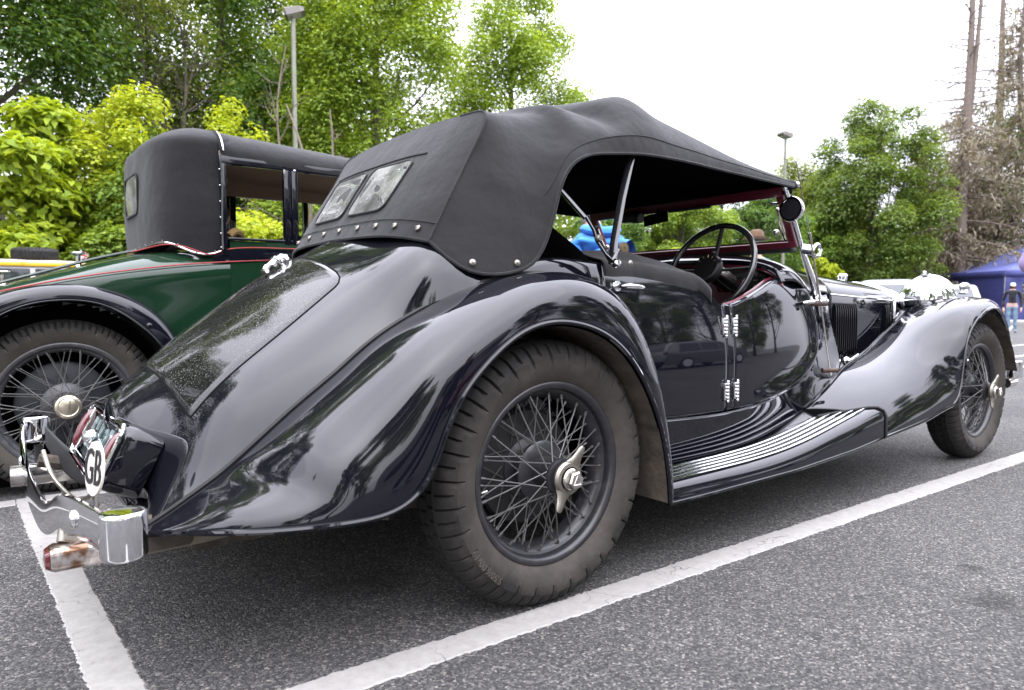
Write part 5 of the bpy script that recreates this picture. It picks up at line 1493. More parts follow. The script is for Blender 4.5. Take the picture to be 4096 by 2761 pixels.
# chrome cap of the left end with its reversing lamp body
MB().tube([(-1.112, .70, .36), (-1.112, .70, .30), (-1.09, .62, .28)], .012, 8).build('bumper_stay', DRUM, bmp)
# the fog lamp with a red face hanging low on the right, rust coming through its chrome
fm = MB()
rings = []
for (w, h, r, x) in ((.060, .046, .012, -1.168), (.066, .052, .014, -1.160), (.066, .052, .014, -1.03), (.058, .046, .014, -1.01), (.02, .02, .006, -1.005)):
    rings.append([(x, -.475 + a_, .308 + b_) for a_, b_ in rrect(w, h, r)])
fm.grid(rings, cv=True)
fgl = fm.build('rear_fog_lamp', RUSTCH, CAR)
MB().grid([[(-1.169 - z, -.475 + a_ * k, .308 + b_ * k) for a_, b_ in rrect(.058, .044, .012)] for k, z in ((1, 0), (.8, .008), (.02, .010))], cv=True).build('fog_lens', REDLENS, fgl)
MB().tube([(-1.14, -.46, .335), (-1.135, -.45, .36)], .014, 10).tube([(-1.14, -.47, .345), (-1.11, -.46, .330), (-1.08, -.45, .318)], .008, 8).build('fog_bracket', NICKEL, fgl)
# exhaust tail on the left
MB().tube([(-1.20, .50, .300), (-1.05, .49, .300), (-.6, .45, .29)], .034, 18, caps=False).build('exhaust_pipe', CHROMEW, CAR, solid=.003)
# spare cover shapes on the front: bumper
MB().grid([[(3.86 + .03 * (1 - (y / .7) ** 2), y, z) for z in (.40, .43, .47, .50)] for y in np.linspace(-.70, .70, 24)]).build('front_bumper', CHROME, CAR, solid=.006)
for sg in (1, -1):
    MB().lathe([(0, .055), (.040, .055), (.045, .05), (.045, -.05), (.04, -.055), (0, -.055)], 'Z', 24, (3.80, -sg * .73, .45)).build('bumper_roll', CHROME, CAR)
    MB().tube([(3.70, -sg * .72, .37), (3.84, -sg * .72, .37)], [.03, .026], 12).build('bumper_foot', CHROMEW, CAR)

# ---- wheels (axle along y, outside face towards -y)
def groove_tyre(Ro, half, rim_r, n_g, seg=8, name='tyre'):
    prof = [(rim_r, half * .62), (rim_r + .012, half * .80), (rim_r + .035, half * .96), ((Ro + rim_r) / 2 - .005, half * 1.06), ((Ro + rim_r) / 2 + .018, half * 1.05), (Ro - .038, half * .98),
            (Ro - .026, half * .90), (Ro - .016, half * .80), (Ro - .007, half * .66), (Ro - .002, half * .46), (Ro - .0005, half * .42), (Ro - .0075, half * .40), (Ro - .0075, half * .36), (Ro - .0005, half * .34),
            (Ro, half * .12), (Ro - .0075, half * .10), (Ro - .0075, half * .06), (Ro, half * .04)]
    prof = [(r, -h) for r, h in prof] + [(r, h) for r, h in prof[::-1]]
    n = n_g * seg
    aa = np.arange(n) * 2 * PI / n
    G = np.zeros((n, len(prof), 3))
    m = len(prof)
    for j, (r, h) in enumerate(prof):
        jj = min(j, m - 1 - j)
        rr = np.full(n, r); hh = np.full(n, h)
        for g_ in range(n_g):
            o = g_ * seg
            sh = 4 if j >= m / 2 else 0
            deep = 4 if g_ % 2 == 0 else 6
            skew = int(round((17 - jj) * .10))
            k0 = (o + sh + skew) % n
            if jj >= deep and jj not in (9, 10, 11, 12, 15, 16): rr[k0] -= .009; hh[k0] *= (.90 if jj < 9 else 1.0)
            if jj == 9: rr[k0] -= .006
            if jj == deep:
                for q in (1, 2): rr[(k0 + q) % n] -= .003; hh[(k0 + q) % n] *= .965
                hh[k0] *= .99
            pass
        G[:, j, 0] = rr * np.cos(aa); G[:, j, 2] = rr * np.sin(aa); G[:, j, 1] = hh
    return MB().grid(G, cu=True)

def tyre_mat(name, dark, dusty, lo, hi, rlo, rhi):
    """rubber: darker tread, sidewall with dried dust that gets thicker towards the rim"""
    m, n, l, p = nodes(name)
    t = n.new('ShaderNodeTexCoord'); p.inputs['Roughness'].default_value = .75; p.inputs['Specular IOR Level'].default_value = .3
    z = n.new('ShaderNodeTexNoise'); z.inputs['Scale'].default_value = 7; z.inputs['Detail'].default_value = 9; z.inputs['Roughness'].default_value = .72
    l.new(t.outputs['Object'], z.inputs['Vector'])
    sx = n.new('ShaderNodeSeparateXYZ'); l.new(t.outputs['Object'], sx.inputs[0])
    cb = n.new('ShaderNodeCombineXYZ'); l.new(sx.outputs['X'], cb.inputs['X']); l.new(sx.outputs['Z'], cb.inputs['Y'])
    ln = n.new('ShaderNodeVectorMath'); ln.operation = 'LENGTH'; l.new(cb.outputs[0], ln.inputs[0])
    mr = n.new('ShaderNodeMapRange'); mr.inputs['From Min'].default_value = rhi; mr.inputs['From Max'].default_value = rlo
    mr.inputs['To Min'].default_value = -.18; mr.inputs['To Max'].default_value = .30
    l.new(ln.outputs['Value'], mr.inputs['Value'])
    ad = n.new('ShaderNodeMath'); ad.operation = 'ADD'; l.new(z.outputs[0], ad.inputs[0]); l.new(mr.outputs[0], ad.inputs[1])
    r = n.new('ShaderNodeValToRGB'); r.color_ramp.elements[0].position = lo; r.color_ramp.elements[0].color = (*dark, 1)
    r.color_ramp.elements[1].position = hi; r.color_ramp.elements[1].color = (*dusty, 1)
    l.new(ad.outputs[0], r.inputs[0]); l.new(r.outputs[0], p.inputs['Base Color'])
    z2 = n.new('ShaderNodeTexNoise'); z2.inputs['Scale'].default_value = 260; z2.inputs['Detail'].default_value = 4
    l.new(t.outputs['Object'], z2.inputs['Vector'])
    b = n.new('ShaderNodeBump'); b.inputs['Strength'].default_value = .35; b.inputs['Distance'].default_value = .003
    l.new(z2.outputs[0], b.inputs['Height']); l.new(b.outputs[0], p.inputs['Normal'])
    return m
TYRE = tyre_mat('dusty tyre rubber', (.0125, .0115, .0108), (.070, .060, .050), .40, .95, .26, .375)
TYRE2 = tyre_mat('older tyre rubber', (.020, .019, .017), (.075, .064, .050), .42, .95, .29, .39)

def rim_mesh(ro, w, depth):
    return MB().lathe([(ro - .026, -w * .52), (ro - .020, -w * .58), (ro - .019, -w * .80), (ro - .013, -w * 1.0), (ro - .004, -w * 1.06), (ro + .003, -w * 1.05), (ro + .006, -w * .98), (ro + .003, -w * .90), (ro - .006, -w * .86), (ro - .006, w * .86),
                       (ro + .006, w * .95), (ro - .004, w * 1.06), (ro - .012, w * .95), (ro - .022, w * .80), (ro - .024, w * .5), (ro - depth, w * .30), (ro - depth, -w * .10), (ro - .032, -w * .46), (ro - .026, -w * .52)], 'Y', 96)
def spoke_data(p, q, r=.0021):
    p, q = A(p), A(q)
    return MB().tube([p, p + (q - p) * .92, p + (q - p) * .925, q], [r, r, r * 1.9, r * 1.9], 6).data('spoke', [SPOKE], True, 40)
def cyl(r, a, y): return (r * math.cos(R(a)), y, r * math.sin(R(a)))
# tyre letters, raised on the side wall
def arc_text(s, rad, size, a_start, y, ext=.0016):
    V, F = text_faces(s, size, ext, 'LEFT')
    out = []
    for vx, vy, vz in V:
        a_ = R(a_start) - vx / rad        # clockwise as seen from outside (-y)
        rr = rad + vy
        # seen from -y with x to the right: clockwise means decreasing angle
        out.append((rr * math.cos(a_), y - vz - .0005 * 0, rr * math.sin(a_)))
    return out, F
td = groove_tyre(.378, .083, .254, 62).data('tyre', [TYRE], True, 35)
rd = rim_mesh(.256, .060, .046).data('rim', [WHEELP], True, 50)
sp_types = []
for k in range(3):
    a0 = 15 * k / 1.0
sd = []
sd.append(spoke_data(cyl(.046, 4, -.098), cyl(.226, 44, -.030)))
sd.append(spoke_data(cyl(.046, 11, -.098), cyl(.226, -29, -.030)))
sd.append(spoke_data(cyl(.082, 2, -.020), cyl(.214, 22, -.012)))
sd.append(spoke_data(cyl(.082, 8, -.020), cyl(.214, -12, -.012)))
sd.append(spoke_data(cyl(.085, 5, .050), cyl(.212, 34, .010)))
sd.append(spoke_data(cyl(.085, 12, .050), cyl(.212, -17, .010)))
hubm = MB().lathe([(.0, -.110), (.040, -.110), (.050, -.106), (.052, -.092), (.044, -.086), (.040, -.06), (.046, -.03), (.080, -.026), (.088, -.020), (.088, -.010), (.070, .0), (.062, .03), (.088, .042), (.092, .052), (.085, .060), (.0, .060)], 'Y', 40)
hubd = hubm.data('hub', [WHEELP], True, 40)
drm = MB().lathe([(.0, .045), (.10, .045), (.165, .052), (.172, .060), (.172, .085), (.182, .088), (.182, .11), (0, .115)], 'Y', 48).data('brake_drum', [DRUM], True, 40)
sn = MB().lathe([(.026, -.118), (.044, -.120), (.050, -.124), (.052, -.132), (.046, -.140), (.036, -.141), (.034, -.132), (.024, -.131)], 'Y', 40)
for a_ in (62, 242):
    ea = []
    for t, wd, th in ((.044, .030, .010), (.060, .019, .009), (.078, .014, .008), (.094, .012, .007), (.103, .007, .004)):
        c_, s_ = math.cos(R(a_)), math.sin(R(a_))
        y = -.131 - .012 * ((t - .044) / .06)
        row = []
        for q in np.linspace(0, 2 * PI, 12, endpoint=False):
            lx, ly = t, wd * math.cos(q)
            row.append((lx * c_ - ly * s_, y + th * math.sin(q), lx * s_ + ly * c_))
        ea.append(row)
    sn.grid(ea, cv=True)
    b_ = len(sn.V) - 12
    sn.F.append(tuple(range(b_, b_ + 12))); sn.mi.append(0)
sn.V = [(x * .93, y, z * .93) for x, y, z in sn.V]
snd = sn.data('spinner', [NICKEL], True, 40)
nt = MB().lathe([(.030, -.128), (.030, -.146), (.026, -.150), (.020, -.150)], 'Y', 30)
hx = [[(r * math.cos(R(60 * k + 10)), y, r * math.sin(R(60 * k + 10))) for k in range(6)] for r, y in ((.026, -.148), (.026, -.166), (.022, -.170), (.001, -.170))]
nt.grid(hx, cv=True)
# the maker's triangle stamped on the nut
for p, q in (((-.013, -.010), (.013, -.010)), ((.013, -.010), (0, .014)), ((0, .014), (-.013, -.010))):
    nt.tube([(p[0], -.1705, p[1]), (q[0], -.1705, q[1])], .0014, 5)
ntd = nt.data('hub_nut', [CHROMEW], False)
txV, txF = arc_text('5.50/6.00x19', .322, .026, -127, -.0868)
txd = mesh('tyre_lettering', txV, txF, [mat('dusty raised lettering', (.062, .053, .044), .8)], False)

def wheel(x, y, z, out, full=True, rot=0):
    w_ = link('wheel', rd, CAR, (x, y, z))
    w_.rotation_euler = (0, 0, 0 if out > 0 else PI)
    link('tyre', td, w_)
    if full:
        for k, d in enumerate(sd):
            cnt = 12
            for i in range(cnt):
                o = link('spoke', d, w_); o.rotation_euler = (0, R(360 / cnt * i + 5 * k + rot), 0)
        link('hub', hubd, w_); link('brake_drum', drm, w_)
        o = link('spinner', snd, w_); o.rotation_euler = (0, R(rot), 0)
        o = link('hub_nut', ntd, w_); o.rotation_euler = (0, R(rot), 0)
        link('tyre_lettering', txd, w_)
        v_ = MB().tube([cyl(.215, 188, -.02), cyl(.200, 187, -.028)], .0045, 8); v_.build('valve_cap', CHROMEW, w_)
    return w_
wheel(0, -.712, .3765, 1)
wheel(3.115, -.712, .3765, 1, rot=-8)
wheel(0, .712, .3765, -1, full=False)
wheel(3.115, .712, .3765, -1, full=False)
MB().lathe([(0, .0), (.18, .0), (.18, .05)], 'Y', 30, (0, .66, .376)).build('brake_drum', DRUM, CAR)
MB().tube([(3.115, -.62, .30), (3.115, .62, .30)], .03, 8).build('front_axle', UNDER, CAR)

# ================================================================== the green car on the left (its right side near y = 1.5)
GC = thing('vintage_saloon', 'dark green vintage car with black fabric roof and red coachlines on the left', 'car', (.5, 2.05, 0))
CY = 2.05
def both(fn):
    for sg in (1, -1): fn(sg)
def gy(y, sg): return y if sg > 0 else 2 * CY - y
def gmir(G):
    G = np.array(G, float); G[..., 1] = 2 * CY - G[..., 1]; return G
COACH = mat('red coachline', (.26, .010, .010), .35)
GHOOD = fabric_mat('black roof cloth', (.0055, .0055, .0065), (.0095, .0095, .0105))
TAN = mat('tan headlining', (.46, .33, .21), .9, bump=(40, .2, .01))
_dk = [(-2.05, .50), (-1.75, .72), (-1.45, .845), (-1.165, .944), (-.98, 1.004), (-.81, 1.060), (-.58, 1.122), (-.22, 1.165)]
# red line heights on the side
_rl = [(-2.1, .50), (-1.75, .72), (-1.45, .83), (-1.18, .908), (-.93, .968), (-.69, 1.012), (-.44, 1.048), (-.26, 1.066), (.05, 1.088), (.6, 1.11), (1.2, 1.12), (1.6, 1.11)]
_ul = [(-.66, 1.105), (-.60, 1.122), (-.52, 1.145), (-.45, 1.142), (-.36, 1.112), (-.31, 1.103), (-.25, 1.125), (-.18, 1.140), (.05, 1.148), (.6, 1.165), (1.2, 1.16)]
def rl(x): return float(f1(_rl, x)[0])
# tail and rear body: from sill up over the deck
rows = []
for x in np.linspace(-2.05, -.22, 40):
    zr = rl(x)
    dk = float(f1(_dk, x)[0])
    w = float(f1([(-2.05, .36), (-1.6, .47), (-1.2, .53), (-.8, .555), (-.22, .56)], x)[0])
    rows.append([(x, CY - w + .06, .40), (x, CY - w + .01, .60), (x, CY - w, zr - .12), (x, CY - w + .004, zr - .01), (x, CY - w + .06, zr + (dk - zr) * .45), (x, CY - w + .20, zr + (dk - zr) * .80), (x, CY - .15, dk - .005), (x, CY, dk)])
g = surf(rows, 130, 70)
tb_ = MB().grid(np.concatenate([g, gmir(g)[:, ::-1][:, 1:]], 1))
def _well(f):
    c = np.mean([tb_.V[i] for i in f], 0)
    return (c[0] + .95) ** 2 + (c[2] - .39) ** 2 < .465 ** 2 and abs(c[1] - CY) > .30
tb_.F = [f for f in tb_.F if not _well(f)]; tb_.mi = [0] * len(tb_.F)
tb_.build('tail_body', GREEN, GC)
for sg in (1, -1):
    MB().lathe([(.485, 1.50), (.485, 1.74), (.0, 1.74)], 'Y', 40, (-.95, 0, .39)).build('wheel_well', MATTE, GC) if sg > 0 else MB().lathe([(.485, 2.60), (.485, 2.36), (.0, 2.36)], 'Y', 40, (-.95, 0, .39)).build('wheel_well', MATTE, GC)
# side with the doors
for sg in (1, -1):
    def sp_(x, z):
        w = float(f1([(-.24, .560), (.4, .575), (1.0, .56), (1.6, .50)], x)[0]) - .10 * max(0, .62 - z) ** 1.2 * 2
        return gy(CY - w, sg)
    for nm, x0, x1 in (('rear_door', -.2195, .615), ('front_door', .622, 1.20), ('scuttle_side', 1.207, 1.6)):
        MB().grid([[(x, sp_(x, z), z) for z in np.linspace(.42, 1.178 if x < 1.25 else 1.15, 22)] for x in np.linspace(x0, x1, 20)]).build(nm, GREEN, GC)
    xs_ = np.linspace(-2.0, 1.6, 90)
    def edge_y(x, z):
        if x < -.22:
            w = float(f1([(-2.05, .36), (-1.6, .47), (-1.2, .53), (-.8, .555), (-.22, .56)], x)[0]); return gy(CY - w - .004, sg)
        return sp_(x, z) - .004 * sg
    MB().tube([(x, edge_y(x, rl(x)), rl(x)) for x in xs_], .0034, 8).build('coachline', COACH, GC)
    def ul_y(x):
        w = float(f1([(-.66, .37), (-.60, .44), (-.52, .50), (-.43, .545), (-.30, .560), (-.22, .565), (.4, .58), (1.2, .565)], x)[0]); return gy(CY - w - .002, sg)
    MB().tube([(x, ul_y(x), float(f1(_ul, x)[0])) for x in np.linspace(-.64, 1.2, 70)], .0030, 8).build('coachline', COACH, GC)
    # black belt band between the lines
    MB().grid([[(x, ul_y(x) - .001 * sg * (k == 1), rl(x) + .008 + (float(f1(_ul, x)[0]) - rl(x) - .016) * t) for k, t in enumerate((0, .5, 1))] for x in np.linspace(-.30, 1.2, 40)]).build('belt_band', NAVY, GC)
    # window frames
    fm_ = MB()
    for x0, x1, z0, z1 in ((-.262, -.232, 1.10, 1.60), (.062, .100, 1.17, 1.585), (.104, .140, 1.17, 1.585), (.60, .635, 1.17, 1.585), (1.02, 1.06, 1.15, 1.58)):
        fm_.box(((x0 + x1) / 2, gy(1.492, sg), (z0 + z1) / 2), (x1 - x0, .032, z1 - z0), bev=.005)
    fm_.box((.40, gy(1.492, sg), 1.582), (1.33, .034, .040), bev=.005)
    fm_.build('window_frame', NAVY, GC)
    MB().box((.065, gy(1.478, sg), 1.55), (.010, .006, .06)).sphere((.12, gy(1.475, sg), 1.565), .007, 10, 6).build('frame_screw', CHROME, GC)
    MB().box((.32, gy(1.486, sg), 1.187), (1.10, .016, .014), bev=.004).build('window_ledge', NAVY, GC)
    # chrome edge with studs on the hood pillar
    MB().tube(cspline(A([(-.258, gy(1.474, sg), 1.13), (-.258, gy(1.474, sg), 1.30), (-.258, gy(1.474, sg), 1.55), (-.262, gy(1.476, sg), 1.605), (-.250, gy(1.485, sg), 1.625)]), 20), .0045, 6).build('pillar_moulding', STEEL, GC)
    for z in (1.14, 1.21, 1.29, 1.37, 1.45, 1.53):
        MB().sphere((-.266, gy(1.474, sg), z), .0042, 8, 6).build('hood_stud', CHROME, GC)
    MB().tube(cspline(A([(-.245, gy(1.475, sg), 1.625), (-.248, gy(1.480, sg), 1.66), (-.252, gy(1.52, sg), 1.712), (-.255, gy(1.60, sg), 1.745)]), 14), .011, 8, flat=.5).build('hood_iron', CHROME, GC)
# cloth rear hood
out_ = [(-.235, 1.494), (-.31, 1.494), (-.395, 1.505), (-.478, 1.550), (-.530, 1.64), (-.556, 1.78), (-.564, CY)]
base_z = [1.135, 1.105, 1.112, 1.150, 1.158, 1.145, 1.135]
rows = []
for (x, y), bz in zip(out_, base_z):
    k = (y - 1.494) / (CY - 1.494)
    ix = x + .05
    rows.append([(x + .006, y + .004, bz), (x - .004, y - .004, 1.30), (x, y, 1.50), (x + .002, y + .002, 1.635), (x + .008, y + .006, 1.672), (x + .032 + .010 * k, y + .030 * (1 - k), 1.702 - .005 * k), (-.30 + (x + .30) * .42, y + (CY - y) * .22, 1.748 + .03 * k), (-.275, y + (CY - y) * .55, 1.780 + .018 * k)])
g = surf(rows, 50, 50)
ng = gnorm(g, A([-.6, -.6, .4]))
g = g + ng * (wob(g, .004, 11, 21) * np.clip(np.linspace(0, 1, 50) * 6, 0, 1)[None, :])[..., None]
gh = np.concatenate([g, gmir(g)[::-1][1:]], 0)
gho = MB().grid(gh).build('rear_hood', GHOOD, GC)
MB().tube(gh[:, 0] + A([-.004, 0, 0]), .006, 6).build('hood_edge_trim', CHROMEW, gho)
for i in range(4, 95, 6):
    p = gh[i, 0]
    MB().sphere(p + A([-.008, -.004, .010]), .0038, 8, 6).build('hood_stud', NICKEL, gho)
# roof cloth
rows = []
for x, zc, ze in ((-.262, 1.800, 1.640), (-.10, 1.792, 1.625), (.10, 1.778, 1.612), (.30, 1.765, 1.604), (.60, 1.740, 1.600), (.95, 1.69, 1.592), (1.10, 1.63, 1.585)):
    rows.append([(x, 1.474, ze - .035), (x, 1.476, ze), (x, 1.52, ze + (zc - ze) * .38), (x, 1.66, ze + (zc - ze) * .74), (x, 1.85, zc - .012), (x, CY, zc)])
g = surf(rows, 50, 40)
ng = gnorm(g, A([0, -.3, .9]))
g = g + ng * wob(g, .005, 9, 31)[..., None]
MB().grid(np.concatenate([g, gmir(g)[:, ::-1][:, 1:]], 1)).build('roof_cloth', GHOOD, GC)
gi = g - ng * .02
MB().grid(np.concatenate([gi, gmir(gi)[:, ::-1][:, 1:]], 1)).build('headlining', TAN, GC)
MB().grid([[(x, gy(1.53, -1), z) for z in (1.56, 1.66)] for x in (-.24, 1.0)]).grid([[(x, y, 1.60 + .1 * math.sin((y - 1.5) / 1.1 * PI)) for y in np.linspace(1.5, 2.6, 8)] for x in (-.245, -.24)]).build('headlining', TAN, GC)
# rear light in the hood
rw = MB().grid([[(-.568 - .006 * math.sin((z - 1.35) / .17 * PI) + .02 * ((y - CY) / .3) ** 2 - .004, y, z + .0 * y) for z in np.linspace(1.335, 1.535, 8)] for y in np.linspace(1.885, 2.215, 10)])
rwo = rw.build('rear_window', glass_mat('cloudy rear light', (.75, .80, .60), .08, 1.2, .25), GC)
fr_ = rrect(.34, .21, .035)
MB().tube([(-.571 + .02 * (a_ / .3) ** 2 - .004, CY + a_, 1.435 + b_) for a_, b_ in fr_], .006, 6, closed=True).build('window_binding', GHOOD, rwo)
# interior bits
MB().grid(surf([[(x, y, z) for y in np.linspace(1.58, 2.52, 5)] for x, z in ((-.10, 1.05), (-.16, 1.18), (-.24, 1.22), (-.32, 1.15))], 14, 10)).build('rear_seat', mat('brown hide', (.05, .032, .02), .5), GC, solid=.03)
MB().tube(cspline(A([(-.205, 1.56, 1.205), (-.15, 1.60, 1.235), (-.12, 1.64, 1.205), (-.15, 1.66, 1.185)]), 10), .02, 8).build('arm_strap', mat('ochre braid', (.16, .10, .03), .8), GC)
MB().grid([[(-.22 + .02 * math.sin(z * 30), 1.53 + .05 * u, z) for z in np.linspace(1.25, 1.50, 8)] for u in (0, 1)]).build('window_blind', mat('sand cloth', (.40, .31, .16), .9), GC)
seat2 = MB().grid(surf([[(x, y, z) for y in (1.60, 1.8, 1.98)] for x, z in ((.30, .9), (.24, 1.15), (.20, 1.235), (.13, 1.22), (.1, .9))], 16, 10)); seat2.build('front_seat', LEATHER, GC)
MB().box((.6, CY, .40), (2.6, 1.02, .10)).build('floor_pan', MATTE, GC)
# bonnet and radiator, mostly hidden behind the black car
def gb_(x):
    f = (x - 1.58) / 1.1; hw = .47 - .12 * f; zt = 1.16 - .02 * f
    return [(x, CY - hw, .55), (x, CY - hw, 1.0), (x, CY - hw * .9, zt - .03), (x, CY - hw * .4, zt), (x, CY, zt + .01)]
g = surf([gb_(x) for x in (1.58, 2.0, 2.4, 2.68)], 20, 24)
MB().grid(np.concatenate([g, gmir(g)[:, ::-1][:, 1:]], 1)).build('bonnet', GREEN, GC)
MB().box((2.72, CY, .84), (.08, .72, .66), bev=.03).build('radiator', CHROMEW, GC)
for sg in (1, -1):
    rows = []
    for x, zt in ((1.2, .42), (1.6, .50), (1.95, .74), (2.25, .90), (2.6, .92), (2.9, .78), (3.0, .55)):
        rows.append([(x, gy(1.62, sg), zt), (x, gy(1.5, sg), zt + .02), (x, gy(1.38, sg), zt - .02), (x, gy(1.36, sg), zt - .10)])
    MB().grid(surf(rows, 30, 10)).build('front_wing', NAVY, GC, solid=.006)
    MB().box((.45, gy(1.44, sg), .40), (1.6, .20, .03), bev=.01).build('running_board', NAVY, GC)
# rear wing of the green car
_o = A([(-1.55, .46), (-1.46, .65), (-1.32, .815), (-1.15, .902), (-.96, .935), (-.78, .912), (-.62, .835), (-.52, .72), (-.45, .56), (-.41, .42)])
_i = A([(-1.43, .46), (-1.36, .62), (-1.25, .76), (-1.11, .845), (-.95, .872), (-.80, .848), (-.67, .765), (-.575, .66), (-.51, .53), (-.47, .42)])
for sg in (1, -1):
    rows = []
    for (xo, zo), (xi, zi) in zip(_o, _i):
        rows.append([(xo, gy(1.60, sg), zo + .004), (xo, gy(1.50, sg), zo + .004), (xo * .96 + xi * .04, gy(1.42, sg), zo - .002), (xo * .62 + xi * .38, gy(1.392, sg), zo * .62 + zi * .38), (xi, gy(1.385, sg), zi)])
    g = surf(rows, 70, 24)
    w_ = MB().grid(g).build('rear_wing', NAVY, GC, solid=.005, off=1 if sg > 0 else -1)
    MB().tube(g[:, -1], .006, 6).build('wing_bead', NAVY, w_)
    MB().sphere((-.622, gy(1.384, sg), .752), (.014, .008, .014), 10, 8).build('wing_bolt', NAVY, w_)
    MB().grid([[(xi - .0, gy(y, sg), zi) for y in (1.40, 1.52, 1.66)] for xi, zi in _i * A([1, .99])]).grid([[(x, gy(1.70, sg), z) for z in (.3, .9)] for x in (-1.6, -.3)]).build('wheel_arch', MATTE, w_)
# deck rails and filler pins
for x in (-1.15, -.83):
    dk = float(f1(_dk, x)[0])
    MB().lathe([(0, .072), (.030, .072), (.034, .066), (.030, .060), (.012, .052), (.010, .015), (.016, .010), (.018, 0)], 'Z', 16, (x, CY - .02, dk - .003)).build('deck_fitting', CHROMEW, GC)
MB().tube([(x, CY - .10, float(f1(_dk, x)[0]) + .012) for x in np.linspace(-1.4, -.55, 16)], .009, 6).build('deck_rail', GREEN, GC)
# wheels
td2 = groove_tyre(.392, .070, .282, 84, 4).data('tyre', [TYRE2], True, 35)
rd2 = rim_mesh(.284, .050, .040).data('rim', [STEEL], True, 50)
SPO2 = spoke_data(cyl(.050, 4, -.075), cyl(.258, 46, -.026)), spoke_data(cyl(.050, 12, -.075), cyl(.258, -30, -.026)), spoke_data(cyl(.080, 3, .0), cyl(.248, 26, -.004)), spoke_data(cyl(.080, 10, .0), cyl(.248, -13, -.004)), spoke_data(cyl(.082, 6, .05), cyl(.245, 30, .012))
hub2 = MB().lathe([(0, -.082), (.046, -.082), (.054, -.078), (.056, -.066), (.060, -.02), (.09, -.008), (.10, .0), (.10, .01), (.085, .04), (.09, .06), (0, .06)], 'Y', 36).data('hub', [STEEL], True, 40)
drum2 = MB().lathe([(0, .040), (.12, .042), (.185, .050), (.195, .056), (.195, .10), (0, .105)], 'Y', 48).data('brake_drum', [mat('blue grey drum', (.020, .022, .028), .5)], True, 40)
cap2 = MB().lathe([(0, -.108), (.034, -.108), (.038, -.1055), (.041, -.108), (.050, -.106), (.055, -.100), (.056, -.090), (.050, -.082)], 'Y', 44).data('hub_cap', [mat('old nickel plate', (.58, .53, .42), .30, .9, var=(30, (.40, .36, .27), .4, .75))], True, 40)
Vt, Ft = text_faces('SUNBEAM', .0125, .0008)
ct, st_ = math.cos(R(80)), math.sin(R(80))
txt2 = mesh('maker_lettering', [(vx * ct - vy * st_ + .004, -.1085 - vz, vx * st_ + vy * ct) for vx, vy, vz in Vt], Ft, [mat('worn plate lettering', (.10, .09, .07), .5, .5)], False)
def gwheel(x, y, flip, full):
    w_ = link('wheel', rd2, GC, (x, y, .391)); w_.rotation_euler = (0, 0, PI if flip else 0)
    link('tyre', td2, w_)
    if full:
        for k, d in enumerate(SPO2):
            for i in range(12):
                o = link('spoke', d, w_); o.rotation_euler = (0, R(30 * i + 6 * k), 0)
        link('hub', hub2, w_); link('brake_drum', drum2, w_); c_ = link('hub_cap', cap2, w_); link('maker_lettering', txt2, w_)
    return w_
gwheel(-.950, 1.545, False, True)
gwheel(-.950, 2.555, True, False); gwheel(2.35, 1.545, False, False); gwheel(2.35, 2.555, True, False)

# ------------------------------------------------------------------ yellow four by four with a spare on the roof
J = thing('off_road_vehicle', 'yellow boxy off roader with pale roof, behind the tail of the green car', 'off roader', (-.92, 13.05, 0), R(-6), worldkids=False)
YEL = mat('yellow car paint', (.62, .36, .012), .3, coat=.5); JROOF = mat('dusty cream roof', (.50, .44, .35), .7); DG = mat('dark glass', (.03, .035, .04), .06)
GRP = mat('white window frame', (.72, .70, .74), .4)
b_ = MB()
b_.box((0, 0, .72), (3.4, 1.56, .62), bev=.04)
b_.build('body', YEL, J)
MB().box((-.15, 0, 1.26), (2.85, 1.44, .46), bev=.03).build('cabin', GRP, J)
MB().grid(surf([[(x * 1.0, y, 1.555 + .055 * (1 - (abs(y) / .75) ** 4) * (1 - (abs(x) / 1.6) ** 6)) for y in np.linspace(-.76, .76, 7)] for x in np.linspace(-1.62, 1.36, 9)], 20, 14)).build('roof', JROOF, J, solid=.02)
for sg in (1, -1):
    MB().box((-.13, sg * .755, 1.518), (2.98, .05, .060), bev=.012).build('gutter', YEL, J)
    for x in (-1.05, -.30, .45, 1.05): MB().box((x, sg * .783, 1.535), (.05, .012, .05), bev=.003).build('gutter_clip', YEL, J)
    for x0, x1, m_ in ((-1.45, -1.12, DG), (-1.05, -.72, GRP), (-.70, -.10, DG), (-.05, .55, DG), (.62, 1.15, DG)):
        MB().box(((x0 + x1) / 2, sg * .724, 1.31), (x1 - x0, .014, .27), bev=.02).build('window', m_, J)
MB().box((-1.585, 0, 1.30), (.014, 1.2, .28), bev=.01).box((1.28, 0, 1.30), (.014, 1.25, .30), bev=.01).build('window', DG, J)
for x in (-1.05, 1.05):
    for y in (-.70, .70):
        w_ = MB().lathe([(.18, -.10), (.26, -.11), (.34, -.10), (.36, -.06), (.36, .06), (.34, .10), (.26, .11), (.18, .10)], 'Y', 28, (x, y, .36)).build('wheel', RUBBER, J)
        MB().lathe([(0, -.08), (.17, -.09), (.19, -.07)], 'Y', 20, (x, y, .36)).lathe([(0, .08), (.17, .09), (.19, .07)], 'Y', 20, (x, y, .36)).build('rim', GRP, w_)
MB().sphere((.86, .55, 1.60), (.16, .12, .07), 14, 8).build('roof_bundle', mat('white cover', (.75, .70, .72), .7), J)
fl_ = MB()
FLB, FLR, FLW = mat('flag blue', (.02, .03, .20), .8), mat('flag red', (.45, .02, .03), .8), mat('flag white', (.7, .68, .68), .8)
FV = []
nx, nz_ = 14, 10
for i in range(nx + 1):
    for j in range(nz_ + 1):
        u, v = i / nx, j / nz_
        FV.append((1.30 + u * .12 * (1 - .35 * v), -.40 + .03 * math.sin(u * 8 + v * 2), 1.80 - v * .15 - u * .05 + .05 * u * v))
FF, FI = [], []
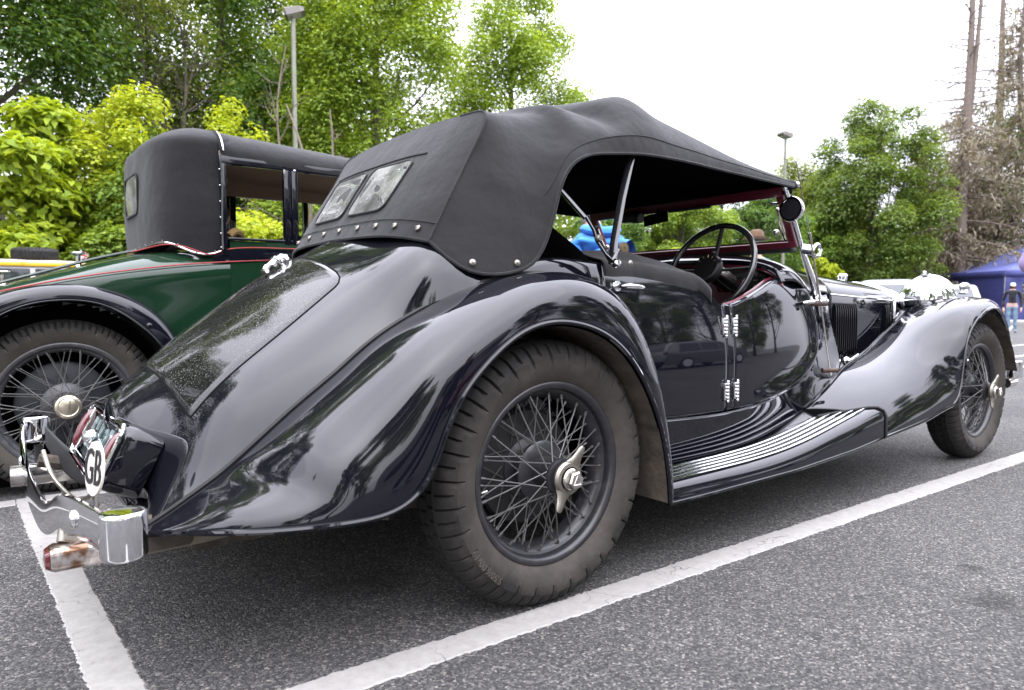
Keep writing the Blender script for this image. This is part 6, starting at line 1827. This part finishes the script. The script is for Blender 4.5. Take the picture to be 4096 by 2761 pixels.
for i in range(nx):
    for j in range(nz_):
        FF.append((i * (nz_ + 1) + j, (i + 1) * (nz_ + 1) + j, (i + 1) * (nz_ + 1) + j + 1, i * (nz_ + 1) + j + 1))
        u, v = (i + .5) / nx - .5, (j + .5) / nz_ - .5
        c = 0
        if abs(abs(u) - abs(v)) < .14: c = 2
        if abs(abs(u) - abs(v)) < .06: c = 1
        if abs(u) < .16 or abs(v) < .16: c = 2
        if abs(u) < .09 or abs(v) < .09: c = 1
        FI.append(c)
fl_.add(FV, FF); fl_.mi = FI
fo = fl_.build('flag', [FLB, FLR, FLW], J)
MB().tube([(1.30, -.40, 1.53), (1.30, -.40, 1.82)], .006, 6).build('flag_staff', GRP, fo)
sp_t = groove_tyre(.36, .105, .20, 40, 4).data('tyre', [RUBBER], True, 35)
ST = thing('spare_wheel', 'black spare wheel lying flat on the roof of the yellow off roader', 'wheel', (-.34, 12.75, 1.715), 0, worldkids=False)
o = link('tyre', sp_t, ST); o.rotation_euler = (R(90), 0, 0)
o = MB().lathe([(0, .05), (.14, .055), (.19, .085), (.205, .10)], 'Z', 30).build('rim', mat('silver rim', (.6, .62, .62), .3, .6), ST)

# ------------------------------------------------------------------ modern cars parked behind
def modern_car(label, base, rz, colr, L_=4.2, H=1.50, group='modern cars parked near the tent'):
    t = thing('parked_car', label, 'car', base, rz, group, worldkids=False)
    Wd = .86
    prof = [(-L_ / 2, .45), (-L_ / 2 + .03, .75), (-L_ / 2 + .10, .95), (-L_ / 2 + .35, H - .10), (-L_ / 2 + .75, H), (0, H + .01), (.45, H - .06), (1.15, 1.0), (L_ / 2 - .35, .88), (L_ / 2 - .05, .70), (L_ / 2, .45)]
    P = cspline(A([(x, z) for x, z in prof]), 60)
    rows = []
    for x, z in P:
        belt = .92
        r_ = []
        for k in np.linspace(-1, 1, 25):
            zz = z
            w = Wd * (1 - .10 * max(0, (abs(x) / (L_ / 2)) ** 6))
            inn_ = .20 * max(0, (z - belt)) / (H - belt)
            r_.append((x, k * (w - inn_), zz - .05 * abs(k) ** 8))
        rows.append(r_)
    rows = A(rows)
    bt_ = MB().grid(rows)
    for sg in (1, -1):
        sd_ = []
        for x, z in P:
            w = Wd * (1 - .10 * (abs(x) / (L_ / 2)) ** 6)
            col_ = []
            for zz in np.linspace(.25, z - .05, 14):
                inn_ = .20 * max(0, (zz - .92)) / (H - .92)
                col_.append((x, sg * (w - inn_ + .02 * math.sin((zz - .25) / .7 * PI) * (zz < .95)), zz))
            sd_.append(col_)
        bt_.grid(sd_)
    bt_.build('body', colr, t)
    for sg in (1, -1):
        for x0, x1, xt0, xt1 in ((-1.55, -.62, -1.40, -.62), (-.55, .28, -.55, .28), (.34, .98, .34, .50)):
            q = []
            for u in np.linspace(0, 1, 8):
                q.append([(x0 + (x1 - x0) * u) * (1 - v) + (xt0 + (xt1 - xt0) * u) * v for v in np.linspace(0, 1, 5)])
            MB().grid([[(q[i][j], sg * (Wd - .20 * (.94 + (H - 1.06) * j / 4 - .92) / (H - .92) + .012), .94 + (H - 1.06) * j / 4) for j in range(5)] for i in range(8)]).build('side_window', DG, t)
        MB().sphere((L_ / 2 - .22, sg * .62, .72), (.16, .14, .08), 12, 8).build('headlight', GRP, t)
        MB().sphere((-L_ / 2 + .12, sg * .70, .88), (.08, .10, .14), 12, 8).build('tail_light', REDLENS, t)
    i0 = [i for i, (x, z) in enumerate(P) if .55 < x < 1.08 and z > .98]
    MB().grid(rows[i0][:, 3:22] + A([.006, 0, .012])).build('windscreen', DG, t)
    i1 = [i for i, (x, z) in enumerate(P) if x < -L_ / 2 + .40 and z > .98]
    MB().grid(rows[i1][:, 3:22] + A([-.012, 0, .006])).build('rear_window', DG, t)
    for x in (-1.28, 1.30):
        for y in (-.78, .78):
            w_ = MB().lathe([(.0, -.10), (.20, -.105), (.21, -.11), (.30, -.10), (.315, -.05), (.315, .05), (.30, .10), (.21, .11), (.20, .105), (0, .10)], 'Y', 24, (x, y, .31)).build('wheel', RUBBER, t)
            MB().lathe([(0, -.112), (.19, -.114), (.20, -.105)], 'Y', 20, (x, y, .31)).lathe([(0, .112), (.19, .114), (.20, .105)], 'Y', 20, (x, y, .31)).build('rim', GRP, w_)
    return t
SILV = mat('silver car paint', (.20, .205, .21), .3, .3, coat=.6)
WHT = mat('white car paint', (.30, .30, .30), .3, coat=.6)
modern_car('silver hatchback showing between the bonnet and the big headlamp', (19.2, 6.95, 0), R(190), SILV, H=1.52)
modern_car('white car behind the sidelamp, further back than the silver hatchback', (25.6, 7.7, 0), R(200), WHT, H=1.5)
modern_car('pale car farther away whose roof rails show over the bonnet', (30.4, 14.6, 0), R(200), WHT, H=1.62)

# ------------------------------------------------------------------ people
def person(name, label, base, rz, J_, segs, mats, classify, sub=2, hair=None, group=None):
    """one continuous body grown from a joint skeleton; J_: joints {name: (x, y, z, r)}"""
    t = thing(name, label, 'person', base, rz, group, worldkids=False)
    names = list(J_); idx = {k: i for i, k in enumerate(names)}
    me = bpy.data.meshes.new('body')
    me.from_pydata([J_[k][:3] for k in names], [(idx[a_], idx[b_]) for a_, b_ in segs], [])
    ob = bpy.data.objects.new('body_tmp', me); COL.objects.link(ob)
    sk_ = ob.modifiers.new('skin', 'SKIN'); sk_.use_smooth_shade = True
    for i, k in enumerate(names):
        v = me.skin_vertices[0].data[i]; r_ = J_[k][3]
        v.radius = (r_, r_) if np.isscalar(r_) else r_
        v.use_root = (k == 'pelvis')
    ss = ob.modifiers.new('sub', 'SUBSURF'); ss.levels = sub + 1; ss.render_levels = sub + 1
    bpy.context.view_layer.update()
    me2 = bpy.data.meshes.new_from_object(ob.evaluated_get(bpy.context.evaluated_depsgraph_get()))
    bpy.data.objects.remove(ob)
    me2.materials.clear()
    for m_ in mats: me2.materials.append(m_)
    me2.polygons.foreach_set('material_index', [classify(Vector(p.center)) for p in me2.polygons])
    me2.polygons.foreach_set('use_smooth', [True] * len(me2.polygons))
    co = np.empty(len(me2.vertices) * 3); me2.vertices.foreach_get('co', co); co = co.reshape(-1, 3)
    no = np.empty(len(me2.vertices) * 3); me2.vertices.foreach_get('normal', no); no = no.reshape(-1, 3)
    msk = (co[:, 2] < .84 * co[:, 2].max()) & (co[:, 2] > .12)
    co = co + no * (wob(co[None], .011, 16, 5)[0] * msk)[:, None]
    me2.vertices.foreach_set('co', co.ravel())
    me2.name = 'body'
    link('body', me2, t)
    return t
def std_joints(h=1.75, arm=None, stride=.0):
    s = h / 1.75
    J_ = dict(pelvis=(0, 0, .98, (.155, .115)), waist=(0, 0, 1.10, (.145, .11)), chest=(0, 0, 1.30, (.175, .125)), sh=(0, 0, 1.42, (.13, .09)), neck=(.01, 0, 1.50, .058), head0=(.02, 0, 1.58, (.075, .085)), head1=(.02, 0, 1.68, (.080, .095)), head2=(.015, 0, 1.735, (.055, .065)),
              nose=(.10, 0, 1.615, .014))
    for s_, sg in (('l', 1), ('r', -1)):
        J_['hip' + s_] = (0, sg * .09, .92, .10); J_['knee' + s_] = (.02 + sg * stride * .5, sg * .10, .52, .068); J_['ank' + s_] = (-.02 + sg * stride, sg * .10, .10, .046); J_['toe' + s_] = (.14 + sg * stride, sg * .115, .045, .038)
        J_['shl' + s_] = (0, sg * .19, 1.40, .066); J_['elb' + s_] = (-.03, sg * .25, 1.12, .050); J_['wri' + s_] = (.06, sg * .25, .88, .034); J_['hand' + s_] = (.09, sg * .245, .80, .036)
        for q, (dx, dy) in enumerate(((.03, .0), (.012, .008), (-.006, .008), (-.022, .0))):
            J_['fin%d%s' % (q, s_)] = (.10 + dx, sg * (.245 - dy), .715 + .006 * abs(q - 1), .0095)
        J_['thumb' + s_] = (.135, sg * .225, .775, .011)
    if arm: J_.update(arm)
    return {k: (v[0] * s, v[1] * s, v[2] * s, tuple(q * s for q in v[3]) if not np.isscalar(v[3]) else v[3] * s) for k, v in J_.items()}
SEG = [('pelvis', 'waist'), ('waist', 'chest'), ('chest', 'sh'), ('sh', 'neck'), ('neck', 'head0'), ('head0', 'head1'), ('head1', 'head2'), ('head0', 'nose')]
for s_ in 'lr':
    SEG += [('pelvis', 'hip' + s_), ('hip' + s_, 'knee' + s_), ('knee' + s_, 'ank' + s_), ('ank' + s_, 'toe' + s_), ('sh', 'shl' + s_), ('shl' + s_, 'elb' + s_), ('elb' + s_, 'wri' + s_), ('wri' + s_, 'hand' + s_), ('hand' + s_, 'thumb' + s_)]
    SEG += [('hand' + s_, 'fin%d%s' % (q, s_)) for q in range(4)]
SKIN = mat('skin', (.42, .25, .18), .5)
JEAN = mat('blue denim', (.035, .055, .13), .85, var=(30, (.06, .09, .18), .3, .8), bump=(200, .3, .003))
JEANL = mat('faded denim', (.13, .20, .27), .85, bump=(200, .3, .003))
SHOE = mat('grey shoe', (.10, .10, .11), .6)
BLUEJ = fabric_mat('bright blue jacket', (.035, .17, .50), (.06, .24, .62), 500)
PURP = fabric_mat('lilac sweatshirt', (.20, .15, .28), (.27, .21, .36), 400)
DKJ = fabric_mat('dark jacket', (.010, .011, .016), (.018, .019, .026), 400)
HATM = fabric_mat('brown felt', (.12, .065, .038), (.19, .115, .07), 600)
TEAL = fabric_mat('teal coat', (.06, .22, .22), (.09, .28, .27), 400)
def cls(h, sleeve=.92, top=1.47, waist=.97, shoe=.11):
    s = h / 1.75
    def f(c):
        z = c.z / s; ay = abs(c.y) / s
        if z > top and ay < .13: return 0
        if ay > .205 and z < sleeve: return 0
        if z > waist or (ay > .205): return 1
        if z < shoe: return 3
        return 2
    return f
# blue jacket beside the far doors of the tourer, facing away, leaning slightly
bj = person('person', 'person in a bright blue jacket with a round brown badge, seen under the black hood', (2.47, 1.50, 0), R(62), std_joints(1.70, dict(chest=(.05, 0, 1.28, (.18, .14)), sh=(.09, 0, 1.38, (.13, .10)), neck=(.19, 0, 1.43, .06), head0=(.27, 0, 1.46, (.075, .085)), head1=(.33, 0, 1.53, (.08, .095)), head2=(.35, 0, 1.575, (.055, .065)), nose=(.345, 0, 1.43, .014),
     shlr=(.07, -.185, 1.335, .080), elbr=(.04, -.275, 1.09, .064), shll=(.07, .185, 1.335, .080), elbl=(.04, .275, 1.09, .064))), SEG, [SKIN, BLUEJ, JEAN, SHOE], lambda c: 0 if (c.x > .21 and c.z > 1.33) or (abs(c.y) > .2 and c.z < .84) else 1 if c.z > .84 else 3 if c.z < .11 else 2)
hh = MB().sphere((.315, 0, 1.535), (.098, .085, .095), 20, 14); hh.build('hair', mat('grey hair', (.20, .19, .18), .8), bj)
cl_ = MB().tube(cspline(A([(.22, -.07, 1.395), (.12, -.115, 1.42), (.02, -.10, 1.405), (-.03, 0, 1.385), (.02, .10, 1.405), (.12, .115, 1.42), (.22, .07, 1.395)]), 24), [.02 + .028 * math.sin(PI * k / 23) for k in range(24)], 10, flat=.8)
cl_.build('hood', BLUEJ, bj)
bd_ = MB(); bc = Vector((-.112, -.125, 1.262)); bn = Vector((-.90, -.42, .12)).normalized(); bM = bn.to_track_quat('Z', 'Y').to_matrix()
bd_.lathe([(0, .006), (.040, .006), (.046, .003), (.047, -.004)], 'Z', 28, tuple(bc), M=bM)
bdo = bd_.build('badge', mat('brown badge', (.085, .055, .018), .7), bj)
MB().tube([bc + bM @ Vector((.040 * math.cos(t), .040 * math.sin(t), .006)) for t in np.linspace(0, 2 * PI, 28, endpoint=False)], .0018, 5, closed=True).add([tuple(bc + bM @ Vector((.014 * math.cos(R(a_)), .014 * math.sin(R(a_)), .0075))) for a_ in (90, 210, 330)], [(0, 1, 2)]).build('badge_mark', BLACKLET, bdo, smooth=False)
# man in a brown hat beyond the windscreen
hm_ = person('person', 'person in a brown felt hat, seen through the windscreen behind the steering wheel', (6.75, 3.02, 0), R(40), std_joints(1.70), SEG, [SKIN, TEAL, JEAN, SHOE], cls(1.70))
MB().lathe([(.0, 1.80), (.04, 1.802), (.075, 1.790), (.088, 1.765), (.094, 1.720), (.098, 1.690), (.10, 1.682), (.135, 1.675), (.165, 1.682), (.172, 1.690), (.165, 1.676), (.13, 1.666), (.09, 1.668)], 'Z', 32, (.02, 0, .0)).build('hat', HATM, hm_)
MB().lathe([(.0985, 1.684), (.0975, 1.712)], 'Z', 32, (.02, 0, 0)).build('hat_band', mat('dark hat band', (.05, .028, .018), .7), hm_)
MB().sphere((.0, 0, 1.60), (.085, .088, .09), 16, 10).build('hair', mat('grey hair', (.30, .29, .28), .8), hm_)
# purple sweatshirt at the right edge
pp = person('person', 'person in a lilac sweatshirt and jeans cut off by the right edge of the picture', (5.50, -.55, 0), R(235), std_joints(1.74, dict(
     shll=(0, .20, 1.41, .082), elbl=(-.03, .315, 1.145, .066), wril=(.10, .20, 1.06, .046), handl=(.16, .14, 1.07, .036), thumbl=(.19, .12, 1.10, .011), fin0l=(.24, .11, 1.075, .0095), fin1l=(.245, .10, 1.06, .0095), fin2l=(.24, .09, 1.045, .0095), fin3l=(.23, .085, 1.03, .0095),
     shlr=(0, -.20, 1.41, .082), elbr=(-.05, -.315, 1.145, .066), wrir=(.10, -.20, 1.06, .046), handr=(.16, -.14, 1.07, .036), thumbr=(.19, -.12, 1.10, .011), fin0r=(.24, -.11, 1.075, .0095), fin1r=(.245, -.10, 1.06, .0095), fin2r=(.24, -.09, 1.045, .0095), fin3r=(.23, -.085, 1.03, .0095))),
     SEG, [SKIN, PURP, JEAN, SHOE], lambda c: 0 if (c.z > 1.48 and abs(c.y) < .13) or (c.x > .13 and .98 < c.z < 1.2) else 1 if c.z > .90 else 3 if c.z < .12 else 2)
MB().sphere((.0, 0, 1.66), (.092, .088, .09), 18, 12).build('hair', mat('brown hair', (.06, .04, .03), .7), pp)
# figure by the tent
hp2 = person('person', 'small person in dark jacket and pale jeans standing before the blue tent', (22.3, 4.93, 0), R(200), std_joints(1.46), SEG, [SKIN, DKJ, JEANL, SHOE, mat('pink hem', (.55, .36, .34), .8), mat('pale knitted hat', (.50, .58, .58), .8)],
     lambda c: 5 if c.z > 1.36 else 0 if c.z > 1.24 and abs(c.y) < .1 else (0 if abs(c.y) > .17 and c.z < .74 else 1 if (c.z > .86 or abs(c.y) > .17) else 4 if c.z > .76 else 3 if c.z < .09 else 2))
MB().sphere((.0, 0, 1.33), (.085, .085, .09), 18, 12).build('hair', mat('dark hair', (.02, .016, .014), .7), hp2)

# ------------------------------------------------------------------ behind the photographer (seen only as reflections in the paint)
bt_src = [o for o in S.objects if o.get('category') == 'tree' and 'large bright green tree' in o.get('label', '')][0]
bt_dark = [o for o in S.objects if o.get('category') == 'tree' and 'tall dark green tree filling' in o.get('label', '')][0]
def copy_tree(src, loc, label, group, sc=1.0, rz=0.0):
    r_ = src.copy(); COL.objects.link(r_)
    r_.location = loc; r_.scale = (sc, sc, sc); r_.rotation_euler = (0, 0, rz); r_['label'] = label; r_['group'] = group
    for ch in list(src.children):
        c_ = ch.copy(); COL.objects.link(c_); c_.parent = r_
    return r_
for k, (x, y, sc, src) in enumerate(((-17, -20, .62, 0), (-12, -19, .60, 1), (-7.5, -16, .62, 1), (-3.2, -16.5, .6, 0), (11.6, -17, .62, 1), (15.5, -15.5, .6, 0), (19.5, -15, .66, 1), (24, -14, .62, 0), (28.5, -12.5, .66, 1), (-30, -14, .6, 0), (-34, -4, .62, 1))):
    copy_tree(bt_dark if src else bt_src, (x, y, -.1), 'tree standing behind the photographer, number %s along the row' % 'one two three four five six seven eight nine ten eleven'.split()[k], 'trees behind the photographer', sc * 1.08, k * 1.3)
hs_ = thing('house', 'grey stone house with slate roof behind the photographer', 'house', (5, -19, 0))
MB().box((5, -20.5, 2.6), (8.5, 5, 5.2)).build('wall', mat('grey stone wall', (.22, .21, .20), .9, var=(3, (.30, .29, .27), .3, .8)), hs_)
MB().grid([[(x, y, z) for y, z in ((-17.7, 5.1), (-20.5, 7.6), (-23.3, 5.1))] for x in (.6, 9.4)]).grid([[(x, -20.5 + dy * (1 - t), 5.1 + 2.45 * t) for t in (0, 1) for dy in ((-2.7, 2.7) if t == 0 else (0.0, 0.0))] for x in (.8, 9.2)]).build('roof', roofm, hs_, smooth=False)
for x in (2.2, 5.0, 7.8):
    for z in (1.6, 4.0):
        f_ = MB().box((x, -17.97, z), (1.0, .08, 1.3)).build('window', DG, hs_)
modern_car('dark red car parked opposite, behind the photographer', (4.5, -8.5, 0), R(5), mat('dark red car paint', (.12, .008, .01), .25, coat=.6), group='modern cars parked behind the photographer')
modern_car('silver car parked opposite, behind the photographer', (9.6, -8.2, 0), R(5), SILV, group='modern cars parked behind the photographer')
pb = person('person', 'person in dark clothes standing behind the photographer, mirrored in the rear door', (.25, -3.35, 0), R(80), std_joints(1.78), SEG, [SKIN, DKJ, mat('dark trousers', (.012, .013, .02), .8), SHOE], cls(1.78))
MB().sphere((.0, 0, 1.70), (.092, .088, .09), 18, 12).build('hair', mat('dark brown hair', (.03, .02, .015), .7), pb)
pb2 = person('person', 'person in grey top and patterned skirt, mirrored in the front door', (2.5, -4.6, 0), R(110), std_joints(1.66), SEG, [SKIN, mat('grey top', (.22, .20, .18), .8), mat('blue print skirt', (.05, .06, .10), .8, var=(60, (.22, .23, .28), .45, .55)), BLACKLET], lambda c: 3 if c.z < .09 else 0 if c.z < .42 or (c.z > 1.40 and abs(c.y) < .12) or (abs(c.y) > .19 and c.z < .9) else 2 if c.z < .95 and abs(c.y) < .19 else 1)
MB().sphere((.0, 0, 1.58), (.092, .088, .09), 18, 12).build('hair', mat('fair hair', (.25, .18, .10), .7), pb2)
